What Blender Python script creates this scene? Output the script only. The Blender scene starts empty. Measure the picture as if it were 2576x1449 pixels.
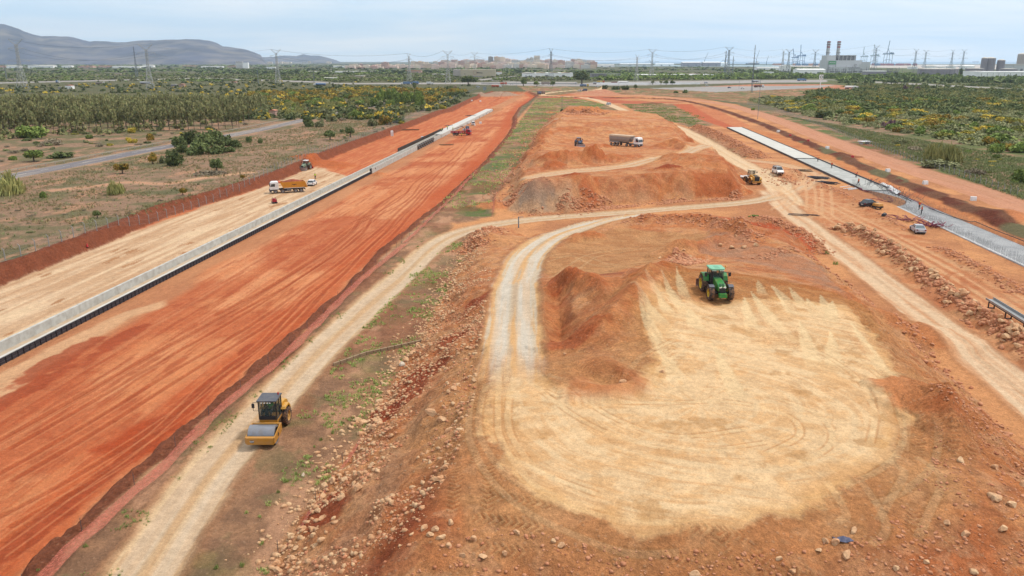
import bpy, bmesh, math, random
import numpy as np
from mathutils import Vector, Matrix
R = math.radians
PI = math.pi
scene = bpy.context.scene
col = scene.collection
random.seed(7)

# ------------------------------------------------------------ camera
CAMH = 30.0
PITCH = math.atan(570.7/2000.0)
PW, PH, PF = 2575.0, 1449.0, 2000.0
cd = bpy.data.cameras.new('camera')
cam = bpy.data.objects.new('camera', cd)
col.objects.link(cam)
cam.location = (0, 0, CAMH)
cam.rotation_euler = (PI/2-PITCH, 0, 0)
cd.sensor_width = 36.0
cd.lens = 36.0*PF/PW
cd.clip_start = 1.0
cd.clip_end = 80000.0
scene.camera = cam

# ------------------------------------------------------------ sky and sun
SUN_EL, SUN_AZ = R(58), R(75)       # azimuth measured from +Y towards +X
w = bpy.data.worlds.new("World")
scene.world = w
w.use_nodes = True
nt = w.node_tree
nt.nodes.clear()
def N(tree, typ, **kw):
    n = tree.nodes.new(typ)
    for k, v in kw.items():
        setattr(n, k, v)
    return n
sky = N(nt, 'ShaderNodeTexSky', sky_type='NISHITA')
sky.sun_disc = False
sky.sun_elevation = SUN_EL
sky.sun_rotation = SUN_AZ
sky.air_density = 1.0; sky.dust_density = 1.0; sky.ozone_density = 1.5
tc = N(nt, 'ShaderNodeTexCoord')
sep = N(nt, 'ShaderNodeSeparateXYZ')
nt.links.new(tc.outputs['Generated'], sep.inputs[0])
# clouds live on a flat layer: direction divided by its height
zc = N(nt, 'ShaderNodeMath', operation='MAXIMUM'); zc.inputs[1].default_value = 0.0
nt.links.new(sep.outputs[2], zc.inputs[0])
za = N(nt, 'ShaderNodeMath', operation='ADD'); za.inputs[1].default_value = 0.10
nt.links.new(zc.outputs[0], za.inputs[0])
dv = N(nt, 'ShaderNodeVectorMath', operation='DIVIDE')
cb = N(nt, 'ShaderNodeCombineXYZ')
for i in range(3):
    nt.links.new(za.outputs[0], cb.inputs[i])
nt.links.new(tc.outputs['Generated'], dv.inputs[0]); nt.links.new(cb.outputs[0], dv.inputs[1])
mp = N(nt, 'ShaderNodeMapping'); mp.inputs['Scale'].default_value = (0.34, 0.62, 0.0); mp.inputs['Location'].default_value = (2.3, 0.9, 0); mp.inputs['Rotation'].default_value = (0, 0, R(12))
nt.links.new(dv.outputs[0], mp.inputs[0])
nz = N(nt, 'ShaderNodeTexNoise'); nz.inputs['Scale'].default_value = 1.0; nz.inputs['Detail'].default_value = 7; nz.inputs['Roughness'].default_value = 0.55; nz.inputs['Distortion'].default_value = 0.4
nt.links.new(mp.outputs[0], nz.inputs[0])
rmp = N(nt, 'ShaderNodeMapRange'); rmp.inputs['From Min'].default_value = 0.40; rmp.inputs['From Max'].default_value = 0.64
nt.links.new(nz.outputs[0], rmp.inputs[0])
skc = N(nt, 'ShaderNodeMix', data_type='RGBA')
skc.inputs[6].default_value = (0.60, 0.78, 0.95, 1); skc.inputs[7].default_value = (0.88, 0.93, 0.98, 1)
nt.links.new(rmp.outputs[0], skc.inputs[0])
bg1 = N(nt, 'ShaderNodeBackground'); bg1.inputs[1].default_value = 0.10
bg2 = N(nt, 'ShaderNodeBackground')
zs = N(nt, 'ShaderNodeMapRange'); zs.inputs['From Min'].default_value = 0.10; zs.inputs['From Max'].default_value = 0.7; zs.inputs['To Min'].default_value = 1.0; zs.inputs['To Max'].default_value = 1.2
nt.links.new(sep.outputs[2], zs.inputs[0]); nt.links.new(zs.outputs[0], bg2.inputs[1])
zw = N(nt, 'ShaderNodeMix', data_type='RGBA'); zw.inputs[7].default_value = (.84, .84, .82, 1)
zf = N(nt, 'ShaderNodeMapRange'); zf.inputs['From Min'].default_value = .2; zf.inputs['From Max'].default_value = .6
nt.links.new(sep.outputs[2], zf.inputs[0]); nt.links.new(zf.outputs[0], zw.inputs[0]); nt.links.new(skc.outputs[2], zw.inputs[6]); nt.links.new(zw.outputs[2], bg2.inputs[0])
nt.links.new(sky.outputs[0], bg1.inputs[0])
mx = N(nt, 'ShaderNodeMixShader'); mx.inputs[0].default_value = 0.88
nt.links.new(bg1.outputs[0], mx.inputs[1]); nt.links.new(bg2.outputs[0], mx.inputs[2])
wo = N(nt, 'ShaderNodeOutputWorld')
nt.links.new(mx.outputs[0], wo.inputs[0])

sl = bpy.data.lights.new('sun', 'SUN')
sl.energy = 2.6
sl.angle = R(6)
sl.color = (1.0, 0.93, 0.82)
so = bpy.data.objects.new('sun', sl)
col.objects.link(so)
sd_ = Vector((math.sin(SUN_AZ)*math.cos(SUN_EL), math.cos(SUN_AZ)*math.cos(SUN_EL), math.sin(SUN_EL)))
so.rotation_euler = sd_.to_track_quat('Z', 'Y').to_euler()

scene.view_settings.view_transform = 'Standard'
scene.view_settings.look = 'None'
scene.view_settings.gamma = 1.0
scene.view_settings.exposure = 0.22
scene.render.engine = 'CYCLES'
try:
    scene.cycles.max_bounces = 5
    scene.cycles.diffuse_bounces = 2
    scene.cycles.glossy_bounces = 2
    scene.cycles.transmission_bounces = 3
    scene.cycles.volume_bounces = 2
    scene.cycles.transparent_max_bounces = 8
    scene.cycles.caustics_reflective = False
    scene.cycles.caustics_refractive = False
except Exception:
    pass

# ------------------------------------------------------------ helpers
_sp, _cp = math.sin(PITCH), math.cos(PITCH)
def gp(x, y, h=0.0):
    """photo point (2575 x 1449 frame) at height h -> world point; only used to survey the site"""
    u = (x-PW/2)/PF; v = (y-PH/2)/PF
    z = (CAMH-h)/(_sp+_cp*v)
    return (u*z, z*(_cp-v*_sp), h)
def gps(pts, h=0.0):
    return [gp(p[0], p[1], p[2] if len(p) > 2 else h)[:2] for p in pts]
def lin(c):
    c = c/255.0
    return c/12.92 if c <= 0.04045 else ((c+0.055)/1.055)**2.4
KAL = 1.55
def S(r, g, b, k=KAL):
    """real base colour of a surface that photographs as this sRGB value"""
    return (lin(r)/k, lin(g)/k, lin(b)/k)

MATS = {}
def mat(name, c, rough=0.7, metal=0.0, var=0.12, scale=1.5, bump=0.0, emit=None, spec=0.4, dirt=None):
    if name in MATS:
        return MATS[name]
    m = bpy.data.materials.new(name); m.use_nodes = True
    t = m.node_tree; b = t.nodes['Principled BSDF']
    b.inputs['Roughness'].default_value = rough
    b.inputs['Metallic'].default_value = metal
    b.inputs['Specular IOR Level'].default_value = spec
    tcn = N(t, 'ShaderNodeTexCoord')
    n1 = N(t, 'ShaderNodeTexNoise'); n1.inputs['Scale'].default_value = scale; n1.inputs['Detail'].default_value = 5; n1.inputs['Roughness'].default_value = 0.65
    t.links.new(tcn.outputs['Object'], n1.inputs[0])
    mr = N(t, 'ShaderNodeMapRange'); mr.inputs['From Min'].default_value = 0.3; mr.inputs['From Max'].default_value = 0.7
    mr.inputs['To Min'].default_value = 1-var; mr.inputs['To Max'].default_value = 1+var
    t.links.new(n1.outputs[0], mr.inputs[0])
    vm = N(t, 'ShaderNodeVectorMath', operation='SCALE'); vm.inputs[0].default_value = c
    t.links.new(mr.outputs[0], vm.inputs['Scale'])
    out = vm.outputs[0]
    if dirt:
        n2 = N(t, 'ShaderNodeTexNoise'); n2.inputs['Scale'].default_value = scale*1.7; n2.inputs['Detail'].default_value = 6
        t.links.new(tcn.outputs['Object'], n2.inputs[0])
        m2 = N(t, 'ShaderNodeMapRange'); m2.inputs['From Min'].default_value = 0.42; m2.inputs['From Max'].default_value = 0.68; m2.inputs['To Max'].default_value = dirt[1]
        t.links.new(n2.outputs[0], m2.inputs[0])
        mm = N(t, 'ShaderNodeMix', data_type='RGBA')
        t.links.new(m2.outputs[0], mm.inputs[0]); t.links.new(out, mm.inputs[6]); mm.inputs[7].default_value = (*dirt[0], 1)
        out = mm.outputs[2]
    t.links.new(out, b.inputs['Base Color'])
    if bump:
        bp = N(t, 'ShaderNodeBump'); bp.inputs['Strength'].default_value = bump; bp.inputs['Distance'].default_value = 0.05
        t.links.new(n1.outputs[0], bp.inputs['Height']); t.links.new(bp.outputs[0], b.inputs['Normal'])
    if emit:
        b.inputs['Emission Color'].default_value = (*c, 1); b.inputs['Emission Strength'].default_value = emit
    MATS[name] = m
    return m

def tag(o, label=None, cat=None, group=None, kind=None):
    if label: o['label'] = label
    if cat: o['category'] = cat
    if group: o['group'] = group
    if kind: o['kind'] = kind
    return o
def empty(name, loc, rz=0.0, label=None, cat=None, group=None):
    o = bpy.data.objects.new(name, None); o.empty_display_size = 0.5
    o.location = loc; o.rotation_euler = (0, 0, rz); col.objects.link(o)
    return tag(o, label, cat, group)
def mesh_obj(name, V, F, m, parent=None, smooth=False):
    me = bpy.data.meshes.new(name)
    me.from_pydata([tuple(v) for v in V], [], F); me.update()
    if m is not None: me.materials.append(m)
    if smooth: me.polygons.foreach_set('use_smooth', [True]*len(me.polygons))
    o = bpy.data.objects.new(name, me); col.objects.link(o)
    if parent: o.parent = parent
    return o
def fast_mesh(name, V, F, m, parent=None, smooth=False):
    """V (n,3) array, F (m,k) int array of equal sized faces"""
    V = np.asarray(V, dtype=np.float32); F = np.asarray(F, dtype=np.int32)
    me = bpy.data.meshes.new(name); k = F.shape[1]
    me.vertices.add(len(V)); me.vertices.foreach_set('co', V.ravel())
    me.loops.add(F.size); me.loops.foreach_set('vertex_index', F.ravel())
    me.polygons.add(len(F)); me.polygons.foreach_set('loop_start', np.arange(0, F.size, k, dtype=np.int32))
    me.polygons.foreach_set('loop_total', np.full(len(F), k, dtype=np.int32))
    if smooth: me.polygons.foreach_set('use_smooth', np.ones(len(F), dtype=bool))
    me.update(calc_edges=True); me.validate()
    if m is not None: me.materials.append(m)
    o = bpy.data.objects.new(name, me); col.objects.link(o)
    if parent: o.parent = parent
    return o
def copy_tree(o, parent=None):
    c = o.copy(); col.objects.link(c)
    if parent: c.parent = parent
    for ch in list(o.children): copy_tree(ch, c)
    return c

class MB:
    """collects shapes into ONE mesh"""
    def __init__(s): s.v = []; s.f = []
    def add(s, V, F, M=None):
        n = len(s.v)
        for p in V:
            p = Vector(p)
            s.v.append(M @ p if M is not None else p)
        for q in F: s.f.append([n+i for i in q])
        return s
    def box(s, c, d, rz=0.0, rx=0.0, ry=0.0, top=(1, 1), sh=(0, 0)):
        """c centre, d full size, top = scale of the upper face, sh = its shift"""
        V = []
        for z in (-1, 1):
            for x, y in ((-1, -1), (1, -1), (1, 1), (-1, 1)):
                a, b = (top if z > 0 else (1, 1)); e, g = (sh if z > 0 else (0, 0))
                V.append((x*d[0]/2*a+e, y*d[1]/2*b+g, z*d[2]/2))
        M = Matrix.Translation(c) @ Matrix.Rotation(rz, 4, 'Z') @ Matrix.Rotation(ry, 4, 'Y') @ Matrix.Rotation(rx, 4, 'X')
        return s.add(V, [(3, 2, 1, 0), (4, 5, 6, 7), (0, 1, 5, 4), (1, 2, 6, 5), (2, 3, 7, 6), (3, 0, 4, 7)], M)
    def hexa(s, P):
        return s.add(P, [(3, 2, 1, 0), (4, 5, 6, 7), (0, 1, 5, 4), (1, 2, 6, 5), (2, 3, 7, 6), (3, 0, 4, 7)])
    def prism(s, poly, a, b, axis='x', inset=0.0):
        """poly in the plane across axis ('x': (y,z), 'y': (x,z), 'z': (x,y)), from a to b; inset narrows both end faces"""
        n = len(poly); cx = sum(p[0] for p in poly)/n; cy = sum(p[1] for p in poly)/n
        def P(p, t):
            return {'x': (t, p[0], p[1]), 'y': (p[0], t, p[1]), 'z': (p[0], p[1], t)}[axis]
        V = []; F = []
        if inset > 0:
            d = b-a; k = [(cx+(p[0]-cx)*(1-inset), cy+(p[1]-cy)*(1-inset)) for p in poly]
            e = min(abs(d)*0.2, 0.08)*(1 if d > 0 else -1)
            rings = [(k, a), (poly, a+e), (poly, b-e), (k, b)]
        else:
            rings = [(poly, a), (poly, b)]
        for rg, t in rings: V += [P(p, t) for p in rg]
        for r in range(len(rings)-1):
            for i in range(n):
                j = (i+1) % n
                F.append((r*n+i, r*n+j, (r+1)*n+j, (r+1)*n+i))
        F.append(tuple(range(n))[::-1]); F.append(tuple((len(rings)-1)*n+i for i in range(n)))
        return s.add(V, F)
    def cyl(s, p0, p1, r0, r1=None, n=12, caps=True):
        r1 = r0 if r1 is None else r1
        p0 = Vector(p0); p1 = Vector(p1); d = p1-p0
        if d.length < 1e-6: return s
        q = d.to_track_quat('Z', 'Y').to_matrix()
        V = []
        for P, r in ((p0, r0), (p1, r1)):
            for i in range(n):
                a = 2*PI*i/n
                V.append(P+q @ Vector((math.cos(a)*r, math.sin(a)*r, 0)))
        F = [(i, (i+1) % n, n+(i+1) % n, n+i) for i in range(n)]
        if caps: F += [tuple(range(n))[::-1], tuple(range(n, 2*n))]
        return s.add(V, F)
    def bar(s, p0, p1, r): return s.cyl(p0, p1, r, r, 4, False)
    def tube(s, P, r, n=6):
        for a, b in zip(P[:-1], P[1:]): s.cyl(a, b, r, r, n)
        return s
    def lathe(s, prof, c, axis='x', n=24):
        """prof: (radius, offset) pairs about the axis through c"""
        V = []; F = []; m = len(prof)
        for i in range(n):
            a = 2*PI*i/n; ca, sa = math.cos(a), math.sin(a)
            for r, t in prof:
                V.append({'x': (c[0]+t, c[1]+r*ca, c[2]+r*sa), 'y': (c[0]+r*ca, c[1]+t, c[2]+r*sa), 'z': (c[0]+r*ca, c[1]+r*sa, c[2]+t)}[axis])
        for i in range(n):
            j = (i+1) % n
            for k in range(m-1): F.append((i*m+k, j*m+k, j*m+k+1, i*m+k+1))
        return s.add(V, F)
    def ball(s, c, r, n=8, m=6):
        r = r if isinstance(r, (tuple, list)) else (r, r, r)
        V = [(c[0], c[1], c[2]-r[2])]; F = []
        for j in range(1, m):
            t = -PI/2+PI*j/m
            for i in range(n):
                a = 2*PI*i/n
                V.append((c[0]+r[0]*math.cos(t)*math.cos(a), c[1]+r[1]*math.cos(t)*math.sin(a), c[2]+r[2]*math.sin(t)))
        V.append((c[0], c[1], c[2]+r[2]))
        for i in range(n): F.append((0, 1+(i+1) % n, 1+i))
        for j in range(m-2):
            for i in range(n):
                a = 1+j*n+i; b = 1+j*n+(i+1) % n
                F.append((a, b, b+n, a+n))
        k = 1+(m-2)*n
        for i in range(n): F.append((k+i, k+(i+1) % n, len(V)-1))
        return s.add(V, F)
    def build(s, name, m, parent=None, smooth=False, bevel=0.0):
        o = mesh_obj(name, s.v, s.f, m, parent, smooth)
        if bevel:
            b = o.modifiers.new('bevel', 'BEVEL'); b.width = bevel; b.segments = 2; b.limit_method = 'ANGLE'
        return o

# ------------------------------------------------------------ noise on arrays
_NT = {}
def vnoise(x, y, seed=0):
    if seed not in _NT: _NT[seed] = np.random.RandomState(seed).rand(256, 256).astype(np.float32)
    T = _NT[seed]
    xi = np.floor(x); yi = np.floor(y)
    fx = (x-xi).astype(np.float32); fy = (y-yi).astype(np.float32)
    fx = fx*fx*(3-2*fx); fy = fy*fy*(3-2*fy)
    xi = xi.astype(np.int64) & 255; yi = yi.astype(np.int64) & 255
    x1 = (xi+1) & 255; y1 = (yi+1) & 255
    return (T[xi, yi]*(1-fx)+T[x1, yi]*fx)*(1-fy)+(T[xi, y1]*(1-fx)+T[x1, y1]*fx)*fy
def fbm(x, y, s, o=4, seed=0, g=0.5):
    r = 0; a = 1.0; t = 0
    for i in range(o):
        r = r+a*vnoise(x/s+17.3*i, y/s-9.1*i, seed+i); t += a; a *= g; s = s/2.03
    return r/t
def sstep(x, a, b):
    t = np.clip((x-a)/(np.asarray(b)-a), 0, 1); return t*t*(3-2*t)
def sdist(poly, x, y):
    """signed distance to a closed polygon, positive inside"""
    P = np.array(poly, dtype=np.float64); d = np.full(x.shape, 1e18); ins = np.zeros(x.shape, bool)
    n = len(P)
    for i in range(n):
        ax, ay = P[i]; bx, by = P[(i+1) % n]; ex, ey = bx-ax, by-ay
        L = ex*ex+ey*ey+1e-12
        t = np.clip(((x-ax)*ex+(y-ay)*ey)/L, 0, 1)
        d = np.minimum(d, (x-ax-t*ex)**2+(y-ay-t*ey)**2)
        if ey != 0:
            c = ((ay > y) != (by > y)) & (x < (bx-ax)*(y-ay)/ey+ax)
            ins ^= c
    d = np.sqrt(d)
    return np.where(ins, d, -d)
def pdist(line, x, y):
    """distance to a polyline, signed side offset, arc length and its parameter"""
    P = np.array(line, dtype=np.float64); best = np.full(x.shape, 1e18); side = np.zeros(x.shape); arc = np.zeros(x.shape); s0 = 0
    for i in range(len(P)-1):
        ax, ay = P[i]; ex, ey = P[i+1]-P[i]; L2 = ex*ex+ey*ey+1e-12; L = math.sqrt(L2)
        t0 = ((x-ax)*ex+(y-ay)*ey)/L2; t = np.clip(t0, 0, 1)
        dx = x-ax-t*ex; dy = y-ay-t*ey; d = dx*dx+dy*dy
        if i == 0: out = (t0 < 0) & (dx*dx+dy*dy < 60)
        if i == len(P)-2: out = out | ((t0 > 1) & (dx*dx+dy*dy < 60))
        m = d < best
        best = np.where(m, d, best); side = np.where(m, np.sign(ex*dy-ey*dx), side); arc = np.where(m, s0+t*L, arc); s0 += L
    best = np.sqrt(best)+np.where(out, 30., 0)
    return best, best*np.where(side == 0, 1, side), arc, s0
def smoothline(P, k=4):
    """Catmull-Rom through the points"""
    P = [np.array(p, float) for p in P]; Q = [P[0]]+P+[P[-1]]; out = []
    for i in range(len(P)-1):
        a, b, c, d = Q[i:i+4]
        for j in range(k):
            t = j/k
            out.append(tuple(0.5*((2*b)+(-a+c)*t+(2*a-5*b+4*c-d)*t*t+(-a+3*b-3*c+d)*t**3)))
    out.append(tuple(P[-1])); return out
# ------------------------------------------------------------ the site, surveyed
RD = np.array([0.0925, 0.9957])              # direction of the runway trench
RN = np.array([0.9957, -0.0925])             # across it, to the right
CH0 = np.array(gp(0, 921, -3.2)[:2]); CH1 = np.array(gp(935, 437, -3.2)[:2]); CHE = np.array(gp(1222, 280, -3.2)[:2])
RD = (CH1-CH0)/np.linalg.norm(CH1-CH0); RN = np.array([RD[1], -RD[0]])
CHB = CH0-RD*60

def chan(x, y):
    """s along the channel, t to the right of its outer face"""
    return (x-CH0[0])*RD[0]+(y-CH0[1])*RD[1], (x-CH0[0])*RN[0]+(y-CH0[1])*RN[1]
CH_LEN = float(np.dot(CHE-CH0, RD))

# colours of the soils (as photographed, turned into base colours)
C_TAN = S(228, 194, 160); C_TAN2 = S(202, 158, 120); C_RED = S(192, 100, 62); C_OR = S(216, 136, 90); C_ORL = S(226, 154, 108)
C_DRED = S(168, 74, 42); C_BANK = S(150, 88, 62); C_BANKD = S(150, 92, 68)
C_DRY = S(166, 134, 110); C_DRY2 = S(176, 142, 112); C_OLIVE = S(126, 118, 86); C_GREEN = S(106, 120, 68); C_PINK = S(200, 152, 122)
C_ROAD = S(220, 188, 150); C_RUT = S(210, 190, 166); C_YARD = S(236, 199, 154); C_YARD2 = S(229, 184, 134); C_YARD3 = S(210, 156, 102)
C_SLOPE = S(226, 161, 110); C_SLOPE2 = S(216, 138, 88); C_SRED = S(196, 106, 66); C_GREY = S(176, 152, 132); C_EARTH = S(196, 134, 94)
C_ASPH = S(132, 128, 134); C_PALE = S(232, 198, 160); C_MOUND = S(200, 110, 64); C_GRASSD = S(98, 100, 68)

P_TRENCH = gps([(-700, 1100), (-300, 845), (-100, 716), (0, 672), (200, 600), (400, 520), (560, 476), (640, 452), (720, 424), (770, 402), (830, 378), (950, 336), (1050, 300), (1100, 280), (1130, 274), (1155, 262), (1190, 246), (1240, 229), (1330, 229), (1352, 240), (1310, 268), (1296, 290), (1296, 312), (1280, 340), (1225, 405), (1115, 505), (970, 620), (870, 725), (715, 860), (575, 987), (430, 1105), (265, 1255), (150, 1360), (70, 1449), (-100, 1640), (-900, 2300)])
P_TANP = gps([(-700, 1120), (-100, 737), (0, 697), (170, 640), (330, 580), (500, 520), (640, 475), (700, 450), (760, 428), (800, 418), (870, 440), (900, 455), (700, 560), (400, 720), (0, 930), (-600, 1300)], -1.5)
P_TOE1 = gps([(400, 1900), (560, 1640), (690, 1440), (770, 1310), (850, 1180), (905, 1090), (960, 1000), (1050, 862), (1125, 735), (1168, 650), (1215, 585), (1290, 574), (1330, 600), (1385, 585), (1450, 562), (1560, 548), (1700, 545), (1770, 540), (1900, 580), (2030, 618), (2050, 645), (2122, 714), (2215, 780), (2308, 856), (2400, 946), (2520, 1070), (2740, 1260), (3240, 1730), (3600, 2600), (400, 2600)])
TOP1 = [(1290, 950, 6.2), (1240, 1080, 6.3), (1400, 1280, 6.3), (1800, 1330, 6.2), (2200, 1200, 6.3), (2300, 1100, 6.4), (2250, 900, 6.2), (2150, 760, 5.9), (1900, 850, 6.3), (1600, 1100, 6.3), (1900, 1100, 6.3), (1800, 770, 6.3), (1820, 715, 6.6), (1950, 720, 6.2), (1700, 678, 6.4),
        (1100, 1380, 6.0), (1400, 1400, 5.7), (1800, 1420, 5.4), (2200, 1400, 5.4), (2500, 1449, 4.8), (1400, 1600, 3.2), (2000, 1650, 3.0), (2450, 1250, 6.2), (2480, 1150, 6.0), (900, 1500, 4.5),
        (1640, 688, 7.2), (1600, 745, 7.9), (1560, 800, 7.6), (1530, 850, 7.0), (1470, 740, 6.6), (1425, 710, 5.9), (1408, 800, 5.2), (1415, 870, 5.3), (1500, 905, 7.2), (1560, 960, 6.7), (1450, 950, 6.5), (1390, 700, 4.6), (1380, 900, 5.6),
        (1300, 900, 5.7), (1290, 800, 4.6), (1302, 700, 3.2), (1325, 640, 2.0), (1380, 598, .8), (1480, 565, .3), (1195, 740, 4.3), (1205, 860, 6.0), (1180, 1000, 6.7), (1230, 640, 2.2), (1240, 700, 3.4), (1170, 1100, 6.8), (1130, 1200, 6.7),
        (1450, 605, 1.3), (1500, 598, 1.0), (1480, 582, .5), (1600, 600, .9), (1690, 590, 1.1), (1560, 640, 1.6), (1480, 650, 2.6), (1650, 640, 2.2), (1500, 690, 3.6), (1600, 680, 4.2), (1650, 562, 1.0), (1800, 566, 1.6), (1860, 580, 3.0), (1890, 610, 3.6), (1850, 620, 3.4), (1770, 610, 2.0), (1720, 640, 3.8), (1690, 652, 3.6), (1760, 655, 3.2), (1900, 655, 3.6), (2000, 650, 3.4), (2050, 690, 4.4), (1850, 664, 4.6), (1750, 665, 4.8), (2080, 740, 5.6),
        (1560, 562, .9), (1400, 640, 2.1), (1380, 660, 2.6)]
P_TOE2 = gps([(1240, 520), (1246, 494), (1290, 425), (1322, 378), (1352, 330), (1378, 300), (1402, 287), (1470, 290), (1560, 300), (1620, 300), (1690, 312), (1725, 335), (1760, 372), (1800, 382), (1840, 405), (1862, 430), (1880, 455), (1905, 490), (1860, 503), (1700, 508), (1550, 520), (1430, 538), (1290, 540)])
TOP2 = [(1290, 490, 3.6), (1330, 472, 4.6), (1400, 466, 5.0), (1500, 458, 5.0), (1600, 452, 5.1), (1700, 446, 5.2), (1800, 448, 5.0), (1850, 470, 4.0), (1300, 440, 3.6), (1400, 440, 3.8), (1500, 430, 3.7), (1600, 418, 3.6), (1690, 395, 3.0), (1640, 400, 4.0), (1700, 405, 5.0), (1800, 412, 4.6), (1740, 425, 5.4),
        (1330, 410, 4.6), (1360, 402, 4.8), (1430, 400, 4.4), (1500, 396, 4.2), (1560, 392, 4.0), (1630, 388, 3.8), (1400, 378, 3.4), (1500, 376, 2.8), (1600, 372, 2.6), (1700, 378, 2.8), (1380, 360, 3.0), (1460, 358, 2.4), (1560, 352, 2.4), (1680, 356, 2.6), (1725, 372, 3.6), (1620, 366, 2.6), (1760, 396, 4.6),
        (1400, 305, 6.6), (1450, 303, 6.8), (1550, 304, 6.6), (1640, 308, 6.0), (1700, 318, 4.6), (1720, 345, 2.8), (1380, 325, 5.6), (1360, 350, 4.6), (1400, 292, 6.0), (1520, 296, 5.6), (1600, 299, 5.0), (1340, 380, 4.8)]
def ctrl(L):
    A = np.array([gp(*p) for p in L]); return A[:, :2], A[:, 2]
def rbf_fit(L):
    P, h = ctrl(L); D = np.sqrt(((P[:, None]-P[None])**2).sum(-1)); n = len(P)
    M = np.zeros((n+1, n+1)); M[:n, :n] = D-np.eye(n)*0.15; M[:n, n] = 1; M[n, :n] = 1
    return P, np.linalg.solve(M, np.append(h, 0))
def rbf_eval(fit, x, y):
    P, wt = fit; r = np.full(x.shape, wt[-1])
    for (a, b), k in zip(P, wt[:-1]): r = r+k*np.sqrt((x-a)**2+(y-b)**2)
    return r
FIT1 = rbf_fit(TOP1); FIT2 = rbf_fit(TOP2)

# roads as centre lines (photo survey -> world), half width in metres
def rl(pts, k=4): return smoothline(gps(pts), k)
ROAD1 = rl([(200, 1640), (352, 1449), (535, 1180), (690, 1005), (845, 845), (1005, 700), (1100, 612), (1200, 573), (1350, 551), (1600, 532), (1880, 510), (1960, 492)])
ROAD2 = rl([(1640, 540), (1500, 560, .3), (1400, 588, .9), (1335, 635, 1.9), (1303, 700, 3.2), (1293, 800, 4.6), (1285, 930, 6.0), (1280, 990, 6.2)])
ROAD3 = rl([(1930, 480), (1985, 530), (2090, 612), (2240, 725), (2400, 850), (2575, 990), (2800, 1180)])
ROAD4 = rl([(1990, 520), (1955, 470), (1920, 440), (1860, 408), (1790, 366), (1740, 338), (1690, 316), (1610, 296), (1560, 274), (1500, 252), (1440, 244), (1380, 241), (1362, 238), (1385, 233), (1440, 228), (1500, 226), (1520, 218), (1500, 212)])
ROAD4B = rl([(2010, 480), (2040, 455), (2030, 430), (1960, 412), (1900, 405), (1850, 400)])
ROAD4C = rl([(1960, 500), (2010, 470), (2100, 430), (2060, 400)])
ROAD5 = rl([(1480, 236), (1600, 240), (1720, 250), (1830, 264), (1950, 300), (2100, 358), (2300, 428), (2450, 478), (2600, 535), (2750, 590)])
ROADP = rl([(1300, 452, 3.7), (1420, 432, 3.9), (1560, 420, 3.7), (1690, 398, 3.0), (1800, 375, .5)])
ROADT = rl([(1350, 300, 5.), (1480, 300, 6.4), (1560, 302, 6.4), (1660, 300, 5)])
PATHL = rl([(120, 480), (240, 468), (320, 458), (420, 462), (520, 446), (640, 432)])
ASPH = rl([(-500, 545), (-100, 470), (60, 437), (200, 411), (400, 372), (580, 340), (700, 316), (820, 290), (880, 278), (935, 268), (1000, 255)])
XPATH = [rl([(1330, 268), (1420, 267), (1510, 262), (1545, 262)]), rl([(1310, 281), (1450, 280), (1540, 278)]), rl([(1560, 262), (1640, 262), (1700, 262)])]
BERM5 = rl([(1340, 243), (1480, 247), (1560, 247), (1680, 250), (1760, 262), (1830, 282), (1900, 306), (1960, 330), (2060, 372), (2200, 430), (2350, 490), (2480, 545), (2600, 595), (2800, 680)])
# heaps: (photo x, y, base height, radius, height, colour)
HEAPS = [(1345, 470, 4.6, 5, .9, C_GREY), (1380, 400, 5, 4.5, 1.8, C_MOUND), (1430, 404, 4.6, 4.2, 2.2, C_OR), (1468, 402, 4.5, 4, 1.8, C_SLOPE2), (1497, 404, 4.2, 3.8, 2.8, C_MOUND), (1395, 422, 3.9, 4, 1.5, C_MOUND), (1540, 392, 5, 4, 1.2, C_SLOPE2), (1445, 452, 4.6, 4, 1.4, C_DRED), (1480, 462, 4.8, 3, .8, C_SRED), (1680, 430, 4.6, 4, 1.2, C_DRED), (1740, 420, 4.6, 6, 1.4, C_SLOPE2), (1800, 426, 4.6, 5, 1.2, C_SLOPE2),
         (1522, 372, 2.5, 3.8, 1.5, C_MOUND), (1500, 374, 2.5, 3, .8, C_OR), (1450, 376, 2.8, 4, .8, C_OR), (1420, 372, 2.9, 4, .7, C_OR), (1700, 366, 2.8, 5, 1.4, C_SLOPE2), (1244, 242, -1, 26, 4.6, C_GREY), (1275, 240, -1, 16, 3.6, C_GREY), (1452, 291, 4, 9, 3.0, C_SLOPE2), (1490, 292, 3.8, 9, 2.6, C_SLOPE2), (1405, 292, 6.2, 5, 2.0, C_SLOPE), (1538, 298, 4, 6, 1.6, C_SLOPE),
         (1245, 522, 0, 6, 1.4, C_OR), (1238, 600, 1.5, 5, 1.2, C_SLOPE), (790, 408, -1.5, 10, 1.0, C_MOUND), (835, 415, -1.5, 9, .8, C_MOUND), (952, 445, -3, 3, 1.1, C_OR),
         (1480, 596, 1.0, 4, .9, C_SLOPE2), (1420, 722, 5.6, 3, 1.0, C_SRED), (1500, 730, 6.2, 4, 1.0, C_SLOPE2), (1690, 635, 3.2, 5, 1.2, C_SLOPE), (1850, 588, 2.2, 5, 1.2, C_SLOPE2), (1640, 262, 0, 10, 1.6, C_BANK), (1385, 284, 0, 5, 1, C_OR), (2370, 1010, 6.2, 5, 1.3, C_SLOPE2), (2330, 800, 2.5, 6, 1.6, C_SLOPE2), (2120, 395, 0, 8, 1.2, C_BANK), (2520, 545, 0, 8, 1.6, C_OR), (1440, 850, 6.2, 3.5, .8, C_SRED)]
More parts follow.
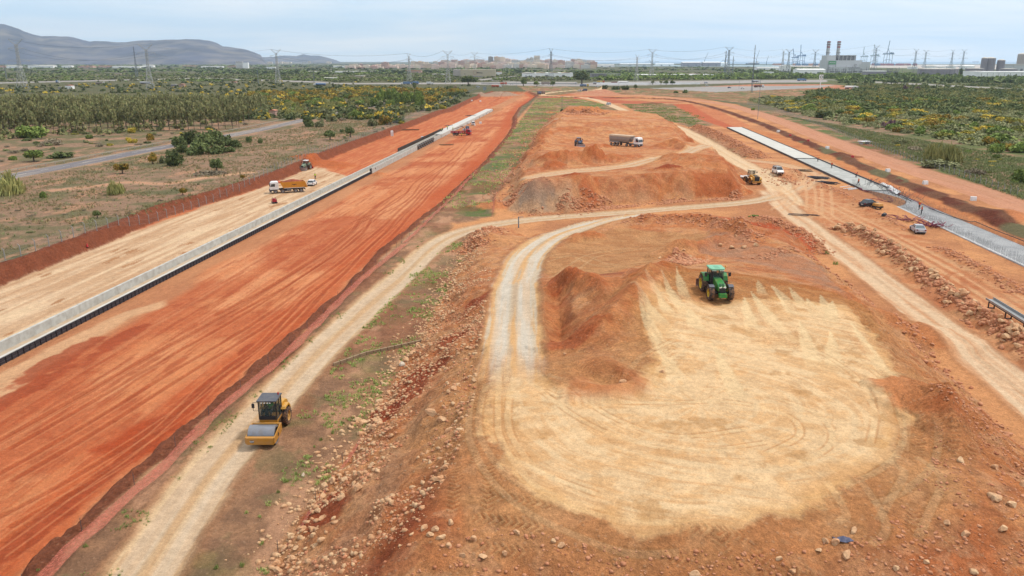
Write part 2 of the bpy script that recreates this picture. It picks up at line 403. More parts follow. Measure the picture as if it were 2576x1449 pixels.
# rubble windrows: (line, half width, height)
WINDS = [(rl([(1750, 320), (1790, 336), (1840, 362), (1880, 384), (1905, 398)]), 4.5, 2.2), (rl([(2095, 572), (2160, 590), (2225, 625), (2300, 680), (2370, 735), (2440, 790), (2575, 880), (2750, 1010)]), 2.0, 1.9),
         (rl([(1905, 545), (1960, 570), (2010, 592), (2060, 640)]), 3.0, 1.3), (rl([(1985, 425), (2030, 452), (2110, 488), (2200, 540), (2280, 580)]), 2.0, .7), (rl([(2360, 620), (2450, 670), (2575, 740)]), 2.0, .8), (rl([(1930, 425), (1990, 470), (1960, 455)]), 4.0, .9),
         (rl([(1180, 640), (1215, 600), (1250, 580)]), 3.0, 1.5)]
RIDGES = [(rl([(1700, 668, 6), (1635, 695, 7), (1590, 750, 7.6), (1540, 800, 7.4), (1490, 850, 7.0), (1440, 875, 6.4)]), 2.6, 1.3), (rl([(1380, 705, 5), (1440, 712, 6), (1500, 735, 6.6), (1540, 760, 7)]), 1.8, 1.0), (rl([(1460, 900, 7), (1540, 930, 7), (1590, 975, 6.8), (1480, 985, 6.6), (1400, 940, 6.3)]), 1.8, .7), (rl([(1420, 612, 1.4), (1480, 600, 1.0), (1540, 608, 1.0)]), 1.6, .8), (rl([(1640, 640, 3), (1720, 630, 3.4), (1800, 612, 3), (1870, 600, 3)]), 2.4, 1.4), (rl([(1560, 556, 1), (1680, 553, 1), (1780, 558, 1.4), (1860, 578, 3), (1900, 610, 3.6)]), 2.2, 1.2), (rl([(2370, 985, 6.3), (2385, 1060, 6.3), (2395, 1150, 6.2)]), 1.8, 1.5), (rl([(1400, 730, 5), (1408, 800, 5.2), (1412, 880, 5.3)]), 1.5, -1.1),
          (rl([(1390, 320, 6), (1440, 322, 5.6), (1520, 326, 5)]), 4, 1.2), (rl([(1350, 418, 4.2), (1400, 404, 4.6), (1480, 402, 4.4), (1560, 398, 4.2), (1640, 396, 3.6)]), 4, .9), (rl([(1300, 475, 4.6), (1400, 458, 5), (1500, 450, 5.2), (1600, 444, 5.2), (1700, 436, 5.4), (1820, 440, 5)]), 4, 1.4), (rl([(1640, 398, 4), (1720, 400, 5), (1800, 404, 4.8), (1850, 430, 4.4)]), 5, 1.8), (rl([(1640, 372, 2.6), (1690, 364, 3), (1730, 374, 3.6)]), 3, 1.4), (rl([(1330, 372, 5), (1362, 330, 5.6), (1392, 300, 6)]), 4, 1.6)]
MOTOR = [(gps([(850, 212), (1160, 212), (1330, 216), (1450, 213), (1450, 206), (1320, 206), (1160, 208), (850, 209)]), 1), (gps([(1340, 218), (1500, 207), (1700, 203.5), (1900, 202), (2080, 200.5), (2080, 207), (1950, 208), (1800, 211), (1620, 215), (1450, 217)]), 1), (gps([(1630, 222), (1780, 218), (2000, 216), (2100, 214), (2060, 221), (1900, 228), (1800, 232)]), 1),
         (gps([(1290, 206), (1190, 201), (1250, 196), (1290, 192), (1300, 193), (1260, 198), (1215, 202), (1330, 206)]), 1), (gps([(2080, 201), (2300, 214), (2575, 228), (2700, 234), (2700, 230), (2575, 224), (2300, 210), (2080, 200)]), 1), (gps([(-200, 212), (500, 196), (800, 205), (850, 209), (850, 211.5), (790, 208), (500, 198.5), (-200, 215)]), 1)]
YARD = gps([(1225, 950), (1213, 1040), (1218, 1110), (1262, 1200), (1330, 1262), (1440, 1305), (1620, 1345), (1800, 1335), (2000, 1295), (2150, 1240), (2255, 1170), (2300, 1090), (2285, 980), (2250, 890), (2205, 810), (2130, 758), (2040, 752), (1950, 745), (1880, 752), (1800, 770), (1720, 770), (1660, 730), (1600, 760), (1625, 850), (1640, 930), (1600, 985), (1500, 990), (1400, 965), (1345, 930), (1320, 880), (1270, 880)], 6.2)
YC = np.array(gp(1760, 1030, 6.2)[:2])

def terrain(x, y, want_col=True):
    x = np.asarray(x, float).ravel(); y = np.asarray(y, float).ravel(); n = len(x)
    h = (fbm(x, y, 60, 3, 3)-.5)*.5*sstep(np.hypot(x, y), 20, 200)
    far = y > 1500
    h[far] = 0
    c = np.zeros((n, 3)); aux = np.zeros((n, 2))           # aux: stoniness, looseness
    def sub(P, m=4.0):
        P = np.array(P)[:, :2]
        return np.where((x > P[:, 0].min()-m) & (x < P[:, 0].max()+m) & (y > P[:, 1].min()-m) & (y < P[:, 1].max()+m))[0]
    def mixc(i, w_, a):
        c[i] += (np.asarray(a)-c[i])*np.clip(w_, 0, 1)[:, None]
    def two(i, a, b, t):
        return np.asarray(a)[None]*(1-t[:, None])+np.asarray(b)[None]*t[:, None]
    wx = x+(fbm(x, y, 4, 3, 11)-.5)*2.2; wy = y+(fbm(x, y, 4, 3, 12)-.5)*3.0
    # ---------------- natural scrub ground
    f1 = fbm(x, y, 9, 4, 21); f2 = fbm(x, y, 2.2, 3, 22); f3 = fbm(x, y, 45, 3, 23); fs = fbm(x, y*.35, 3.0, 4, 24)
    c[:] = two(slice(None), C_DRY, C_OLIVE, sstep(f1+.35*(f3-.5), .42, .62))
    mixc(slice(None), sstep(fs, .60, .72)*.8, C_PINK)
    mixc(slice(None), sstep(f2, .60, .75)*.6, C_GRASSD)
    aux[:, 0] = .25; aux[:, 1] = .7
    far_w = sstep(y, 420, 700)
    mixc(slice(None), far_w*.85, S(92, 98, 66))
    right = sstep(x-(60+y*.28), 0, 20)
    mixc(slice(None), right*sstep(f1, .35, .6)*.8, C_GREEN)
    # ---------------- works ground
    W = gps([(1100, 500), (1240, 380), (1300, 300), (1356, 240), (1480, 232), (1700, 240), (1850, 262), (2000, 310), (2200, 388), (2400, 455), (2600, 530), (3400, 900), (3400, 2600), (-200, 2600), (60, 1449), (440, 1105), (710, 862), (960, 622), (1080, 532)])
    i = sub(W, 6)
    d = sdist(W, wx[i], wy[i])
    mixc(i, sstep(d, -1, 1), two(i, C_EARTH, C_SLOPE, sstep(f1[i], .3, .7)))
    aux[i, 1] = .5
    # middle field and the strips of weedy ground beside the haul road
    for Pf, gr in ((gps([(1060, 545), (1130, 490), (1240, 390), (1304, 310), (1350, 245), (1430, 243), (1520, 262), (1640, 300), (1420, 287), (1378, 330), (1330, 400), (1246, 494), (1240, 545), (1150, 562)]), .74),
                   (gps([(1555, 255), (1690, 262), (1740, 290), (1800, 312), (1750, 325), (1690, 306), (1610, 288)]), .62), (gps([(1720, 325), (1760, 322), (1850, 370), (1920, 400), (1830, 398), (1770, 360)]), .3),
                   (gps([(300, 1640), (480, 1300), (640, 1060), (800, 890), (940, 750), (1030, 660), (1130, 590), (1225, 580), (1180, 640), (1135, 735), (1060, 860), (970, 1000), (860, 1175), (700, 1440), (560, 1700)]), .40),
                   (gps([(40, 1500), (100, 1420), (290, 1250), (450, 1105), (600, 985), (740, 860), (890, 722), (990, 620), (1110, 520), (1180, 480), (1110, 600), (1020, 690), (850, 855), (700, 1005), (560, 1190), (380, 1449), (280, 1600)]), .42),
                   (gps([(1340, 240), (1300, 215), (1700, 225), (2100, 225), (1900, 262), (1780, 250), (1600, 238)]), .7), (gps([(2020, 300), (2100, 330), (2300, 395), (2600, 495), (2700, 545), (2600, 530), (2400, 470), (2100, 350), (1900, 275)]), .8)):
        i = sub(Pf, 5); d = sdist(Pf, wx[i], wy[i]); k = sstep(d, -.8, .8)
        g = fbm(x[i], y[i], 7, 4, 41); g2 = fbm(x[i], y[i], 1.6, 3, 42); g3 = fbm(x[i], y[i]*.4, 2.6, 4, 43)
        mixc(i, k, two(i, S(156, 118, 92), S(180, 136, 104), sstep(g2, .35, .65)))
        mixc(i, k*sstep(g3, .54, .64)*.75, S(212, 162, 128)); mixc(i, k*sstep(fbm(x[i], y[i], 3.4, 4, 45, .6), .54, .64)*.55, S(134, 122, 88))
        mixc(i, k*sstep(g, .76-gr*.45, .92-gr*.45)*(.5 if gr < .5 else 1), two(i, C_OLIVE, C_GREEN, sstep(g2, .3, .6)))
        mixc(i, k*sstep(fbm(x[i], y[i], 12, 3, 44), .56, .66)*.45, C_BANK)
        aux[i, 1] = .6*k+aux[i, 1]*(1-k); aux[i, 0] = .35*k+aux[i, 0]*(1-k)
    # ---------------- trench
    i = sub(P_TRENCH, 6)
    xs, ys = x[i], y[i]; s, t = chan(xs, ys)
    wob = (fbm(xs, ys, 3.0, 3, 51)-.5)*1.4
    d = sdist(P_TRENCH, xs, ys)+wob
    h[i] += (-np.where(t > -2.9, 1.5, 1.9)*sstep(d, 0, 2.3)-h[i]*sstep(d, -4, 2))
    h[i] += .35*np.exp(-((d+.6)/.9)**2)*(t < 0)+.15*(fbm(xs, ys, .7, 3, 52)-.5)*sstep(d, -1.5, 0)*(1-sstep(d, 2, 3))*3
    dep = -1.7*np.exp(-np.maximum(t, 0)/11.0)*(t > -2.9)*(s < CH_LEN+4)
    h[i] += dep*sstep(d, 0, 3)
    k = sstep(d, -.2, .4)
    st = fbm(s/24, t/.42, 1, 5, 61, .7); st2 = fbm(s/9, t/.9, 1, 4, 62); st3 = fbm(s/60, t/2.4, 1, 4, 63); bl = fbm(xs, ys, 16, 4, 64)
    # right side, red
    base = two(i, C_OR, C_ORL, sstep(st3, .35, .65))
    mixc(i, k*(t > -4), base)
    mixc(i, k*(t > -4)*sstep(st+.7*(bl-.5), .50, .60)*.62, C_RED)
    mixc(i, k*(t > -4)*sstep(st2, .60, .72)*.6, C_DRED)
    mixc(i, k*(t > -4)*sstep(bl, .50, .62)*.5, C_RED); mixc(i, k*(t > -4)*sstep(fbm(xs, ys, 3.2, 5, 65, .65), .56, .64)*.35, two(i, C_ORL, C_DRED, sstep(bl, .4, .6)))
    mixc(i, k*(t > -2)*sstep(8+6*(bl-.5)-t, 0, 3)*.75, two(i, S(206, 148, 106), S(190, 132, 94), st2))
    tn = gps([(-60, 985), (0, 940), (110, 885), (250, 815), (330, 785), (410, 768), (395, 790), (330, 812), (200, 890), (110, 940), (60, 990), (0, 1030)], -3.0)
    mixc(i, k*sstep(sdist(tn, wx[i], wy[i]), -.5, .8)*.9, S(224, 176, 134))
    # left side: pale compacted fill near, red ground beyond
    kl = k*(t <= -2.85)
    mixc(i, kl, two(i, C_OR, S(202, 112, 72), sstep(st2, .35, .65)))
    mixc(i, kl*sstep(st, .52, .6)*.7, C_RED)
    dt = sdist(P_TANP, wx[i], wy[i])
    kt = sstep(dt, -.8, .8)*kl
    sq = fbm(s/16, t/.8, 1, 5, 66, .6); sb = fbm(s/7, t/1.6, 1, 4, 67)
    mixc(i, kt, two(i, C_TAN, S(212, 174, 138), sstep(sq, .4, .6)))
    mixc(i, kt*sstep(sq, .60, .68)*.6, C_TAN2); mixc(i, kt*sstep(1-sq, .58, .7)*.6, S(238, 208, 170)); mixc(i, kt*sstep(sb, .70, .76)*.8, S(176, 124, 82))
    # banks
    fl = s < 215
    kb = sstep(d, -1.3, -.6)*(1-sstep(d, np.where(t > 0, 1.2, 1.9), np.where(t > 0, 1.9, 2.6)))
    mixc(i, kb*(t < 0), two(i, C_BANK, S(150, 84, 60), fbm(xs, ys, .8, 3, 68)))
    mixc(i, kb*(t > 0), two(i, C_BANK, C_BANKD, fbm(xs, ys, 1.2, 3, 69)))
    rb = (t > 0)*sstep(d, 1.5, 3)*(1-sstep(d, 5, 9))
    mixc(i, rb*.8, S(198, 96, 54))
    fr = gps([(240, 1130), (300, 1080), (420, 1030), (510, 990), (560, 975), (500, 1040), (430, 1090), (330, 1170), (250, 1160)], -1.6)
    mixc(i, sstep(sdist(fr, wx[i], wy[i]), -.4, .6)*k*.9, S(180, 78, 42))
    for (ex, ey, ea, eb) in ((140, 905, 9, 2.2), (300, 855, 7, 1.6), (60, 985, 8, 1.5), (620, 890, 2.5, .6), (590, 930, 3.5, .9), (500, 1000, 5, 1.0), (430, 1060, 8, 1.2), (250, 1230, 8, 1.0), (150, 1300, 9, 1.2)):
        P = gp(ex, ey, -2.2); es, et = chan(P[0], P[1])
        q = ((s-es)/ea)**2+((t-et)/eb)**2+(fbm(xs, ys, 1.6, 3, 71)-.5)*1.6
        mixc(i, (1-sstep(q, .5, 1.1))*k*(t > 0)*.85, S(172, 80, 48))
    aux[i, 0] = aux[i, 0]*(1-k)+.12*k; aux[i, 1] = aux[i, 1]*(1-k)+.25*k+kb*.6
    h[i] += k*(t > 0)*.05*(st-.5)*2+kb*.12*(fbm(xs, ys, .5, 2, 72)-.5)
    # wheel tracks down the red ground
    TR = [[(0, 1215), (190, 1105), (430, 960), (700, 790), (900, 640), (1010, 540), (1120, 430), (1190, 350)], [(0, 1330), (250, 1190), (520, 1010), (800, 770), (960, 610), (1100, 460)], [(140, 1449), (330, 1290), (420, 1180), (560, 1060), (600, 1000), (640, 940), (760, 860)], [(0, 1130), (300, 960), (600, 790), (800, 660), (960, 530)], [(200, 1449), (420, 1230), (520, 1110), (580, 1040), (640, 985), (700, 930)], [(0, 1410), (200, 1260), (420, 1100), (560, 960), (690, 860), (800, 740)],
          [(560, 800), (760, 690), (900, 590), (930, 545), (1020, 480)], [(900, 560), (1010, 510), (1060, 455), (1150, 400)], [(420, 1180), (320, 1290), (150, 1400)]]
    ttx = chan(xs, ys)
    for L in TR:
        ln = smoothline(gps(L, -2.0), 4)
        j = sub(ln, 3); dd, sgn, ar, _ = pdist(ln, x[j], y[j]); tm = sstep(sdist(P_TRENCH, x[j], y[j]), 2.6, 3.6)
        for off in (-1.0, 1.0, 1.45) if len(L) % 2 else (-1.0, 1.0):
            e = np.abs(sgn-off+.12*np.sin(ar/5)); kk = (1-sstep(e, .2, .36))*tm
            mixc(j, kk*.6, S(170, 80, 46)); h[j] -= kk*.05; mixc(j, tm*(1-sstep(np.abs(e-.5), .05, .16))*.35, S(230, 152, 104))
    # ---------------- asphalt road, path
    for ln, hw, ca, cb_ in ((ASPH, 4.0, C_ASPH, S(166, 156, 150)), (PATHL, 1.6, C_PINK, S(214, 168, 134))):
        i = sub(ln, 9); dd, sg, ar, _ = pdist(ln, x[i], y[i])
        sh = 1-sstep(dd+wx[i]-x[i], hw+.5, hw+2.2)
        mixc(i, sh*.8, S(190, 156, 128)); k = 1-sstep(dd, hw-.15, hw+.15)
        mixc(i, k, two(i, ca, cb_, sstep(fbm(ar/22, sg/1.4, 1, 4, 81), .4, .6)))
        aux[i, 0] *= 1-k; aux[i, 1] = aux[i, 1]*(1-k)+.05*k; h[i] *= 1-k*.8
    # ---------------- heaps group 2 (middle stockpile) and 1 (front yard)
    for P_TOE, FIT, sl_, amp, idn in ((P_TOE2, FIT2, .70, 1.0, 2), (P_TOE1, FIT1, .60, .85, 1)):
        i = sub(P_TOE, 4); xs, ys = x[i], y[i]
        wob = (fbm(xs, ys, 5, 3, 91)-.5)*(2.4 if idn == 1 else 3)-(0 if idn == 1 else 3.4)*np.abs(fbm(xs, ys*.15, 9, 2, 98)-.5)*3
        d = sdist(P_TOE, xs, ys)+wob
        top = rbf_eval(FIT, xs, ys)
        gul = fbm(xs*1.3, ys*1.3, 3.2, 4, 92)
        a = np.maximum(top, 0); b = sl_*np.maximum(d, 0)
        q = np.minimum(a, b)-.25*np.exp(-np.abs(a-b)/.5)*(b > .3)
        q = np.where(d > 0, np.maximum(q, 0), 0)
        slope_w = sstep(a-b, .0, .6)*sstep(d, 0, .6)
        h[i] = h[i]*(1-sstep(d, -1, 1))+q+slope_w*((gul-.5)*amp*1.6+.30*(fbm(xs, ys, .55, 3, 93)-.5))*(1+0*xs)
        k = sstep(d, -.3, .5)
        g1 = fbm(xs, ys, 6, 4, 94); g2 = fbm(xs, ys, 2.0, 4, 95); g3 = fbm(xs, ys, 11, 3, 96)
        mixc(i, k, two(i, C_SLOPE, C_SLOPE2, sstep(g1, .42, .58)))
        mixc(i, k*sstep(g2, .56, .66)*.55, S(216, 158, 114))
        mixc(i, k*sstep(g3, .56, .64)*.5, C_SRED); mixc(i, k*sstep(fbm(xs, ys, 1.1, 3, 99), .52, .66)*.35, S(232, 180, 140)); mixc(i, k*sstep(fbm(xs, ys, 1.4, 3, 100), .56, .66)*.4, S(172, 100, 70))
        if idn == 2:
            # tipped loads: stripes running down the front face
            stx = fbm(xs/5.5, ys/30, 1, 3, 97)
            mixc(i, k*slope_w*sstep(stx+.25*(g2-.5), .50, .64)*.8, two(i, S(212, 168, 132), S(212, 146, 100), g2)); mixc(i, k*slope_w*sstep(1-stx, .56, .62), S(196, 112, 68))
            gy = gp(1330, 500, 2.0); q2 = np.hypot((xs-gy[0])/9, (ys-gy[1])/9); mixc(i, k*(1-sstep(q2+(g2-.5), .8, 1.1)), S(212, 168, 132))
        aux[i, 0] = aux[i, 0]*(1-k)+k*(.45+.5*slope_w*sstep(g2, .35, .6)); aux[i, 1] = aux[i, 1]*(1-k)+k*.9
        if idn == 1:
            # bands of red and grey down the left flank
            P1 = gps([(560, 1600), (680, 1460), (820, 1330), (960, 1180), (1060, 1050), (1100, 1010), (1010, 1180), (960, 1290), (900, 1390), (800, 1500)], 3.0)
            mixc(i, k*sstep(sdist(P1, wx[i], wy[i]), -1.2, 1.2)*.5, S(190, 150, 118))
            P1 = gps([(760, 1500), (850, 1449), (930, 1380), (1030, 1290), (1080, 1200), (1110, 1180), (1090, 1290), (1040, 1380), (960, 1449), (860, 1600)], 5.0)
            mixc(i, k*sstep(sdist(P1, wx[i], wy[i]), -1.0, 1.0)*.85, S(148, 72, 48))
            for (ex, ey, eh, er) in ((1010, 985, 2, 3.2), (960, 1040, 1, 2.0), (1060, 925, 2.5, 2.4), (790, 1290, 1, 2.2), (1080, 700, 2, 2), (1200, 745, 4.2, 2.5), (1240, 870, 6, 1.4), (1150, 830, 4, 2)):
                P = gp(ex, ey, eh); q2 = np.hypot(xs-P[0], (ys-P[1])*.8)/er+(g2-.5)*1.5
                mixc(i, k*(1-sstep(q2, .6, 1.1))*.85, S(166, 76, 48))
            # rear bowl, pale sandy floor; grey swept patch; deep red cut
            for (Pp, ca, cb_, ww) in ((gps([(1350, 640, 2), (1450, 590, 1.5), (1560, 570, 1), (1700, 590, 1), (1800, 600, 1.6), (1680, 650, 2.8), (1540, 700, 3.6), (1420, 700, 4), (1360, 690, 3)]), S(214, 158, 108), S(200, 140, 92), .9),
                                      (gps([(1480, 695, 3.8), (1600, 690, 4), (1650, 700, 5), (1560, 715, 5), (1500, 712, 5)]), S(172, 96, 66), S(180, 104, 72), .8),
                                      (gps([(1790, 560, 1), (1850, 575, 2), (1900, 620, 3), (2060, 650, 3.5), (2140, 740, 5.5), (2000, 700, 5), (1900, 668, 4), (1760, 640, 3)]), S(206, 140, 102), S(196, 146, 116), .9),
                                      (gps([(1330, 900, 5.6), (1345, 720, 4), (1400, 700, 4.6), (1440, 800, 5.6), (1450, 900, 6), (1600, 985, 6.3), (1500, 990, 6.3), (1390, 960, 6.2)]), C_SLOPE2, C_SLOPE, .7),
                                      (gps([(1540, 745, 7), (1640, 675, 7), (1700, 660, 6.4), (1860, 672, 6.4), (1960, 690, 6.2), (2180, 740, 5.8), (2240, 840, 6), (2190, 850, 6.2), (2100, 780, 6), (1900, 770, 6.3), (1760, 775, 6.4), (1690, 740, 6.6), (1640, 800, 6.6), (1640, 880, 6.6), (1590, 820, 7.4)]), S(194, 122, 68), S(206, 142, 88), .95)):
                dd = sdist(Pp, wx[i], wy[i]); mixc(i, k*sstep(dd, -.6, .8)*ww, two(i, ca, cb_, sstep(g2, .35, .65)))
            # the compacted yard
            dd = sdist(YARD, xs+(wx[i]-xs)*.35, ys+(wy[i]-ys)*.35)+(g2-.5)*1.6+(fbm(xs, ys, .7, 3, 109)-.5)*1.2
            ky = sstep(dd, -.1, .8)
            rr = np.hypot(xs-YC[0], (ys-YC[1])*1.15)+3.2*(fbm(xs, ys, 11, 3, 108)-.5); th = np.arctan2(ys-YC[1], xs-YC[0])
            sw = fbm(th*rr/7, rr/.42, 1, 5, 101, .6); sw2 = fbm(th*9, rr/1.5, 1, 4, 102)
            spot = fbm(xs, ys, 2.6, 5, 103, .6)
            mixc(i, sstep(dd, -7, -.5)*.55*k, S(218, 160, 106))
            mixc(i, ky*k, two(i, C_YARD, C_YARD2, sstep(sw2+.5*(g1-.5), .42, .68)))
            mixc(i, ky*k*sstep(sw+.5*(g3-.5), .55, .66)*.4*sstep(rr, 3, 9), C_YARD3)
            mixc(i, ky*k*sstep(1-sw, .58, .68)*.35, S(242, 212, 170))
            mixc(i, ky*k*sstep(spot, .64, .70)*.55, S(196, 148, 96))
            mixc(i, ky*k*(1-sstep(dd, .6, 2.6+2*(g1-.5)))*.6, two(i, S(222, 168, 106), C_YARD3, sstep(sw, .4, .6)))
            aux[i, 0] = aux[i, 0]*(1-ky*k*.8); aux[i, 1] = aux[i, 1]*(1-ky*k*.75)
            h[i] += ky*k*.03*(sw-.5)
            # fan of scraped strips behind the tractor
            for (a0, b0, a1, b1, hw) in ((1580, 745, 1700, 880, .35), (1660, 700, 1745, 850, .35), (1650, 770, 1690, 830, .3), (1730, 790, 1760, 870, .5), (1888, 735, 1990, 870, .5), (1940, 715, 1995, 770, .3), (1955, 735, 2010, 800, .3), (2030, 745, 2060, 800, .3), (2095, 745, 2085, 820, .4), (2140, 800, 2290, 1040, .35), (1790, 880, 1880, 1060, .35), (1700, 690, 1730, 790, .3), (1620, 715, 1660, 780, .25), (1870, 745, 1900, 860, .35), (1985, 715, 2030, 780, .25), (2065, 730, 2085, 790, .25), (1905, 700, 1920, 750, .2), (1600, 790, 1680, 930, .3), (1640, 860, 1720, 1000, .3), (2010, 800, 2060, 960, .4), (2090, 830, 2100, 960, .4)):
                A = gp(a0, b0, 6.8 if b0 < 760 and a0 < 1700 else 6.3); B = gp(a1, b1, 6.3)
                ln = [A[:2], B[:2]]; dk, sg, ar, LL = pdist(ln, xs, ys)
                tp = np.clip(ar/LL*2.5, .05, 1); kk = (1-sstep(dk+(fbm(xs, ys, .5, 2, 110)-.5)*.25, hw*.85*tp+ar/LL*.35, hw*tp+ar/LL*.5+.08))*(1-sstep(ar/LL, .6, 1)); mixc(i, kk*k*(.95-.4*ar/LL), S(240, 208, 162)); h[i] -= kk*.04; aux[i, 0] *= 1-kk*.8
            # ribbed tyre prints
            for L, hw, hh in (([(2330, 960), (2350, 1080), (2345, 1200), (2350, 1330)], .45, 6.2), ([(2380, 960), (2395, 1080), (2400, 1200), (2420, 1300)], .45, 6.2), ([(1240, 760), (1240, 1000), (1190, 1080), (1150, 1180)], .35, 6.3), ([(1190, 1180), (1180, 1290)], .4, 6.3), ([(1215, 1280), (1380, 1300)], .4, 6.2), ([(1180, 1330), (1330, 1340)], .4, 6.2), ([(1850, 1360), (1870, 1410)], .5, 5.5), ([(1680, 1350), (1900, 1370), (2050, 1350)], .4, 6),
                              ([(2150, 830), (2220, 900), (2290, 1010), (2310, 1050)], .45, 6.2), ([(2180, 850), (2260, 940), (2330, 1060)], .45, 6.2), ([(1570, 770), (1600, 830), (1660, 900)], .4, 7), ([(1610, 740), (1690, 800), (1760, 830)], .45, 6.9), ([(1690, 710), (1760, 790)], .4, 6.6), ([(1860, 700), (1880, 790), (1980, 880)], .45, 6.3), ([(1920, 700), (1960, 760), (2040, 850)], .45, 6.2), ([(2000, 710), (2080, 790)], .45, 6.1), ([(2080, 730), (2170, 800)], .45, 6), ([(1480, 860), (1560, 920), (1600, 960)], .4, 7), ([(1460, 900), (1540, 960)], .4, 6.8)):
                ln = smoothline(gps(L, hh), 4); j = sub(ln, 2); dk, sg, ar, LL = pdist(ln, x[j], y[j])
                for off in (-.95, .95):
                    e = np.abs(sg-off); kk = 1-sstep(e, hw*.8, hw*1.1)
                    rib = .5+.5*np.sin(2*PI*(ar+e*.8)/.42); br = sstep(fbm(x[j], y[j], 3.5, 3, 107), .38, .6); h[j] += kk*br*(-.04+.08*rib); mixc(j, kk*br*sstep(rib, .4, .9)*.3, S(228, 178, 126)); mixc(j, kk*br*sstep(1-rib, .5, .9)*.35, S(180, 114, 72))
            # smooth wheel tracks round the yard
            for L in ([(1228, 900), (1216, 1040), (1222, 1120), (1275, 1215), (1380, 1285), (1560, 1330), (1700, 1335)], [(1255, 960), (1240, 1060), (1262, 1140), (1330, 1215), (1480, 1270)], [(1360, 960), (1450, 1000), (1650, 1010), (1850, 1010), (2010, 1050), (2050, 1110), (1960, 1160)], [(1800, 870), (1950, 865), (2070, 880), (2180, 950), (2235, 1040), (2230, 1130)],
                      [(1590, 1000), (1640, 930), (1720, 890)], [(2250, 960), (2310, 1080), (2300, 1160), (2240, 1210), (2160, 1240)], [(2270, 1160), (2320, 1200), (2290, 1260), (2260, 1310)], [(2120, 1210), (2180, 1290), (2150, 1320)], [(1320, 640, 2), (1285, 720, 3.4), (1262, 850, 5.4), (1240, 950, 6.2)], [(1360, 660, 2.4), (1440, 640, 2), (1520, 670, 3), (1640, 660, 3.6)], [(1400, 700, 4), (1500, 640, 2), (1620, 620, 1.6)], [(1350, 950), (1500, 1060), (1700, 1120), (1900, 1100)]):
                ln = smoothline(gps(L, 6.2), 5); j = sub(ln, 3); dk, sg, ar, LL = pdist(ln, x[j], y[j])
                br = .5+.5*sstep(fbm(x[j], y[j], 3, 2, 105), .4, .6)
                for off in (-1.0, 1.0):
                    bt = sstep(fbm(x[j], y[j], 1.8, 3, 106), .42, .56); kk = (1-sstep(np.abs(np.abs(sg-off)-.27), .03, .12))*bt; mixc(j, kk*.5, S(196, 140, 90)); mixc(j, (1-sstep(np.abs(sg-off), .2, .27))*.22, S(240, 206, 158)); h[j] -= kk*.03
    # tiny heaps
    for (px_, py_, bh, r_, hh, cc) in HEAPS:
        if 400 < py_ < 465 and px_ < 1850: hh *= 1.25
        P = gp(px_, py_, bh); i = np.where((np.abs(x-P[0]) < r_*1.8) & (np.abs(y-P[1]) < r_*1.8))[0]
        if len(i) == 0: continue
        e = np.hypot(x[i]-P[0], y[i]-P[1])/r_*(1+(fbm(x[i], y[i], r_*.4, 3, 111)-.5)*.9)
        k = 1-sstep(e, 0, 1.15)
        h[i] += hh*np.maximum(0, 1-e)**.85*(.9+.35*(fbm(x[i], y[i], r_*.25, 3, 112)-.5)); mixc(i, sstep(k, .15, .4)*.85, cc); aux[i, 1] = np.maximum(aux[i, 1], k)
    for ln, hw, hh in WINDS:
        i = sub(ln, hw*2); dk, sg, ar, LL = pdist(ln, x[i], y[i])
        e = dk/hw*(1+(fbm(x[i], y[i], 2.5, 3, 121)-.5)*.9); k = 1-sstep(e, .3, 1.2)
        h[i] += hh*np.maximum(0, 1-e*.85)*(.75+.7*(fbm(x[i], y[i], 1.2, 3, 122)-.5))*sstep(ar, 0, 5)*(1-sstep(ar, LL-5, LL))
        mixc(i, k*.85, two(i, C_SLOPE2, S(206, 140, 104), sstep(fbm(x[i], y[i], 1.5, 3, 123), .4, .6))); aux[i, 0] = np.maximum(aux[i, 0], k); aux[i, 1] = np.maximum(aux[i, 1], k)
    for ln, hw, hh in RIDGES:
        i = sub(ln, hw*3); dk, sg, ar, LL = pdist(ln, x[i], y[i])
        e = dk/hw*(1+(fbm(x[i], y[i], 2.2, 3, 124)-.5)*1.1); en = sstep(ar, 0, hw*2)*(1-sstep(ar, LL-hw*2, LL))
        h[i] += hh*np.maximum(0, 1-e)**.9*(.6+.8*fbm(x[i], y[i], hw*1.2, 3, 125))*en; mixc(i, (1-sstep(e, .2, 1.1))*en*.6, two(i, S(196, 104, 60), S(214, 138, 88), sstep(fbm(x[i], y[i], 1.2, 3, 126), .35, .65)))
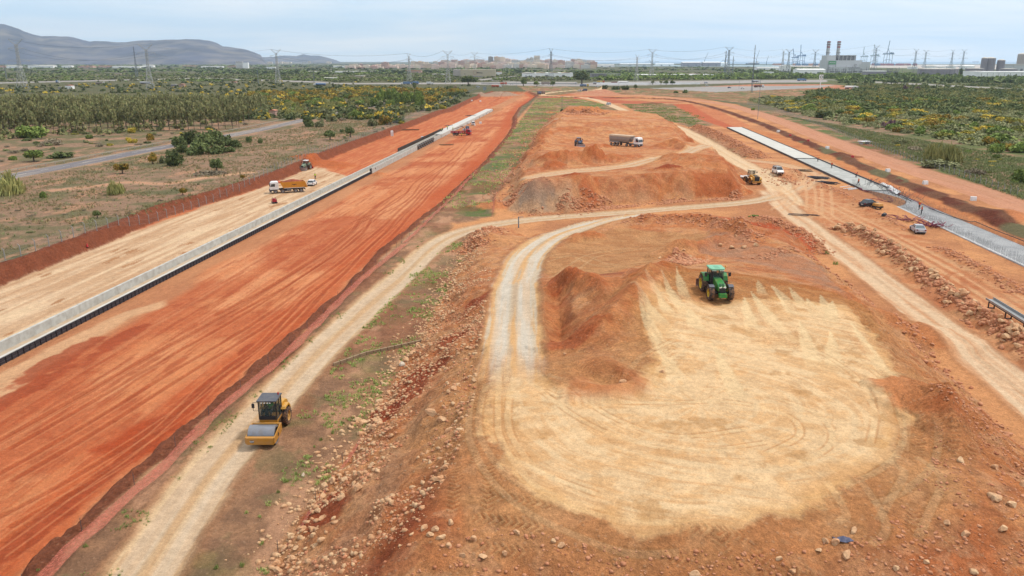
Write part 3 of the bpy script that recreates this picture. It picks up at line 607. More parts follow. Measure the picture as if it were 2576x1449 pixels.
    # ---------------- right-hand strips
    for Pp, ca, cb_, edge in ((gps([(1930, 470), (2000, 520), (2100, 600), (2260, 720), (2420, 850), (2800, 1130), (2900, 1000), (2600, 760), (2360, 620), (2200, 540), (2100, 490), (2010, 440), (1960, 420), (1890, 395), (1850, 400)]), S(206, 138, 94), S(216, 158, 114), 1.),
                              (gps([(1795, 283), (1860, 322), (1826, 322), (1760, 300), (1690, 262), (1740, 262)]), S(196, 100, 66), S(204, 112, 76), .5), (gps([(1736, 262), (1800, 275), (1890, 318), (1850, 320), (1800, 300)]), S(216, 140, 98), S(206, 126, 84), .4),
                              (gps([(1868, 318), (1960, 338), (2100, 398), (2300, 475), (2450, 540), (2600, 600), (2900, 720), (2900, 820), (2590, 640), (2420, 568), (2195, 462), (2015, 392), (1872, 330)]), S(216, 146, 96), S(206, 132, 84), .5),
                              (gps([(1345, 245), (1500, 242), (1620, 246), (1520, 252), (1440, 250)]), S(196, 106, 76), S(206, 122, 88), .5), (gps([(1388, 240), (1436, 236), (1470, 238), (1400, 243)]), C_RED, C_OR, .5),
                              (gps([(1500, 250), (1640, 256), (1720, 258), (1600, 262), (1540, 260)]), S(200, 112, 80), S(190, 104, 74), .5), (gps([(1430, 236), (1520, 224), (1570, 240), (1500, 243)]), S(214, 156, 122), S(200, 132, 100), .5), (gps([(1780, 540), (1860, 552), (1950, 572), (2060, 622), (2040, 640), (1960, 618), (1880, 590)]), S(194, 98, 62), S(188, 90, 54), .5),
                              (gps([(1700, 221), (1900, 212), (2080, 212), (2300, 230), (2100, 225)]), S(206, 142, 112), S(190, 130, 100), 2)):
        i = sub(Pp, 5); d = sdist(Pp, wx[i]*.6+x[i]*.4, wy[i]*.6+y[i]*.4); k = sstep(d, -edge, edge)
        th = fbm((x[i]*.6+y[i]*.8)/1.0, (x[i]*.8-y[i]*.6)/9, 1, 4, 131); mixc(i, k, two(i, ca, cb_, sstep(th, .38, .62)))
        mixc(i, k*sstep(fbm(x[i], y[i], 5, 4, 132), .58, .68)*.5, S(184, 104, 68)); aux[i, 0] = aux[i, 0]*(1-k)+.2*k; aux[i, 1] = aux[i, 1]*(1-k)+.35*k
    # dark soil berm along the outer road
    i = sub(BERM5, 8); dk, sg, ar, LL = pdist(BERM5, x[i], y[i])
    e = np.abs(sg+(fbm(x[i], y[i], 5, 2, 141)-.5)*2)
    k = 1-sstep(e, 2.2, 3.4); mixc(i, k, two(i, S(134, 92, 70), S(120, 66, 50), sstep(fbm(x[i], y[i], 7, 3, 142), .4, .6)))
    mixc(i, k*sstep(fbm(x[i], y[i], 11, 3, 143), .52, .6)*(y[i] < 330), C_OLIVE); h[i] += .7*np.maximum(0, 1-e/2.6)*(.6+.8*fbm(x[i], y[i], 3, 3, 144)); aux[i, 1] = np.maximum(aux[i, 1], k)
    # ---------------- dirt roads
    for ln, hw, ca, rut, wgt in ((ROAD5, 5.2, S(212, 154, 124), S(204, 144, 112), .9), (ROADP, 3.4, S(222, 168, 120), C_ROAD, .85), (ROADT, 3.0, S(224, 162, 112), C_OR, .8), (ROAD4B, 2.6, S(224, 172, 128), C_ROAD, .6), (ROAD4C, 2.6, S(222, 168, 124), C_ROAD, .5), (ROAD4, 3.3, S(230, 192, 152), S(234, 204, 168), 1), (ROAD3, 2.7, S(212, 162, 122), S(230, 198, 164), 1), (ROAD1, 2.45, S(208, 170, 130), C_ROAD, 1), (ROAD2, 2.9, S(222, 176, 124), S(214, 194, 168), 1)):
        i = sub(ln, 9); dd, sg, ar, LL = pdist(ln, x[i], y[i])
        e = dd+(fbm(x[i], y[i], 2.2, 4, 151)-.5)*.8; fe = 14 if ln is ROAD2 else 4; en = sstep(ar, -1, 4)*(1-sstep(ar, LL-fe, LL+1))
        k = (1-sstep(e, hw-.6, hw+.4))*wgt*en
        sn = fbm(ar/14, sg/.5, 1, 4, 152, .6)
        mixc(i, k, two(i, ca, rut, sstep(sn, .42, .6)))
        ed = np.exp(-((e-hw-.1)/.4)**2)*wgt*en
        mixc(i, ed*.45, S(176, 124, 88))
        aux[i, 0] = aux[i, 0]*(1-k)+.1*k; aux[i, 1] = aux[i, 1]*(1-k)+.15*k
        h[i] += -.08*k*(1-sstep(dd, 0, hw)*.5)+.1*ed
        if ln is not ROAD5:
            for off in (-1.15, 1.15):
                q = 1-sstep(np.abs(sg-off+.15*np.sin(ar/11)), .45, .95)
                mixc(i, q*wgt*en*(.55+.6*(sn-.3)), rut if ln is ROAD4 or ln is ROAD3 else (S(218, 194, 168) if ln is not ROAD2 else S(220, 210, 196))); h[i] -= .05*q*en
            mixc(i, (1-sstep(np.abs(sg), .1, .55))*wgt*en*.35*sstep(sn, .45, .6), S(176, 134, 96))
    # turning tracks at the crossroads
    for L in ([(1940, 500), (2020, 470), (2040, 440), (1990, 420)], [(1935, 505), (2040, 520), (2110, 560), (2250, 640), (2450, 790)], [(2080, 540), (2075, 470), (2050, 430), (1980, 412)], [(2040, 530), (2035, 470), (2000, 430)], [(1960, 490), (2050, 500), (2180, 560), (2300, 620), (2575, 760)], [(1950, 470), (1990, 500), (1950, 530)], [(2000, 540), (2150, 560), (2350, 660), (2575, 800)], [(2170, 560), (2400, 680), (2575, 790)], [(2150, 590), (2400, 720), (2575, 850)], [(2420, 740), (2400, 700), (2440, 690), (2575, 770)]):
        ln = smoothline(gps(L), 5); j = sub(ln, 3); dk, sg, ar, LL = pdist(ln, x[j], y[j])
        for off in (-1.0, 1.0):
            kk = 1-sstep(np.abs(sg-off), .22, .5); mixc(j, kk*.55, S(230, 182, 138) if L[0][0] < 2100 else S(190, 116, 76)); h[j] -= kk*.04
    for ln in XPATH:
        i = sub(ln, 5); dk, sg, ar, LL = pdist(ln, x[i], y[i]); mixc(i, (1-sstep(dk, .8, 2.0))*.8, S(204, 160, 130))
    for Pp, _k in MOTOR:
        i = sub(Pp, 20); d = sdist(Pp, x[i], y[i]); k = sstep(d, -1, 1)
        mixc(i, k, two(i, S(184, 178, 174), S(166, 160, 158), fbm(x[i], y[i], 40, 2, 161))); aux[i] *= (1-k)[:, None]; h[i] *= 1-k
    h[far] = 0
    return h, np.clip(c, 0, 1), aux
def gz(x, y):
    return float(terrain([x], [y])[0][0])

# ------------------------------------------------------------ ground mesh: finer close by, one sheet out to the horizon
QUAL = .92
ys_ = [20.0]
while ys_[-1] < 1700:
    Y = ys_[-1]
    d = max(Y*Y/23000.0*QUAL, .06)
    lim = .9 if Y < 300 else (1.5 if Y < 480 else (3 if Y < 800 else 12))
    ys_.append(Y+min(d, lim*QUAL))
while ys_[-1] < 32000: ys_.append(ys_[-1]*1.12)
ys_ = np.array([-4000, -600, -100, -20, 5, 14]+ys_, float)
a = np.arange(-.80, .8001, .00155*QUAL)
ts_ = np.concatenate([[-3, -2, -1.5, -1.25], np.arange(-1.1, a[0]-.001, .012), a, np.arange(a[-1]+.012, 1.1, .012), [1.25, 1.5, 2, 3]])
YY, TT = np.meshgrid(ys_, ts_, indexing='ij')
XX = np.where(YY > 14, np.maximum(YY, 20)*TT, 20*TT+np.sign(TT)*np.abs(YY-14)*np.abs(TT)*2)
th_, tc_, ta_ = terrain(XX, YY)
nR, nC = XX.shape
V = np.stack([XX.ravel(), YY.ravel(), th_], 1)
ii = (np.arange(nR-1)[:, None]*nC+np.arange(nC-1)[None]).ravel()
F = np.stack([ii, ii+1, ii+nC+1, ii+nC], 1)

gm = bpy.data.materials.new('soil'); gm.use_nodes = True
t = gm.node_tree; b = t.nodes['Principled BSDF']; b.inputs['Roughness'].default_value = .95; b.inputs['Specular IOR Level'].default_value = .12
at = N(t, 'ShaderNodeAttribute'); at.attribute_name = 'soil'
ax = N(t, 'ShaderNodeAttribute'); ax.attribute_name = 'grit'
sx = N(t, 'ShaderNodeSeparateXYZ'); t.links.new(ax.outputs['Vector'], sx.inputs[0])
tcn = N(t, 'ShaderNodeTexCoord')
def nn(s, d=4, r=.6):
    q = N(t, 'ShaderNodeTexNoise'); q.inputs['Scale'].default_value = s; q.inputs['Detail'].default_value = d; q.inputs['Roughness'].default_value = r
    t.links.new(tcn.outputs['Object'], q.inputs[0]); return q
def mth(op, a_, b_=None, c_=None):
    q = N(t, 'ShaderNodeMath', operation=op)
    for k, vv in enumerate((a_, b_, c_)):
        if vv is None: continue
        if isinstance(vv, (int, float)): q.inputs[k].default_value = vv
        else: t.links.new(vv, q.inputs[k])
    return q.outputs[0]
def mrange(v, a0, a1, b0, b1):
    q = N(t, 'ShaderNodeMapRange'); q.inputs['From Min'].default_value = a0; q.inputs['From Max'].default_value = a1; q.inputs['To Min'].default_value = b0; q.inputs['To Max'].default_value = b1
    t.links.new(v, q.inputs[0]); return q.outputs[0]
nf = nn(2.3, 6, .74); nc = nn(.5, 6, .68); nff = nn(9.0, 4, .75)
f_ = mth('MULTIPLY', mrange(nf.outputs[0], .3, .7, .74, 1.26), mrange(nc.outputs[0], .3, .7, .84, 1.16))
f_ = mth('ADD', mth('MULTIPLY', mth('SUBTRACT', f_, 1.0), mth('ADD', mth('MULTIPLY', sx.outputs[1], .75), .35)), 1.0)
f_ = mth('MULTIPLY', f_, mrange(nff.outputs[0], .3, .7, .80, 1.20))
cl = nn(4.2, 8, .82); f_ = mth('MULTIPLY', f_, mth('ADD', 1.0, mth('MULTIPLY', mrange(cl.outputs[0], .44, .56, -.13, .10), mth('ADD', mth('MULTIPLY', sx.outputs[1], .75), .3))))
q_ = nn(1.1, 7, .8); f_ = mth('MULTIPLY', f_, mrange(q_.outputs[0], .44, .56, .93, 1.06))
# scattered pale stones and darker clods, stronger where the ground is stony
vo = N(t, 'ShaderNodeTexVoronoi'); vo.inputs['Scale'].default_value = 2.6; t.links.new(tcn.outputs['Object'], vo.inputs[0])
sepc = N(t, 'ShaderNodeSeparateColor'); t.links.new(vo.outputs['Color'], sepc.inputs[0])
stone = mth('MULTIPLY', mrange(vo.outputs['Distance'], .18, .30, 1, 0), mth('GREATER_THAN', sepc.outputs[0], .60))
stone = mth('MULTIPLY', stone, sx.outputs[0])
vs = N(t, 'ShaderNodeVectorMath', operation='SCALE'); t.links.new(at.outputs['Color'], vs.inputs[0]); t.links.new(f_, vs.inputs['Scale'])
mxx = N(t, 'ShaderNodeMix', data_type='RGBA'); t.links.new(mth('MULTIPLY', stone, .6), mxx.inputs[0]); t.links.new(vs.outputs[0], mxx.inputs[6]); mxx.inputs[7].default_value = (*S(226, 186, 150), 1)
t.links.new(mxx.outputs[2], b.inputs['Base Color'])
bh = mth('ADD', mth('MULTIPLY', nf.outputs[0], mth('MULTIPLY', sx.outputs[1], .5)), mth('MULTIPLY', stone, .14))
bh = mth('ADD', bh, mth('MULTIPLY', nff.outputs[0], mth('ADD', mth('MULTIPLY', sx.outputs[1], .07), .012)))
bp = N(t, 'ShaderNodeBump'); bp.inputs['Strength'].default_value = .9; bp.inputs['Distance'].default_value = 1.0
t.links.new(bh, bp.inputs['Height']); t.links.new(bp.outputs[0], b.inputs['Normal'])

ground = fast_mesh('ground', V, F, gm, smooth=True)
ca_ = ground.data.color_attributes.new('soil', 'FLOAT_COLOR', 'POINT')
ca_.data.foreach_set('color', np.concatenate([tc_, np.ones((len(tc_), 1))], 1).astype(np.float32).ravel())
cg_ = ground.data.attributes.new('grit', 'FLOAT_VECTOR', 'POINT')
cg_.data.foreach_set('vector', np.concatenate([ta_, np.zeros((len(ta_), 1))], 1).astype(np.float32).ravel())
tag(ground, kind='structure')
print('GROUND', len(V), 'verts')
# ------------------------------------------------------------ materials
M_CONC = mat('concrete', S(216, 215, 210), .85, var=.12, scale=.6, bump=.1, dirt=(S(168, 158, 146), .5))
M_CONCW = mat('new_concrete', S(226, 224, 218), .85, var=.08, scale=.25, dirt=(S(206, 204, 200), .6))
M_CONCG = mat('damp_concrete', S(182, 184, 180), .7, var=.16, scale=.3, dirt=(S(214, 214, 212), .8))
M_SCREED = mat('blinding_concrete', S(226, 228, 232), .75, var=.14, scale=.22, dirt=(S(184, 188, 192), .7))
M_FORM = mat('formwork_dark', S(80, 78, 86), .6, var=.3, scale=2)
M_WOOD = mat('formwork_wood', S(122, 98, 76), .8, var=.3, scale=1.5)
M_STEEL = mat('galvanised_steel', S(182, 184, 186), .45, .3, var=.1)
M_REBAR = mat('rebar', S(96, 98, 104), .7, .2, var=.2)
M_ROCK = None
def rock_material(name, c1, c2):
    m = bpy.data.materials.new(name); m.use_nodes = True; t = m.node_tree; b = t.nodes['Principled BSDF']; b.inputs['Roughness'].default_value = .9; b.inputs['Specular IOR Level'].default_value = .2
    g = N(t, 'ShaderNodeNewGeometry'); n1 = N(t, 'ShaderNodeTexNoise'); n1.inputs['Scale'].default_value = 1.3; n1.inputs['Detail'].default_value = 6; t.links.new(g.outputs['Position'], n1.inputs[0])
    n2 = N(t, 'ShaderNodeTexNoise'); n2.inputs['Scale'].default_value = 7; n2.inputs['Detail'].default_value = 5; t.links.new(g.outputs['Position'], n2.inputs[0])
    mr = N(t, 'ShaderNodeMapRange'); mr.inputs['From Min'].default_value = .38; mr.inputs['From Max'].default_value = .62; t.links.new(n1.outputs[0], mr.inputs[0])
    mx_ = N(t, 'ShaderNodeMix', data_type='RGBA'); t.links.new(mr.outputs[0], mx_.inputs[0]); mx_.inputs[6].default_value = (*c1, 1); mx_.inputs[7].default_value = (*c2, 1)
    m2 = N(t, 'ShaderNodeMapRange'); m2.inputs['From Min'].default_value = .3; m2.inputs['From Max'].default_value = .7; m2.inputs['To Min'].default_value = .75; m2.inputs['To Max'].default_value = 1.2; t.links.new(n2.outputs[0], m2.inputs[0])
    v = N(t, 'ShaderNodeVectorMath', operation='SCALE'); t.links.new(mx_.outputs[2], v.inputs[0]); t.links.new(m2.outputs[0], v.inputs['Scale']); t.links.new(v.outputs[0], b.inputs['Base Color'])
    bp = N(t, 'ShaderNodeBump'); bp.inputs['Distance'].default_value = .04; t.links.new(n2.outputs[0], bp.inputs['Height']); t.links.new(bp.outputs[0], b.inputs['Normal'])
    return m
M_ROCK = rock_material('sandstone', S(238, 198, 156), S(224, 170, 128))
M_ROCKR = rock_material('red_stone', S(230, 168, 130), S(208, 138, 102))
M_ROCKW = rock_material('pale_stone', S(232, 214, 194), S(214, 186, 160))

# ------------------------------------------------------------ drainage channel along the trench
S1 = float(np.dot(CH1-CH0, RD)); S0 = -62.0
S2 = float(np.dot(np.array(gp(1112, 345, -3)[:2])-CH0, RD))
def CPt(s, t, z): return (CH0[0]+RD[0]*s+RN[0]*t, CH0[1]+RD[1]*s+RN[1]*t, z)
def cbox(mb, s0, s1, t0, t1, z0, z1, z1b=None):
    mb.hexa([CPt(s0, t0, z0), CPt(s0, t1, z0), CPt(s1, t1, z0), CPt(s1, t0, z0), CPt(s0, t0, z1), CPt(s0, t1, z1), CPt(s1, t1, z1), CPt(s1, t0, z1)])
ch = empty('concrete_channel', CPt(S0, 0, 0), 0, 'long pale concrete drainage channel running along the red trench', 'channel')
def rel(o, root):
    o.parent = root; o.matrix_parent_inverse = Matrix.Translation(-root.location); return o
mb = MB(); s = S0
while s < S2:
    e = min(s+2.98, S2); cbox(mb, s, e, -3.02, -2.62, -3.2, -1.83+.02*random.uniform(-1, 1)); s += 3.0
rel(mb.build('left_wall', M_CONC), ch)
mb = MB(); cbox(mb, S0, S2, -2.62, -.3, -3.3, -3.0); rel(mb.build('floor', mat('dusty_floor', S(216, 190, 160), .9, var=.15, scale=.4, dirt=(S(200, 196, 188), .6))), ch)
mb = MB(); cbox(mb, S0, S1+.2, -.42, -.06, -3.2, -2.33); rel(mb.build('kerb_wall', M_CONCW), ch)
mb = MB(); s = S1+.3
while s < S2:
    e = min(s+2.98, S2); cbox(mb, s, e, -.3, 0, -3.25, -1.6); s += 3.0
rel(mb.build('right_wall', M_CONC), ch)
mb = MB(); cbox(mb, S2, CH_LEN, -4.2, .2, -3.3, -1.6); rel(mb.build('capped_section', M_CONCW), ch)
for k in range(14):
    s = S2+8+k*17; mb = MB(); cbox(mb, s, s+random.uniform(1, 4), .2, .5, -3.2, -2.2-random.random()*.6); rel(mb.build('side_footing', M_CONC), ch)
mb = MB(); cbox(mb, S1+4, S1+5, -.31, .012, -2.4, -1.95); rel(mb.build('outlet_opening', M_FORM), ch)

fo = empty('steel_formwork', CPt(S0, 0, 0), 0, 'dark ribbed steel formwork against the near side of the channel', 'formwork')
mb = MB(); s = S0
while s < S1:
    cbox(mb, s, min(s+2.94, S1), -.06, .0, -3.2, -2.38+.03*random.uniform(-1, 1)); s += 3.0
rel(mb.build('panel', M_FORM), fo)
mb = MB(); s = S0
while s < S1: cbox(mb, s, s+.07, 0, .09, -3.2, -2.42); s += 1.0
rel(tag(mb.build('rib', mat('formwork_edge', S(58, 56, 64), .6)), kind='stuff'), fo)
mb = MB()
for z in (-3.0, -2.7, -2.5): cbox(mb, S0, S1, 0.0, .05, z, z+.06)
rel(mb.build('waler', mat('formwork_rail', S(52, 50, 56), .6)), fo)
mb = MB(); cbox(mb, S1-1.2, S1+.15, -.3, .06, -3.2, -1.55); rel(mb.build('end_panel', mat('formwork_black', S(38, 38, 42), .5)), fo)

def formrun(name, lab, pa, pb, t, z0, z1, brace):
    sa = float(np.dot(np.array(gp(*pa, -2)[:2])-CH0, RD)); sb = float(np.dot(np.array(gp(*pb, -2)[:2])-CH0, RD))
    r = empty(name, CPt(sa, t, 0), 0, lab, 'formwork'); mb = MB(); s = sa
    while s < sb: cbox(mb, s, s+2.3, t, t+.12, z0, z1); s += 2.4
    rel(mb.build('panel', M_WOOD), r); mb = MB()
    s = sa
    while s < sb: cbox(mb, s, s+.12, t+.12, t+.25, z0, z1+.1); s += 1.2
    for z in (z0+.4, z1-.35): cbox(mb, sa, sb, t+.12, t+.22, z, z+.12)
    rel(mb.build('frame', M_FORM), r)
    if brace:
        s = sa
        while s < sb: mb = MB(); mb.bar(CPt(s, t+.2, z1), CPt(s, t+1.6, z0), .06); cbox(mb, s-.02, s+.5, t+.1, t+.9, z1-.3, z1-.2); rel(mb.build('brace', M_STEEL), r); s += 4.0
formrun('wall_formwork', 'brown timber-faced wall formwork standing on the far left side of the channel', (1000, 383), (1112, 330), -3.3, -2.6, -.6, False)
formrun('wall_formwork', 'braced brown wall formwork on the near right channel wall, left of the red lorry', (1085, 370), (1115, 350), 0, -3.2, -1.3, True)

# ------------------------------------------------------------ concrete slab on the right
SLA, SLB = np.array(gp(1828, 322)[:2]), np.array(gp(2575, 669)[:2])
SRA = np.array(gp(1892, 322)[:2])
sdv = (SLB-SLA)/np.linalg.norm(SLB-SLA); snv = np.array([-sdv[1], sdv[0]])      # to the right when looking away
if snv[0] < 0: snv = -snv
SW = 6.7
def SP(s, t, z): p = SLA+sdv*s+snv*t; return (p[0], p[1], z)
def sbox(mb, s0, s1, t0, t1, z0, z1): mb.hexa([SP(s0, t0, z0), SP(s1, t0, z0), SP(s1, t1, z0), SP(s0, t1, z0), SP(s0, t0, z1), SP(s1, t0, z1), SP(s1, t1, z1), SP(s0, t1, z1)])
def s_at(px, py): return float(np.dot(np.array(gp(px, py)[:2])-SLA, sdv))
sA, sB, sC, sEnd = s_at(2040, 402), s_at(2150, 468), s_at(2200, 480), s_at(2575, 668)+75
sl_ = empty('concrete_slab', SP(0, SW/2, 0), 0, 'long poured concrete slab crossing the right side of the site', 'slab')
mb = MB(); s = 0
while s < sA: sbox(mb, s, min(s+24.9, sA), 0, SW, -.3, .42); s += 25.0
rel(mb.build('finished_bay', M_CONCW), sl_)
mb = MB(); sbox(mb, sA, sB+8, 0, SW, -.3, .30); rel(mb.build('fresh_bay', M_CONCG), sl_)
mb = MB(); sbox(mb, sB+8, sEnd, -.15, SW+.1, -.3, .09); rel(mb.build('blinding_layer', M_SCREED), sl_)
mb = MB(); sbox(mb, sA-.4, sA, -.3, SW+.3, .0, .5); sbox(mb, 0, sC, SW+.02, SW+.12, 0, .62); sbox(mb, 0, sC, -.12, -.02, 0, .52)
rel(mb.build('edge_form', M_FORM), sl_)
rb = empty('rebar_mat', SP(sC, SW/2, 0), 0, 'grey steel reinforcement grid laid on the concrete strip at right', 'rebar')
mb = MB(); t_ = .2
while t_ < SW: mb.bar(SP(sB+8, t_, .26), SP(sEnd, t_, .26), .014); t_ += .45
rel(tag(mb.build('long_bar', M_REBAR), kind='stuff'), rb)
mb = MB(); s = sB+8
while s < sEnd: mb.bar(SP(s, 0, .28), SP(s, SW, .28), .014); s += .5
rel(tag(mb.build('cross_bar', M_REBAR), kind='stuff'), rb)
mb = MB(); s = sB
while s < sEnd:
    for t_ in (-.1, .25, SW-.25, SW+.1):
        if random.random() < .9: mb.bar(SP(s, t_, .1), SP(s+random.uniform(-.1, .1), t_, random.uniform(1.0, 1.6)), .013)
    s += .45
rel(tag(mb.build('starter_bar', M_REBAR), kind='stuff'), rb)
mb = MB(); s = sB-2
while s < sB+28: mb.bar(SP(s, 2.5+random.uniform(0, 5), .2), SP(s+1.6*random.uniform(-1, 1), 2+random.uniform(0, 5), 2.0), .03); s += .6
rel(tag(mb.build('cage_bar', M_REBAR), kind='stuff'), rb)
# planks and black cable lying on the mat
def sline(name, pts, r, m, lab, cat, z=.36):
    mb = MB(); P = [Vector((*gp(*p)[:2], z)) for p in pts]; mb.tube(P, r, 6); o = mb.build(name, m); tag(o, lab, cat); return o
M_BLACK = mat('black_rubber', S(44, 44, 48), .6)
sline('hose', [(2335, 528), (2370, 541), (2400, 552), (2440, 563), (2452, 562), (2500, 583), (2560, 606), (2640, 640)], .07, M_BLACK, 'black hose lying slack across the rebar strip behind the two workers', 'hose')
sline('hose', [(2240, 488), (2262, 497), (2290, 510)], .06, M_BLACK, 'short straight black hose on the rebar left of the two workers', 'hose')

# ------------------------------------------------------------ rocks
def rock_mesh(seed, sub=2):
    bm = bmesh.new(); bmesh.ops.create_icosphere(bm, subdivisions=sub, radius=1.0); rnd = random.Random(seed)
    pl = [(Vector((rnd.gauss(0, 1), rnd.gauss(0, 1), rnd.gauss(0, 1))).normalized(), rnd.uniform(.45, .82)) for _ in range(11)]
    sc = (rnd.uniform(.8, 1.25), rnd.uniform(.7, 1.0), rnd.uniform(.55, .8))
    for v in bm.verts:
        p = v.co.copy()
        for n_, d_ in pl:
            e = p.dot(n_)-d_
            if e > 0: p -= n_*e*.97
        p *= 1+rnd.uniform(-.04, .04)
        v.co = Vector((p.x*sc[0], p.y*sc[1], p.z*sc[2]))
    me = bpy.data.meshes.new('boulder'); bm.to_mesh(me); bm.free()
    return me
RM = [rock_mesh(i) for i in range(9)]
rng = np.random.RandomState(5)
def along(line, n, hw, bias=1.0):
    P = np.array(line)[:, :2]; L = np.r_[0, np.cumsum(np.hypot(*(P[1:]-P[:-1]).T))]
    u = rng.rand(n)**bias*L[-1]; x = np.interp(u, L, P[:, 0]); y = np.interp(u, L, P[:, 1])
    k = np.clip(np.searchsorted(L, u)-1, 0, len(P)-2); d = P[k+1]-P[k]; d /= np.hypot(*d.T)[:, None]+1e-9
    o = rng.randn(n)*hw
    return np.stack([x-d[:, 1]*o, y+d[:, 0]*o], 1)
big = []      # (x, y, radius, kind)
def px_rocks(L, h, kind):
    for a in L:
        P = gp(a[0], a[1], h if len(a) < 4 else a[3]); z = math.hypot(P[0], P[1], CAMH-h); big.append((P[0], P[1], a[2]*z/PF*.5, kind))
px_rocks([(910, 1060, 30), (938, 1082, 26), (956, 1098, 22), (905, 1085, 22), (945, 1068, 20), (985, 1006, 22, 1), (1142, 985, 26, 5.5), (1128, 992, 20, 5.5), (1085, 1038, 36, 5), (1110, 1058, 26, 5), (1130, 1075, 24, 5.6)], .3, 'slope')
px_rocks([(975, 988, 20), (1010, 918, 24), (1022, 905, 22), (990, 925, 18), (762, 1190, 16), (772, 1230, 14)], .2, 'weed')
px_rocks([(690, 1390, 24), (715, 1360, 26), (700, 1415, 26), (735, 1400, 26), (760, 1330, 24), (770, 1310, 22), (785, 1345, 24), (745, 1375, 22), (790, 1370, 20), (812, 1325, 22), (800, 1290, 20), (860, 1300, 22), (905, 1300, 30), (910, 1250, 24), (870, 1235, 22), (895, 1225, 20), (940, 1235, 24)], .8, 'toe')
px_rocks([(1095, 1368, 26), (1110, 1388, 24), (1082, 1378, 22), (1068, 1360, 22), (1128, 1405, 20), (1135, 1358, 22), (1215, 1420, 26), (1190, 1390, 30), (1413, 1400, 28), (1270, 1412, 22), (1105, 1230, 30), (1120, 1210, 22), (1300, 1375, 20), (1390, 1392, 18), (1165, 1420, 20)], 5.2, 'foot')
px_rocks([(2495, 1278, 36), (2540, 1290, 28), (2410, 1188, 26), (2570, 1228, 24), (2520, 1340, 26), (2425, 1350, 24), (2145, 1350, 22), (2100, 1372, 26), (2075, 1368, 22), (2060, 1385, 20), (1995, 1420, 22), (2330, 1405, 20), (2255, 1420, 22), (2130, 1395, 30), (1750, 1435, 30), (1960, 1400, 18), (2500, 1190, 22), (2450, 1420, 22), (2380, 1330, 20)], 5.4, 'foot')
px_rocks([(1720, 622, 16, 4.5), (1735, 640, 16, 4), (1700, 640, 14, 4), (1760, 650, 14, 4), (1690, 655, 12, 4), (1745, 655, 14, 4), (1778, 656, 12, 4), (1810, 622, 14, 3), (1840, 630, 20, 3), (1870, 632, 20, 3), (1900, 628, 22, 3), (1850, 600, 14, 3), (1660, 640, 12, 4)], 4, 'bowl')
px_rocks([(1665, 940, 14, 6.8), (1565, 975, 22, 6.8), (1420, 905, 14, 5.6)], 6, 'red')
W2 = WINDS[1][0]
pp = along(W2, 150, .95); big += [(p[0], p[1], rng.uniform(.32, .75), 'windrow') for p in pp]
toeL = gps([(690, 1440), (770, 1310), (850, 1180), (905, 1090), (960, 1000), (1050, 862), (1125, 735), (1168, 650), (1215, 590)])
pp = along(toeL, 70, .8); big += [(p[0], p[1], rng.uniform(.22, .42), 'toe') for p in pp]
big = big[:298]
LBL = {'slope': ('sandy boulder partway up the left flank of the levelled mound', 'boulders on the flank of the mound'), 'weed': ('loose pale boulder resting in the weedy strip beside the haul road', 'loose boulders in the weeds'),
       'toe': ('pale boulder along the left foot of the rubble slope', 'boulders along the foot of the rubble slope'), 'foot': ('tan boulder on the near edge of the levelled mound', 'boulders in the foreground'),
       'bowl': ('reddish boulder in the hollow behind the green tractor', 'boulders behind the tractor'), 'red': ('stone on the red spoil heap left of the levelled yard', 'stones on the red heap'), 'windrow': ('tan boulder in the long rock row beside the right haul road', 'boulders of the long rock row')}
Z = terrain([b_[0] for b_ in big], [b_[1] for b_ in big])[0]
for me in RM: me.materials.append(M_ROCK)
RMW = RM[3].copy(); RMW.materials.clear(); RMW.materials.append(M_ROCKW)
nwin = 0
for k, (b_, z_) in enumerate(zip(big, Z)):
    me = RM[k % 9] if not (b_[3] == 'weed' and k % 3 == 0) else RMW
    o = bpy.data.objects.new('boulder', me); col.objects.link(o)
    up = 0
    if b_[3] == 'windrow': up = .45*rng.rand()
    o.location = (b_[0], b_[1], z_+b_[2]*.22+up); o.rotation_euler = (rng.uniform(-.3, .3), rng.uniform(-.3, .3), rng.uniform(0, 6.3)); o.scale = (b_[2],)*3
    l_, g_ = LBL[b_[3]]; sz = 'large' if b_[2] > (.55 if b_[3] == 'windrow' else .36) else ('small' if b_[2] < (.4 if b_[3] == 'windrow' else .27) else 'middling')
    if b_[3] == 'windrow': l_ = '%s tan boulder in the long right rock row, %s' % (sz, ('by the steel trough', 'a little beyond the steel trough', 'midway along it', 'near the silver saloon', 'at its far end')[min(4, int(max(0, b_[1]-80)/14))])
    elif b_[3] == 'toe': l_ = '%s pale boulder at the left foot of the rubble slope, %s' % (sz, ('by the near frame edge', 'nearer than the roller', 'level with the roller', 'level with the block wall', 'beyond the block wall')[min(4, int(max(0, b_[1]-40)/11))])
    elif b_[3] == 'foot': l_ = '%s tan boulder on the near edge of the mound, %s' % (sz, ('left end', 'left of centre', 'right of centre', 'right end')[min(3, max(0, int((b_[0]+8)/9)))])
    tag(o, l_, 'boulder', g_)

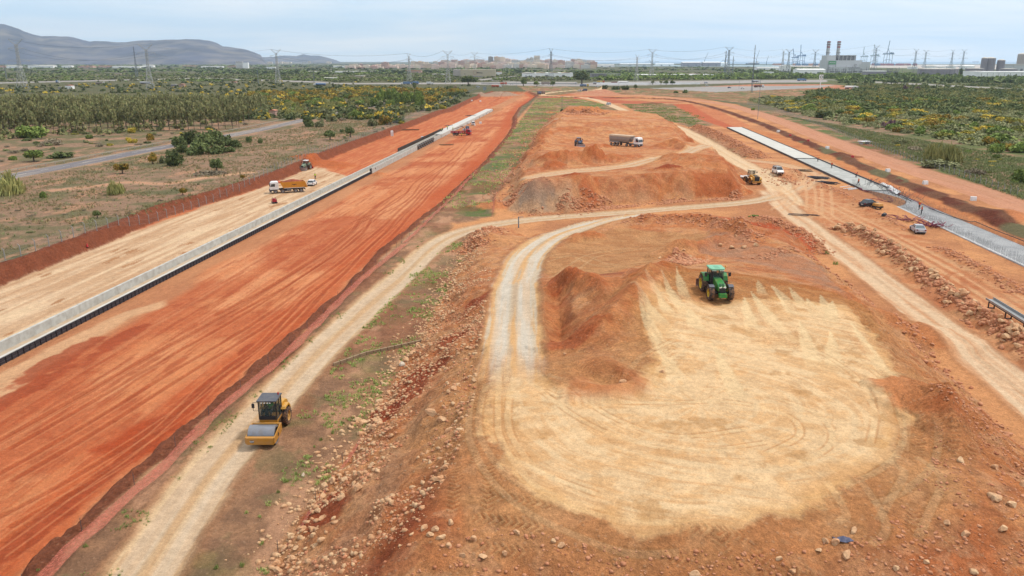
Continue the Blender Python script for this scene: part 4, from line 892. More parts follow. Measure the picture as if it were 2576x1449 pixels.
def rubble(name, pts, r, lab, m, seed=1, sub=1):
    """thousands of small stones nobody could count: one object"""
    pts = np.asarray(pts); r = np.asarray(r); zz = terrain(pts[:, 0], pts[:, 1])[0]
    bm = bmesh.new(); bmesh.ops.create_icosphere(bm, subdivisions=sub, radius=1.0); T = np.array([v.co[:] for v in bm.verts]); Fc = np.array([[v.index for v in f.verts] for f in bm.faces]); bm.free()
    rs = np.random.RandomState(seed); n = len(pts)
    Tn = T[None]*rs.uniform(.6, 1.35, (n, len(T), 1))*np.stack([rs.uniform(.8, 1.4, n), rs.uniform(.7, 1.1, n), rs.uniform(.5, .9, n)], 1)[:, None, :]*r[:, None, None]
    a_ = rs.uniform(0, 6.3, n); ca, sa = np.cos(a_)[:, None], np.sin(a_)[:, None]
    X = Tn[..., 0]*ca-Tn[..., 1]*sa; Y = Tn[..., 0]*sa+Tn[..., 1]*ca
    V_ = np.stack([X+pts[:, 0:1], Y+pts[:, 1:2], Tn[..., 2]+(zz+r*.08)[:, None]], -1).reshape(-1, 3)
    F_ = (Fc[None]+(np.arange(n)*len(T))[:, None, None]).reshape(-1, 3)
    o = fast_mesh(name, V_, F_, m); tag(o, lab, 'rubble', kind='stuff'); return o
def inpoly(P, n, m=0):
    P = np.array(P); lo, hi = P.min(0), P.max(0); out = []
    while sum(map(len, out)) < n:
        q = lo+rng.rand(n, 2)*(hi-lo); out.append(q[sdist(P, q[:, 0], q[:, 1]) > m])
    return np.concatenate(out)[:n]
FL = gps([(560, 1640), (690, 1445), (770, 1312), (850, 1182), (905, 1092), (960, 1002), (1050, 864), (1125, 737), (1168, 652), (1230, 600), (1235, 700, 3), (1215, 800, 5), (1200, 900, 6), (1190, 1000, 6.5), (1150, 1130, 6.6), (1080, 1280, 6.2), (1040, 1400, 6), (900, 1640, 4)])
A1 = inpoly(FL, 17000); A1 = A1[fbm(A1[:, 0], A1[:, 1], 3.5, 3, 201)+.22*rng.rand(len(A1)) > .56]
A2 = along(toeL, 2400, 1.3)
_h = len(A1)//2; rubble('rubble', A1[:_h], .03+.16*rng.rand(_h)**4, 'reddish small stones mixed over the left flank of the mound', M_ROCKR, 9); A1 = A1[_h:]
rubble('rubble', np.concatenate([A1, A2]), np.concatenate([.03+.20*rng.rand(len(A1))**5, .05+.2*rng.rand(len(A2))**2.5]), 'loose stones covering the left flank of the levelled mound', M_ROCK, 2)
FR = gps([(1040, 1400, 6), (1200, 1330, 6), (1800, 1375, 6), (2200, 1330, 6), (2340, 1180, 6.2), (2330, 960, 6), (2450, 1000, 4), (2575, 1100, 3), (2800, 1300, 3), (3000, 1800, 3), (700, 1800, 3)])
A3 = inpoly(FR, 12000); A3 = A3[fbm(A3[:, 0], A3[:, 1], 4, 3, 202)+.3*rng.rand(len(A3)) > .58]
rubble('rubble', A3, .025+.13*rng.rand(len(A3))**4, 'scattered small stones over the near and right edges of the mound', M_ROCKR, 3)
B = []; rr = []
for k, (ln, hw, hh) in enumerate(WINDS):
    n = (1900, 2600, 700, 260, 300, 300, 700)[k]; q = along(ln, n, hw*.42); B.append(q); rr.append((.12+.26*rng.rand(n)**2)*(1.2 if k < 2 else .9))
rubble('rubble', np.concatenate(B), np.concatenate(rr), 'broken stone heaped in long rows beside the haul roads', M_ROCKR, 4)
FP = gps([(1250, 515), (1300, 470, 3), (1400, 466, 5), (1500, 458, 5), (1600, 452, 5.1), (1700, 446, 5.2), (1850, 450, 5), (1900, 490), (1700, 512), (1500, 530), (1290, 540)])
C1 = inpoly(FP, 4000); C1 = C1[fbm(C1[:, 0], C1[:, 1], 6, 3, 203) > .48]
toe2 = gps([(1290, 540), (1430, 538), (1550, 520), (1700, 508), (1860, 503)]); C2 = along(toe2, 260, .8)
LW = gps([(1245, 500), (1290, 425), (1322, 378), (1352, 330), (1390, 296)]); C3 = along(LW, 700, 2.2)
bk = gps([(1400, 292, 5), (1452, 288, 5), (1490, 290, 5), (1538, 296, 4.)]); C4 = along(bk, 900, 2.6)
BW = gps([(1560, 560, 1), (1650, 556, 1), (1740, 560, 1), (1810, 565, 2), (1870, 585, 3), (1900, 620, 3)]); C5 = along(BW, 500, 1.3)
PI_ = gps([(1670, 650, 4), (1700, 630, 4), (1760, 645, 4), (1790, 660, 4), (1730, 668, 5)]); C6 = inpoly(PI_, 330)
ED = gps([(1920, 655, 3.5), (2050, 655, .5), (2140, 720, .8), (2235, 785, .8), (2335, 862, .8), (2430, 955, .8), (2550, 1075, .8), (2680, 1190, .8)]); C7 = along(np.array(ED)-np.array([1.2, 0]), 700, .7)
rubble('rubble', np.concatenate([C1, C2, C3, C4, C5, C6, C7]), np.concatenate([.1+.25*rng.rand(len(C1))**3, .1+.3*rng.rand(len(C2))**2.5, .12+.35*rng.rand(len(C3))**2, .18+.45*rng.rand(len(C4))**2, .1+.25*rng.rand(len(C5))**2, .14+.24*rng.rand(len(C6)), .08+.25*rng.rand(len(C7))**2]), 'stones strewn over the stockpile faces and mound rims', M_ROCKR, 6)

# ------------------------------------------------------------ fences and netting
def walk(line, step):
    P = np.array(line)[:, :2]; L = np.r_[0, np.cumsum(np.hypot(*(P[1:]-P[:-1]).T))]; u = np.arange(0, L[-1], step)
    x = np.interp(u, L, P[:, 0]); y = np.interp(u, L, P[:, 1]); return x, y, terrain(x, y)[0]
M_NET = bpy.data.materials.new('wire_mesh'); M_NET.use_nodes = True
def net_material(m, c, cover, sc):
    t = m.node_tree; b = t.nodes['Principled BSDF']; b.inputs['Base Color'].default_value = (*c, 1); b.inputs['Roughness'].default_value = .7
    tcq = N(t, 'ShaderNodeTexCoord'); w1 = N(t, 'ShaderNodeTexNoise'); w1.inputs['Scale'].default_value = sc; w1.inputs['Detail'].default_value = 5; t.links.new(tcq.outputs['Object'], w1.inputs[0])
    r_ = N(t, 'ShaderNodeMapRange'); r_.inputs['From Min'].default_value = .35; r_.inputs['From Max'].default_value = .65; r_.inputs['To Min'].default_value = cover*.5; r_.inputs['To Max'].default_value = cover*1.5; t.links.new(w1.outputs[0], r_.inputs[0]); t.links.new(r_.outputs[0], b.inputs['Alpha'])
net_material(M_NET, S(150, 152, 150), .05, 3)
def wire_fence(line, step, hgt, lab, crank=True, maxp=100, net=True):
    x, y, z = walk(line, step); r = empty('wire_fence', (x[0], y[0], z[0]), 0, lab, 'fence'); me = None
    order = np.argsort(np.hypot(x, y)); near = set(order[:maxp].tolist()); rest = MB()
    for k in range(len(x)):
        mb = MB() if k in near else rest; q = (0, 0, 0) if k in near else (x[k], y[k], z[k])
        if k in near and me is not None:
            o = bpy.data.objects.new('post', me)
            col.objects.link(o)
        else:
            mb.box((q[0], q[1], q[2]+hgt*.42), (.1, .1, hgt*.84))
            if crank: mb.box((q[0]-.13, q[1], q[2]+hgt*.9), (.07, .07, hgt*.2), ry=-.75)
            if k in near: o = mb.build('post', M_STEEL); me = o.data
            else: continue
        o.location = (x[k], y[k], z[k]); rel(o, r)
    if len(rest.v): rel(tag(rest.build('post', M_STEEL), kind='stuff'), r)
    mb = MB()
    for k in range(len(x)-1):
        for u_ in (.05, .45, .8): mb.bar((x[k], y[k], z[k]+hgt*u_), (x[k+1], y[k+1], z[k+1]+hgt*u_), .005)
    rel(mb.build('wire', M_STEEL), r)
    if net:
        V_ = []; F_ = []
        for k in range(len(x)): V_ += [(x[k], y[k], z[k]+.02), (x[k], y[k], z[k]+hgt*.8)]
        for k in range(len(x)-1): F_.append((2*k, 2*k+2, 2*k+3, 2*k+1))
        rel(mesh_obj('netting', V_, F_, M_NET), r)
    return r
wire_fence(gps([(-300, 770), (-100, 700), (0, 664), (100, 632), (225, 589), (400, 532), (500, 500), (600, 468), (660, 446), (730, 415), (800, 389), (900, 352), (1000, 312), (1060, 285), (1130, 254), (1180, 232), (1238, 212)]), 3.3, 2.1, 'wire mesh fence on cranked steel posts along the top of the left bank')
wire_fence(gps([(1880, 262), (1960, 282), (2060, 316), (2160, 356), (2300, 408), (2400, 440), (2500, 474), (2600, 508), (2720, 545)]), 3.3, 2.1, 'wire mesh fence on cranked posts right of the outer dirt road')
M_ONET = bpy.data.materials.new('orange_net'); M_ONET.use_nodes = True
net_material(M_ONET, S(242, 132, 104), .42, 5)
def orange_net(line, lab, hgt=.55, lean=.9, st=2.0):
    x, y, z = walk(line, st); V_ = []; F_ = []
    for k in range(len(x)):
        j = min(k+1, len(x)-1); i_ = max(k-1, 0); d = Vector((x[j]-x[i_], y[j]-y[i_])).normalized(); n_ = Vector((-d.y, d.x))
        for u_ in (0, .33, .66, 1):
            wv = .12*math.sin(k*1.7+u_*4)+.25*math.sin(k*.31)
            V_.append((x[k]-n_.x*(lean*u_+wv*.4), y[k]-n_.y*(lean*u_+wv*.4), z[k]+.06+hgt*u_*(.55+.45*abs(math.sin(k*.9+random.random()*.4)))))
    for k in range(len(x)-1):
        for q in range(3): F_.append((k*4+q, k*4+4+q, k*4+5+q, k*4+q+1))
    r = empty('safety_netting', (x[0], y[0], z[0]), 0, lab, 'netting'); rel(mesh_obj('net', V_, F_, M_ONET), r)
    mb = MB()
    for k in range(0, len(x), 3): mb.cyl((x[k], y[k], z[k]-.1), (x[k], y[k], z[k]+1.0), .02, .02, 5)
    rel(tag(mb.build('stake', M_REBAR), kind='stuff'), r); return r
orange_net(gps([(60, 1480), (150, 1385), (300, 1252), (400, 1168), (480, 1085), (560, 1015), (630, 958), (700, 900), (770, 828), (830, 770), (900, 705), (960, 655), (1010, 612)]), 'torn orange safety netting sagging between the red trench and the pale haul road', lean=1.5)
orange_net(gps([(1010, 612), (1060, 565), (1110, 520), (1150, 478), (1190, 432), (1225, 388), (1262, 346)]), 'orange safety netting along the trench edge beyond the haul road bend', lean=1.2)
orange_net(gps([(1280, 330), (1300, 296), (1318, 276), (1334, 262)]), 'far stretch of orange netting beside the grassy field', lean=.5)
orange_net(gps([(1312, 262), (1330, 252), (1350, 240), (1362, 231)]), 'orange netting at the far corner of the trench by the dump trucks', lean=.5)
orange_net(gps([(1228, 256), (1262, 240), (1275, 236)]), 'orange netting strip across the far end of the red trench', lean=.5)
orange_net(gps([(1235, 545), (1243, 500), (1262, 468), (1290, 425), (1308, 400)]), 'orange netting at the left foot of the middle stockpile', lean=.4)
orange_net(gps([(700, 1395), (730, 1372), (830, 1215), (905, 1100)]), 'scraps of orange netting at the foot of the rubble slope', hgt=.5, lean=.5)

# low block kerb in the weedy strip
q0, q1, q2 = gp(838, 922), gp(920, 893), gp(1060, 862)
mb = MB()
for a_, b_ in ((q0, q1), (q1, q2)):
    A_ = Vector(a_[:2]); B_ = Vector(b_[:2]); L_ = (B_-A_).length; n_ = int(L_/.8)
    for k in range(n_):
        p = A_.lerp(B_, (k+.5)/n_); mb.box((p.x, p.y, gz(p.x, p.y)+.14), (.78, .22, .42), rz=math.atan2(B_.y-A_.y, B_.x-A_.x))
tag(mb.build('garden_wall', mat('old_block', S(168, 140, 112), .9, bump=.2)), 'low weathered block wall crossing the weedy strip', 'wall')
# ------------------------------------------------------------ paints
def paint(n, c, r=.35, dirt=(S(196, 160, 126), .35)): return mat(n, c, r, var=.06, scale=1.2, dirt=dirt, spec=.5)
PW_ = paint('white_paint', S(244, 244, 246, 1.25)); PY = paint('yellow_paint', S(232, 172, 58)); PYD = paint('ochre_paint', S(212, 150, 56)); PB = mat('black_plastic', S(48, 48, 54), .5, var=.15)
GLASS = mat('dark_glass', S(58, 68, 76), .08, var=.1, spec=.8); GLASSL = mat('pale_glass', S(120, 134, 142), .08, var=.1, spec=.8)
TYRE = mat('tyre', S(62, 58, 60), .9, var=.2, scale=3, dirt=(S(176, 130, 94), .8)); RIMG = mat('grey_rim', S(170, 168, 170), .5, .3); RIMY = paint('yellow_rim', S(240, 204, 50), .5)
PG = paint('green_paint', S(38, 146, 60), .38, (S(186, 150, 104), .3)); PGR = mat('pale_green_roof', S(142, 212, 176), .5, var=.05); PO = paint('orange_paint', S(236, 154, 30), .4, (S(210, 150, 90), .15))
PRED = paint('red_paint', S(196, 34, 48), .35, (S(150, 60, 50), .15)); PBLUE = paint('blue_paint', S(52, 84, 128), .4); PSIL = paint('silver_paint', S(204, 206, 216), .3, (S(190, 170, 150), .15)); PBLK = paint('black_paint', S(34, 38, 54), .2, (S(150, 120, 96), .18))
PNAVY = mat('dark_chassis', S(58, 60, 74), .6, var=.2, dirt=(S(150, 120, 96), .4)); LAMP = mat('lamp_lens', S(240, 240, 236, 1.2), .15); TAIL = mat('tail_lens', S(150, 30, 34), .25); AMB = mat('amber_lens', S(255, 176, 30), .3); DRUM = mat('drum_steel', S(158, 162, 174), .42, .35, var=.12, scale=1.5, dirt=(S(150, 140, 134), .5))
PGREY = paint('grey_body', S(168, 156, 150), .5, (S(200, 170, 140), .5)); PLF = paint('sage_paint', S(134, 160, 138), .45); STEELB = mat('worn_blade', S(196, 190, 192), .35, .5, var=.2, scale=2, dirt=(S(176, 120, 90), .5))
SOILR = mat('red_soil', S(164, 88, 64), .95, var=.25, scale=1.3, bump=.6); BEACON = mat('red_beacon', S(200, 60, 56), .3)

def head(pf, pr, h, hr=None):
    """ground position of the front and rear contact points -> centre and heading"""
    a = Vector(gp(*pf, h)); b_ = Vector(gp(*pr, h if hr is None else hr)); d = a-b_
    return a, b_, math.atan2(-d.x, d.y)
def wheel(par, x, y, r, w_, rim, z=None, lug=0, n=20, double=False):
    z = r if z is None else z; sx_ = 1 if x > 0 else -1
    mb = MB(); hw = w_/2
    mb.lathe([(r*.58, -hw*.9), (r*.86, -hw), (r*.97, -hw*.8), (r, -hw*.4), (r, hw*.4), (r*.97, hw*.8), (r*.86, hw), (r*.58, hw*.9)], (0, 0, 0), 'x', n)
    if lug:
        for i in range(lug):
            a = 2*PI*i/lug
            for s_ in (-1, 1):
                a2 = a+(PI/lug if s_ > 0 else 0); p = [(s_*hw*.05, a2+.16), (s_*hw*.95, a2-.14)]
                P0 = Vector((p[0][0], math.cos(p[0][1])*r*1.0, math.sin(p[0][1])*r*1.0)); P1 = Vector((p[1][0], math.cos(p[1][1])*r*.985, math.sin(p[1][1])*r*.985))
                mb.cyl(P0, P1, r*.045, r*.04, 4)
    o = mb.build('wheel', TYRE, par, smooth=False); o.location = (x, y, z)
    mb = MB(); mb.lathe([(r*.6, -hw*.86), (r*.52, -hw*.5), (r*.5, sx_*hw*.25), (r*.18, sx_*hw*.35), (r*.15, sx_*hw*.75), (0.001, sx_*hw*.75)] if sx_ > 0 else [(r*.6, hw*.86), (r*.52, hw*.5), (r*.5, -hw*.25), (r*.18, -hw*.35), (r*.15, -hw*.75), (.001, -hw*.75)], (0, 0, 0), 'x', 16)
    mb.lathe([(r*.58, sx_*hw*.9), (r*.52, sx_*hw*.8), (r*.5, sx_*hw*.3)], (0, 0, 0), 'x', 16)
    mb.build('rim', rim, o); return o

# ------------------------------------------------------------ people
SKIN = mat('skin', S(198, 140, 110), .6, var=.05); M_OV = mat('orange_vest', S(244, 96, 40), .7, var=.08); M_YV = mat('yellow_vest', S(206, 238, 70), .7, var=.08); M_TR = mat('dark_trousers', S(66, 64, 74), .8, var=.15); M_HEL = mat('yellow_helmet', S(240, 214, 90), .4); M_HAIR = mat('dark_hair', S(44, 36, 34), .7); M_GV = mat('green_vest', S(90, 214, 80), .7, var=.08); M_HW = mat('white_helmet', S(236, 236, 232), .4)
def skinobj(name, V, E, Rr, m, par, sub=1, root=0):
    me = bpy.data.meshes.new(name); me.from_pydata([tuple(v) for v in V], E, []); me.update(); me.materials.append(m)
    o = bpy.data.objects.new(name, me); col.objects.link(o)
    if par: o.parent = par
    md = o.modifiers.new('skin', 'SKIN'); md.use_smooth_shade = True
    if not me.skin_vertices: pass
    for i, r in enumerate(Rr): me.skin_vertices[0].data[i].radius = (r, r)
    me.skin_vertices[0].data[root].use_root = True
    s_ = o.modifiers.new('sub', 'SUBSURF'); s_.levels = sub; s_.render_levels = sub
    return o
def person(loc, rz, lab, group, vest=M_OV, hat=M_HEL, pose='stand', trousers=M_TR, scale=1.0):
    P = {'hip': (0, 0, .93), 'chest': (0, 0, 1.30), 'neck': (0, .0, 1.50), 'head': (0, .02, 1.62), 'top': (0, .02, 1.72)}
    J = {'lk': (-.10, .03, .50), 'la': (-.11, 0, .08), 'lt': (-.12, .15, .04), 'rk': (.10, .03, .50), 'ra': (.11, 0, .08), 'rt': (.12, .15, .04), 'ls': (-.20, 0, 1.42), 'le': (-.27, -.02, 1.14), 'lw': (-.25, .12, .90), 'rs': (.20, 0, 1.42), 're': (.27, -.02, 1.14), 'rw': (.25, .12, .90)}
    if pose == 'walk': J.update(lk=(-.10, .18, .52), la=(-.11, .26, .10), lt=(-.12, .40, .06), rk=(.10, -.06, .50), ra=(.11, -.30, .12), rt=(.12, -.18, .05), le=(-.28, -.10, 1.15), lw=(-.24, .08, .94), re=(.28, .1, 1.16), rw=(.2, .3, 1.06))
    if pose == 'reach': J.update(le=(-.25, .2, 1.22), lw=(-.15, .42, 1.12), re=(.25, .2, 1.22), rw=(.12, .44, 1.16))
    if pose == 'raise': J.update(le=(-.32, .12, 1.5), lw=(-.3, .2, 1.78), re=(.26, .2, 1.2), rw=(.12, .4, 1.1))
    if pose == 'bend':
        P.update(hip=(0, -.12, .88), chest=(0, .16, 1.12), neck=(0, .33, 1.22), head=(0, .42, 1.27), top=(0, .50, 1.31)); J.update(lk=(-.12, .06, .48), rk=(.12, .06, .48), ls=(-.2, .27, 1.2), rs=(.2, .27, 1.2), le=(-.23, .36, .92), lw=(-.14, .48, .70), re=(.23, .36, .92), rw=(.14, .50, .68))
    if pose == 'crouch':
        P.update(hip=(0, -.1, .42), chest=(0, .08, .78), neck=(0, .14, .97), head=(0, .2, 1.06), top=(0, .22, 1.16)); J.update(lk=(-.17, .32, .52), la=(-.14, .05, .08), lt=(-.15, .2, .04), rk=(.17, .32, .5), ra=(.14, .05, .08), rt=(.15, .2, .04), ls=(-.2, .1, .9), rs=(.2, .1, .9), le=(-.26, .28, .66), lw=(-.16, .48, .5), re=(.26, .28, .66), rw=(.16, .5, .5))
    if pose == 'sit':
        P.update(hip=(0, -.1, .2), chest=(0, -.12, .58), neck=(0, -.1, .78), head=(0, -.07, .9), top=(0, -.07, 1.0)); J.update(lk=(-.16, .36, .26), la=(-.16, .42, -.12), lt=(-.16, .56, -.16), rk=(.16, .36, .26), ra=(.16, .42, -.12), rt=(.16, .56, -.16), ls=(-.2, -.12, .7), rs=(.2, -.12, .7), le=(-.26, .08, .5), lw=(-.16, .32, .55), re=(.26, .08, .5), rw=(.16, .32, .55))
    A = {k: Vector(v) for k, v in list(P.items())+list(J.items())}
    V = [A['hip'], A['chest'], A['neck'], A['head'], A['top']]; E = [(0, 1), (1, 2), (2, 3), (3, 4)]; Rr = [.13, .14, .06, .095, .075]
    def chain(start, pts, rs):
        p = start
        for q, r in zip(pts, rs):
            V.append(Vector(q)); Rr.append(r); E.append((p, len(V)-1)); p = len(V)-1
        return p
    fw = (A['head']-A['neck']); nose = A['head']+Vector((0, .115, -.01)) if pose != 'bend' else A['head']+Vector((0, .07, -.1))
    chain(3, [nose], [.018]); chain(3, [A['head']+Vector((-.1, 0, 0))], [.02]); chain(3, [A['head']+Vector((.1, 0, 0))], [.02])
    for s_ in ('l', 'r'):
        sg = -1 if s_ == 'l' else 1
        chain(0, [A['hip']+Vector((sg*.09, 0, -.06)), A[s_+'k'], A[s_+'a'], A[s_+'t']], [.09, .062, .042, .038])
        q = chain(1, [A[s_+'s'], A[s_+'e'], A[s_+'w']], [.06, .042, .03]); d = (A[s_+'w']-A[s_+'e']).normalized(); sd2 = Vector((1, 0, 0))
        pm = chain(q, [A[s_+'w']+d*.07], [.034])
        for f_ in range(4): chain(pm, [A[s_+'w']+d*(.12+.01*(f_ % 2))+sd2*(.024*(f_-1.5)), A[s_+'w']+d*(.17+.012*(1.5-abs(f_-1.5)))+sd2*(.022*(f_-1.5))+Vector((0, -.02, 0))], [.009, .008])
        chain(q, [A[s_+'w']+d*.04-sd2*sg*.045, A[s_+'w']+d*.085-sd2*sg*.06], [.011, .009])
    body = skinobj('person', V, E, Rr, SKIN, None); body.location = loc; body.rotation_euler = (0, 0, rz); body.scale = (scale,)*3
    tag(body, lab, 'person', group)
    mid = A['hip'].lerp(A['chest'], .5)
    V2 = [A['hip']+Vector((0, 0, -.02)), mid, A['chest'], A['neck'].lerp(A['chest'], .35), A['ls'], A['ls'].lerp(A['le'], .8), A['rs'], A['rs'].lerp(A['re'], .8)]
    skinobj('jacket', V2, [(0, 1), (1, 2), (2, 3), (2, 4), (4, 5), (2, 6), (6, 7)], [.155, .16, .17, .09, .078, .062, .078, .062], vest, body)
    V3 = [A['hip']+Vector((0, 0, -.02)), A['hip']+Vector((-.09, 0, -.07)), A['lk'], A['la']+Vector((0, 0, .03)), A['hip']+Vector((.09, 0, -.07)), A['rk'], A['ra']+Vector((0, 0, .03))]
    skinobj('trousers', V3, [(0, 1), (1, 2), (2, 3), (0, 4), (4, 5), (5, 6)], [.14, .105, .078, .062, .105, .078, .062], trousers, body)
    mb = MB()
    for s_ in ('l', 'r'): a = A[s_+'a']; t_ = A[s_+'t']; mb.box(((a+t_)/2+Vector((0, 0, -.005))), (.1, .28, .1), rz=math.atan2(-(t_-a).x, (t_-a).y))
    mb.build('boots', PB, body)
    mb = MB(); mb.ball(A['head']+Vector((0, 0, .05))+fw*.25, (.125, .135, .1), 10, 6)
    if hat is not M_HAIR: mb.box(A['head']+Vector((0, .08, .05))+fw*.1, (.2, .16, .025))
    mb.build('helmet' if hat is not M_HAIR else 'hair', hat, body); return body

# ------------------------------------------------------------ road roller
a_, b_, _ = head((663, 1122), (663, 1100), 0)
z0 = gz(-19.8, 60.5)
rol = empty('road_roller', (-20.2, 60.9, z0-.02), PI, 'yellow single drum road roller with dark cab at the edge of the pale haul road', 'road roller')
mb = MB(); mb.lathe([(.60, -1.05), (.765, -1.065), (.765, 1.065), (.60, 1.05), (.58, .95)], (0, 1.95, .77), 'x', 48); mb.lathe([(.6, -.9), (.001, -.9)], (0, 1.95, .77), 'x', 24); mb.lathe([(.6, .9), (.001, .9)], (0, 1.95, .77), 'x', 24)
mb.build('drum', DRUM, rol)
fr = MB()
for sx_ in (-1, 1):
    fr.prism([(2.75, .42), (3.02, .45), (3.02, .98), (2.7, 1.02), (1.1, 1.35), (.85, 1.3), (.85, .75), (1.15, .5)], sx_*1.10, sx_*1.19)
fr.prism([(2.78, .36), (3.05, .36), (3.05, .95), (2.78, .99)], -1.10, 1.10)
fr.box((0, .95, .95), (2.2, .22, .7)); fr.box((0, .55, .85), (.7, .7, .5))
frame = fr.build('drum_frame', PYD, rol, bevel=.02)
mb = MB()
for sx_ in (-1, 1): mb.cyl((sx_*1.185, 1.95, .78), (sx_*1.20, 1.95, .78), .15, .15, 12)
mb.build('side_opening', PB, frame)
mb = MB(); mb.box((0, 3.052, .62), (.30, .012, .22)); dec = mb.build('badge', PB, rol); dec.location = (.62, 0, .02)
def text(s_, size, m, par, loc, rot, name='lettering', ext=.004, sx=1.0, bold=0.0):
    c = bpy.data.curves.new(name, 'FONT'); c.body = s_; c.size = size; c.extrude = ext; c.align_x = 'CENTER'; c.align_y = 'CENTER'; c.offset = bold; c.materials.append(m)
    o = bpy.data.objects.new(name, c); col.objects.link(o)
    dg = bpy.context.evaluated_depsgraph_get(); me = bpy.data.meshes.new_from_object(o.evaluated_get(dg)); bpy.data.objects.remove(o); me.name = name
    o = bpy.data.objects.new(name, me); col.objects.link(o)
    if par: o.parent = par
    o.location = loc; o.rotation_euler = rot; o.scale = (sx, 1, 1); return o
text('CAT', .17, PW_, dec, (0, 3.062, .62), (PI/2, 0, PI), bold=.006)
cb_ = MB(); cb_.box((0, -.25, 1.28), (1.5, 1.5, .3)); cb_.box((0, -1.0, .9), (1.0, 2.0, .5)); cb_.box((.75, .1, 1.0), (.35, .5, .12)); cb_.box((.8, .05, .75), (.3, .45, .08)); cb_.box((.8, -.3, 1.05), (.1, .1, .7))
cb_.build('platform', PYD, rol, bevel=.02)
cab = MB()
def frustum_frame(mb, x0, x1, y0, y1, z0_, z1, tx, ty, r, mids=()):
    P = [(x0, y0), (x1, y0), (x1, y1), (x0, y1)]; Q = [(p[0]*tx, y0+(p[1]-y0)*ty) for p in P]
    for p, q in zip(P, Q): mb.cyl((p[0], p[1], z0_), (q[0], q[1], z1), r, r, 4)
    for k in range(4): mb.cyl((*P[k], z0_), (*P[(k+1) % 4], z0_), r, r, 4); mb.cyl((*Q[k], z1), (*Q[(k+1) % 4], z1), r, r, 4)
frustum_frame(cab, -.72, .72, -.95, .5, 1.4, 3.0, 1, 1, .05); cab.box((0, .52, 1.55), (1.3, .04, .32)); cab.box((.72, -.35, 2.2), (.06, .07, 1.6)); cab.box((-.72, -.35, 2.2), (.06, .07, 1.6)); cab.box((.2, .1, 1.75), (.25, .25, .6))
cabo = cab.build('cab', PB, rol)
GCAB = bpy.data.materials.new('cab_glass'); GCAB.use_nodes = True; _b = GCAB.node_tree.nodes['Principled BSDF']; _b.inputs['Base Color'].default_value = (.05, .08, .08, 1); _b.inputs['Roughness'].default_value = .06; _b.inputs['Alpha'].default_value = .32
mb = MB(); mb.box((0, .49, 2.25), (1.36, .012, 1.4)); mb.box((0, -.94, 2.2), (1.36, .012, 1.5)); mb.box((.71, -.22, 2.2), (.012, 1.38, 1.5)); mb.box((-.71, -.22, 2.2), (.012, 1.38, 1.5)); mb.build('window', GCAB, cabo)
mb = MB(); mb.box((0, -.2, 3.06), (1.66, 1.75, .1)); mb.build('roof', mat('dark_roof', S(84, 86, 98), .45, var=.1, dirt=(S(130, 124, 118), .5)), rol, bevel=.03)
mb = MB(); mb.cyl((-.6, -.75, 3.1), (-.6, -.75, 3.28), .075, .06, 10); mb.build('beacon', BEACON, rol)
mb = MB()
for x_ in (-.3, -.1, .15, .4): mb.box((x_, .66, 2.93), (.12, .06, .08))
mb.build('work_light', LAMP, rol)
mb = MB(); mb.box((1.12, .62, 2.66), (.22, .07, .38)); mb.tube([(.75, .5, 2.9), (1.12, .6, 2.95), (1.12, .62, 2.6), (1.12, .6, 2.2), (.75, .5, 2.15)], .02, 5); mb.build('mirror', PB, rol)
mb = MB(); mb.box((-1.0, .45, 2.5), (.16, .06, .32)); mb.bar((-.75, .45, 2.6), (-1.0, .45, 2.6), .02); mb.build('mirror', PB, rol)
hd = MB(); hd.prism([(-.98, 1.0), (-.98, 2.15), (-1.5, 2.2), (-2.5, 2.02), (-2.95, 1.7), (-3.0, .9), (-2.6, .75)], -.72, .72, inset=.1)
for sx_ in (-1, 1): hd.prism([(-.75, 1.72), (-.95, 1.9), (-1.9, 1.9), (-2.3, 1.5), (-2.35, 1.25), (-2.2, 1.25), (-2.1, 1.45), (-1.85, 1.72), (-1.1, 1.75)], sx_*.70, sx_*1.1)
hood = hd.build('engine_hood', PY, rol, bevel=.03)
mb = MB(); mb.box((-.735, -1.7, 1.6), (.03, .8, .35)); mb.box((.735, -1.7, 1.6), (.03, .8, .35)); mb.build('side_grille', PB, hood)
for sx_ in (-1, 1): wheel(rol, sx_*.86, -1.62, .78, .55, paint('tan_rim', S(222, 170, 90), .6), lug=22)
rol_driver = person((-20.2, 61.15, z0+1.75), PI, 'driver in a bright green vest seated inside the roller cab', None, M_GV, M_HAIR, 'sit')

# ------------------------------------------------------------ green tractor
zt = gz(20.8, 78.5); 
tr = empty('tractor', (21.2, 79.4, zt), PI+.02, 'green tractor with yellow wheels at the top of the levelled yard, facing the camera', 'tractor')
for sx_ in (-1, 1):
    wheel(tr, sx_*.98, 1.55, .76, .56, RIMY, lug=20); wheel(tr, sx_*1.02, -1.35, .98, .66, RIMY, lug=24)
mb = MB(); mb.prism([(-.3, 1.05), (-.3, 1.98), (.8, 1.93), (1.9, 1.72), (2.25, 1.5), (2.3, 1.1), (1.9, .95)], -.40, .40, inset=.10)
hood = mb.build('bonnet', PG, tr, smooth=False, bevel=.04)
mb = MB(); mb.box((-.15, 1.98, 1.735), (.2, .42, .02), rx=-.2); mb.box((.15, 1.98, 1.735), (.2, .42, .02), rx=-.2); mb.build('bonnet_vent', mat('dark_green', S(28, 84, 50), .4), hood)
mb = MB(); mb.box((0, 2.30, 1.27), (.66, .05, .42)); mb.build('grille', PB, hood)
for sx_ in (-1, 1): mb = MB(); mb.box((sx_*.21, 2.31, 1.52), (.26, .06, .12), ry=sx_*.25); mb.build('headlight', LAMP, hood)
mb = MB(); mb.box((0, 2.45, .86), (.78, .5, .18)); mb.box((0, 2.55, .66), (.80, .42, .24)); mb.build('front_weight', PG, tr, bevel=.03)
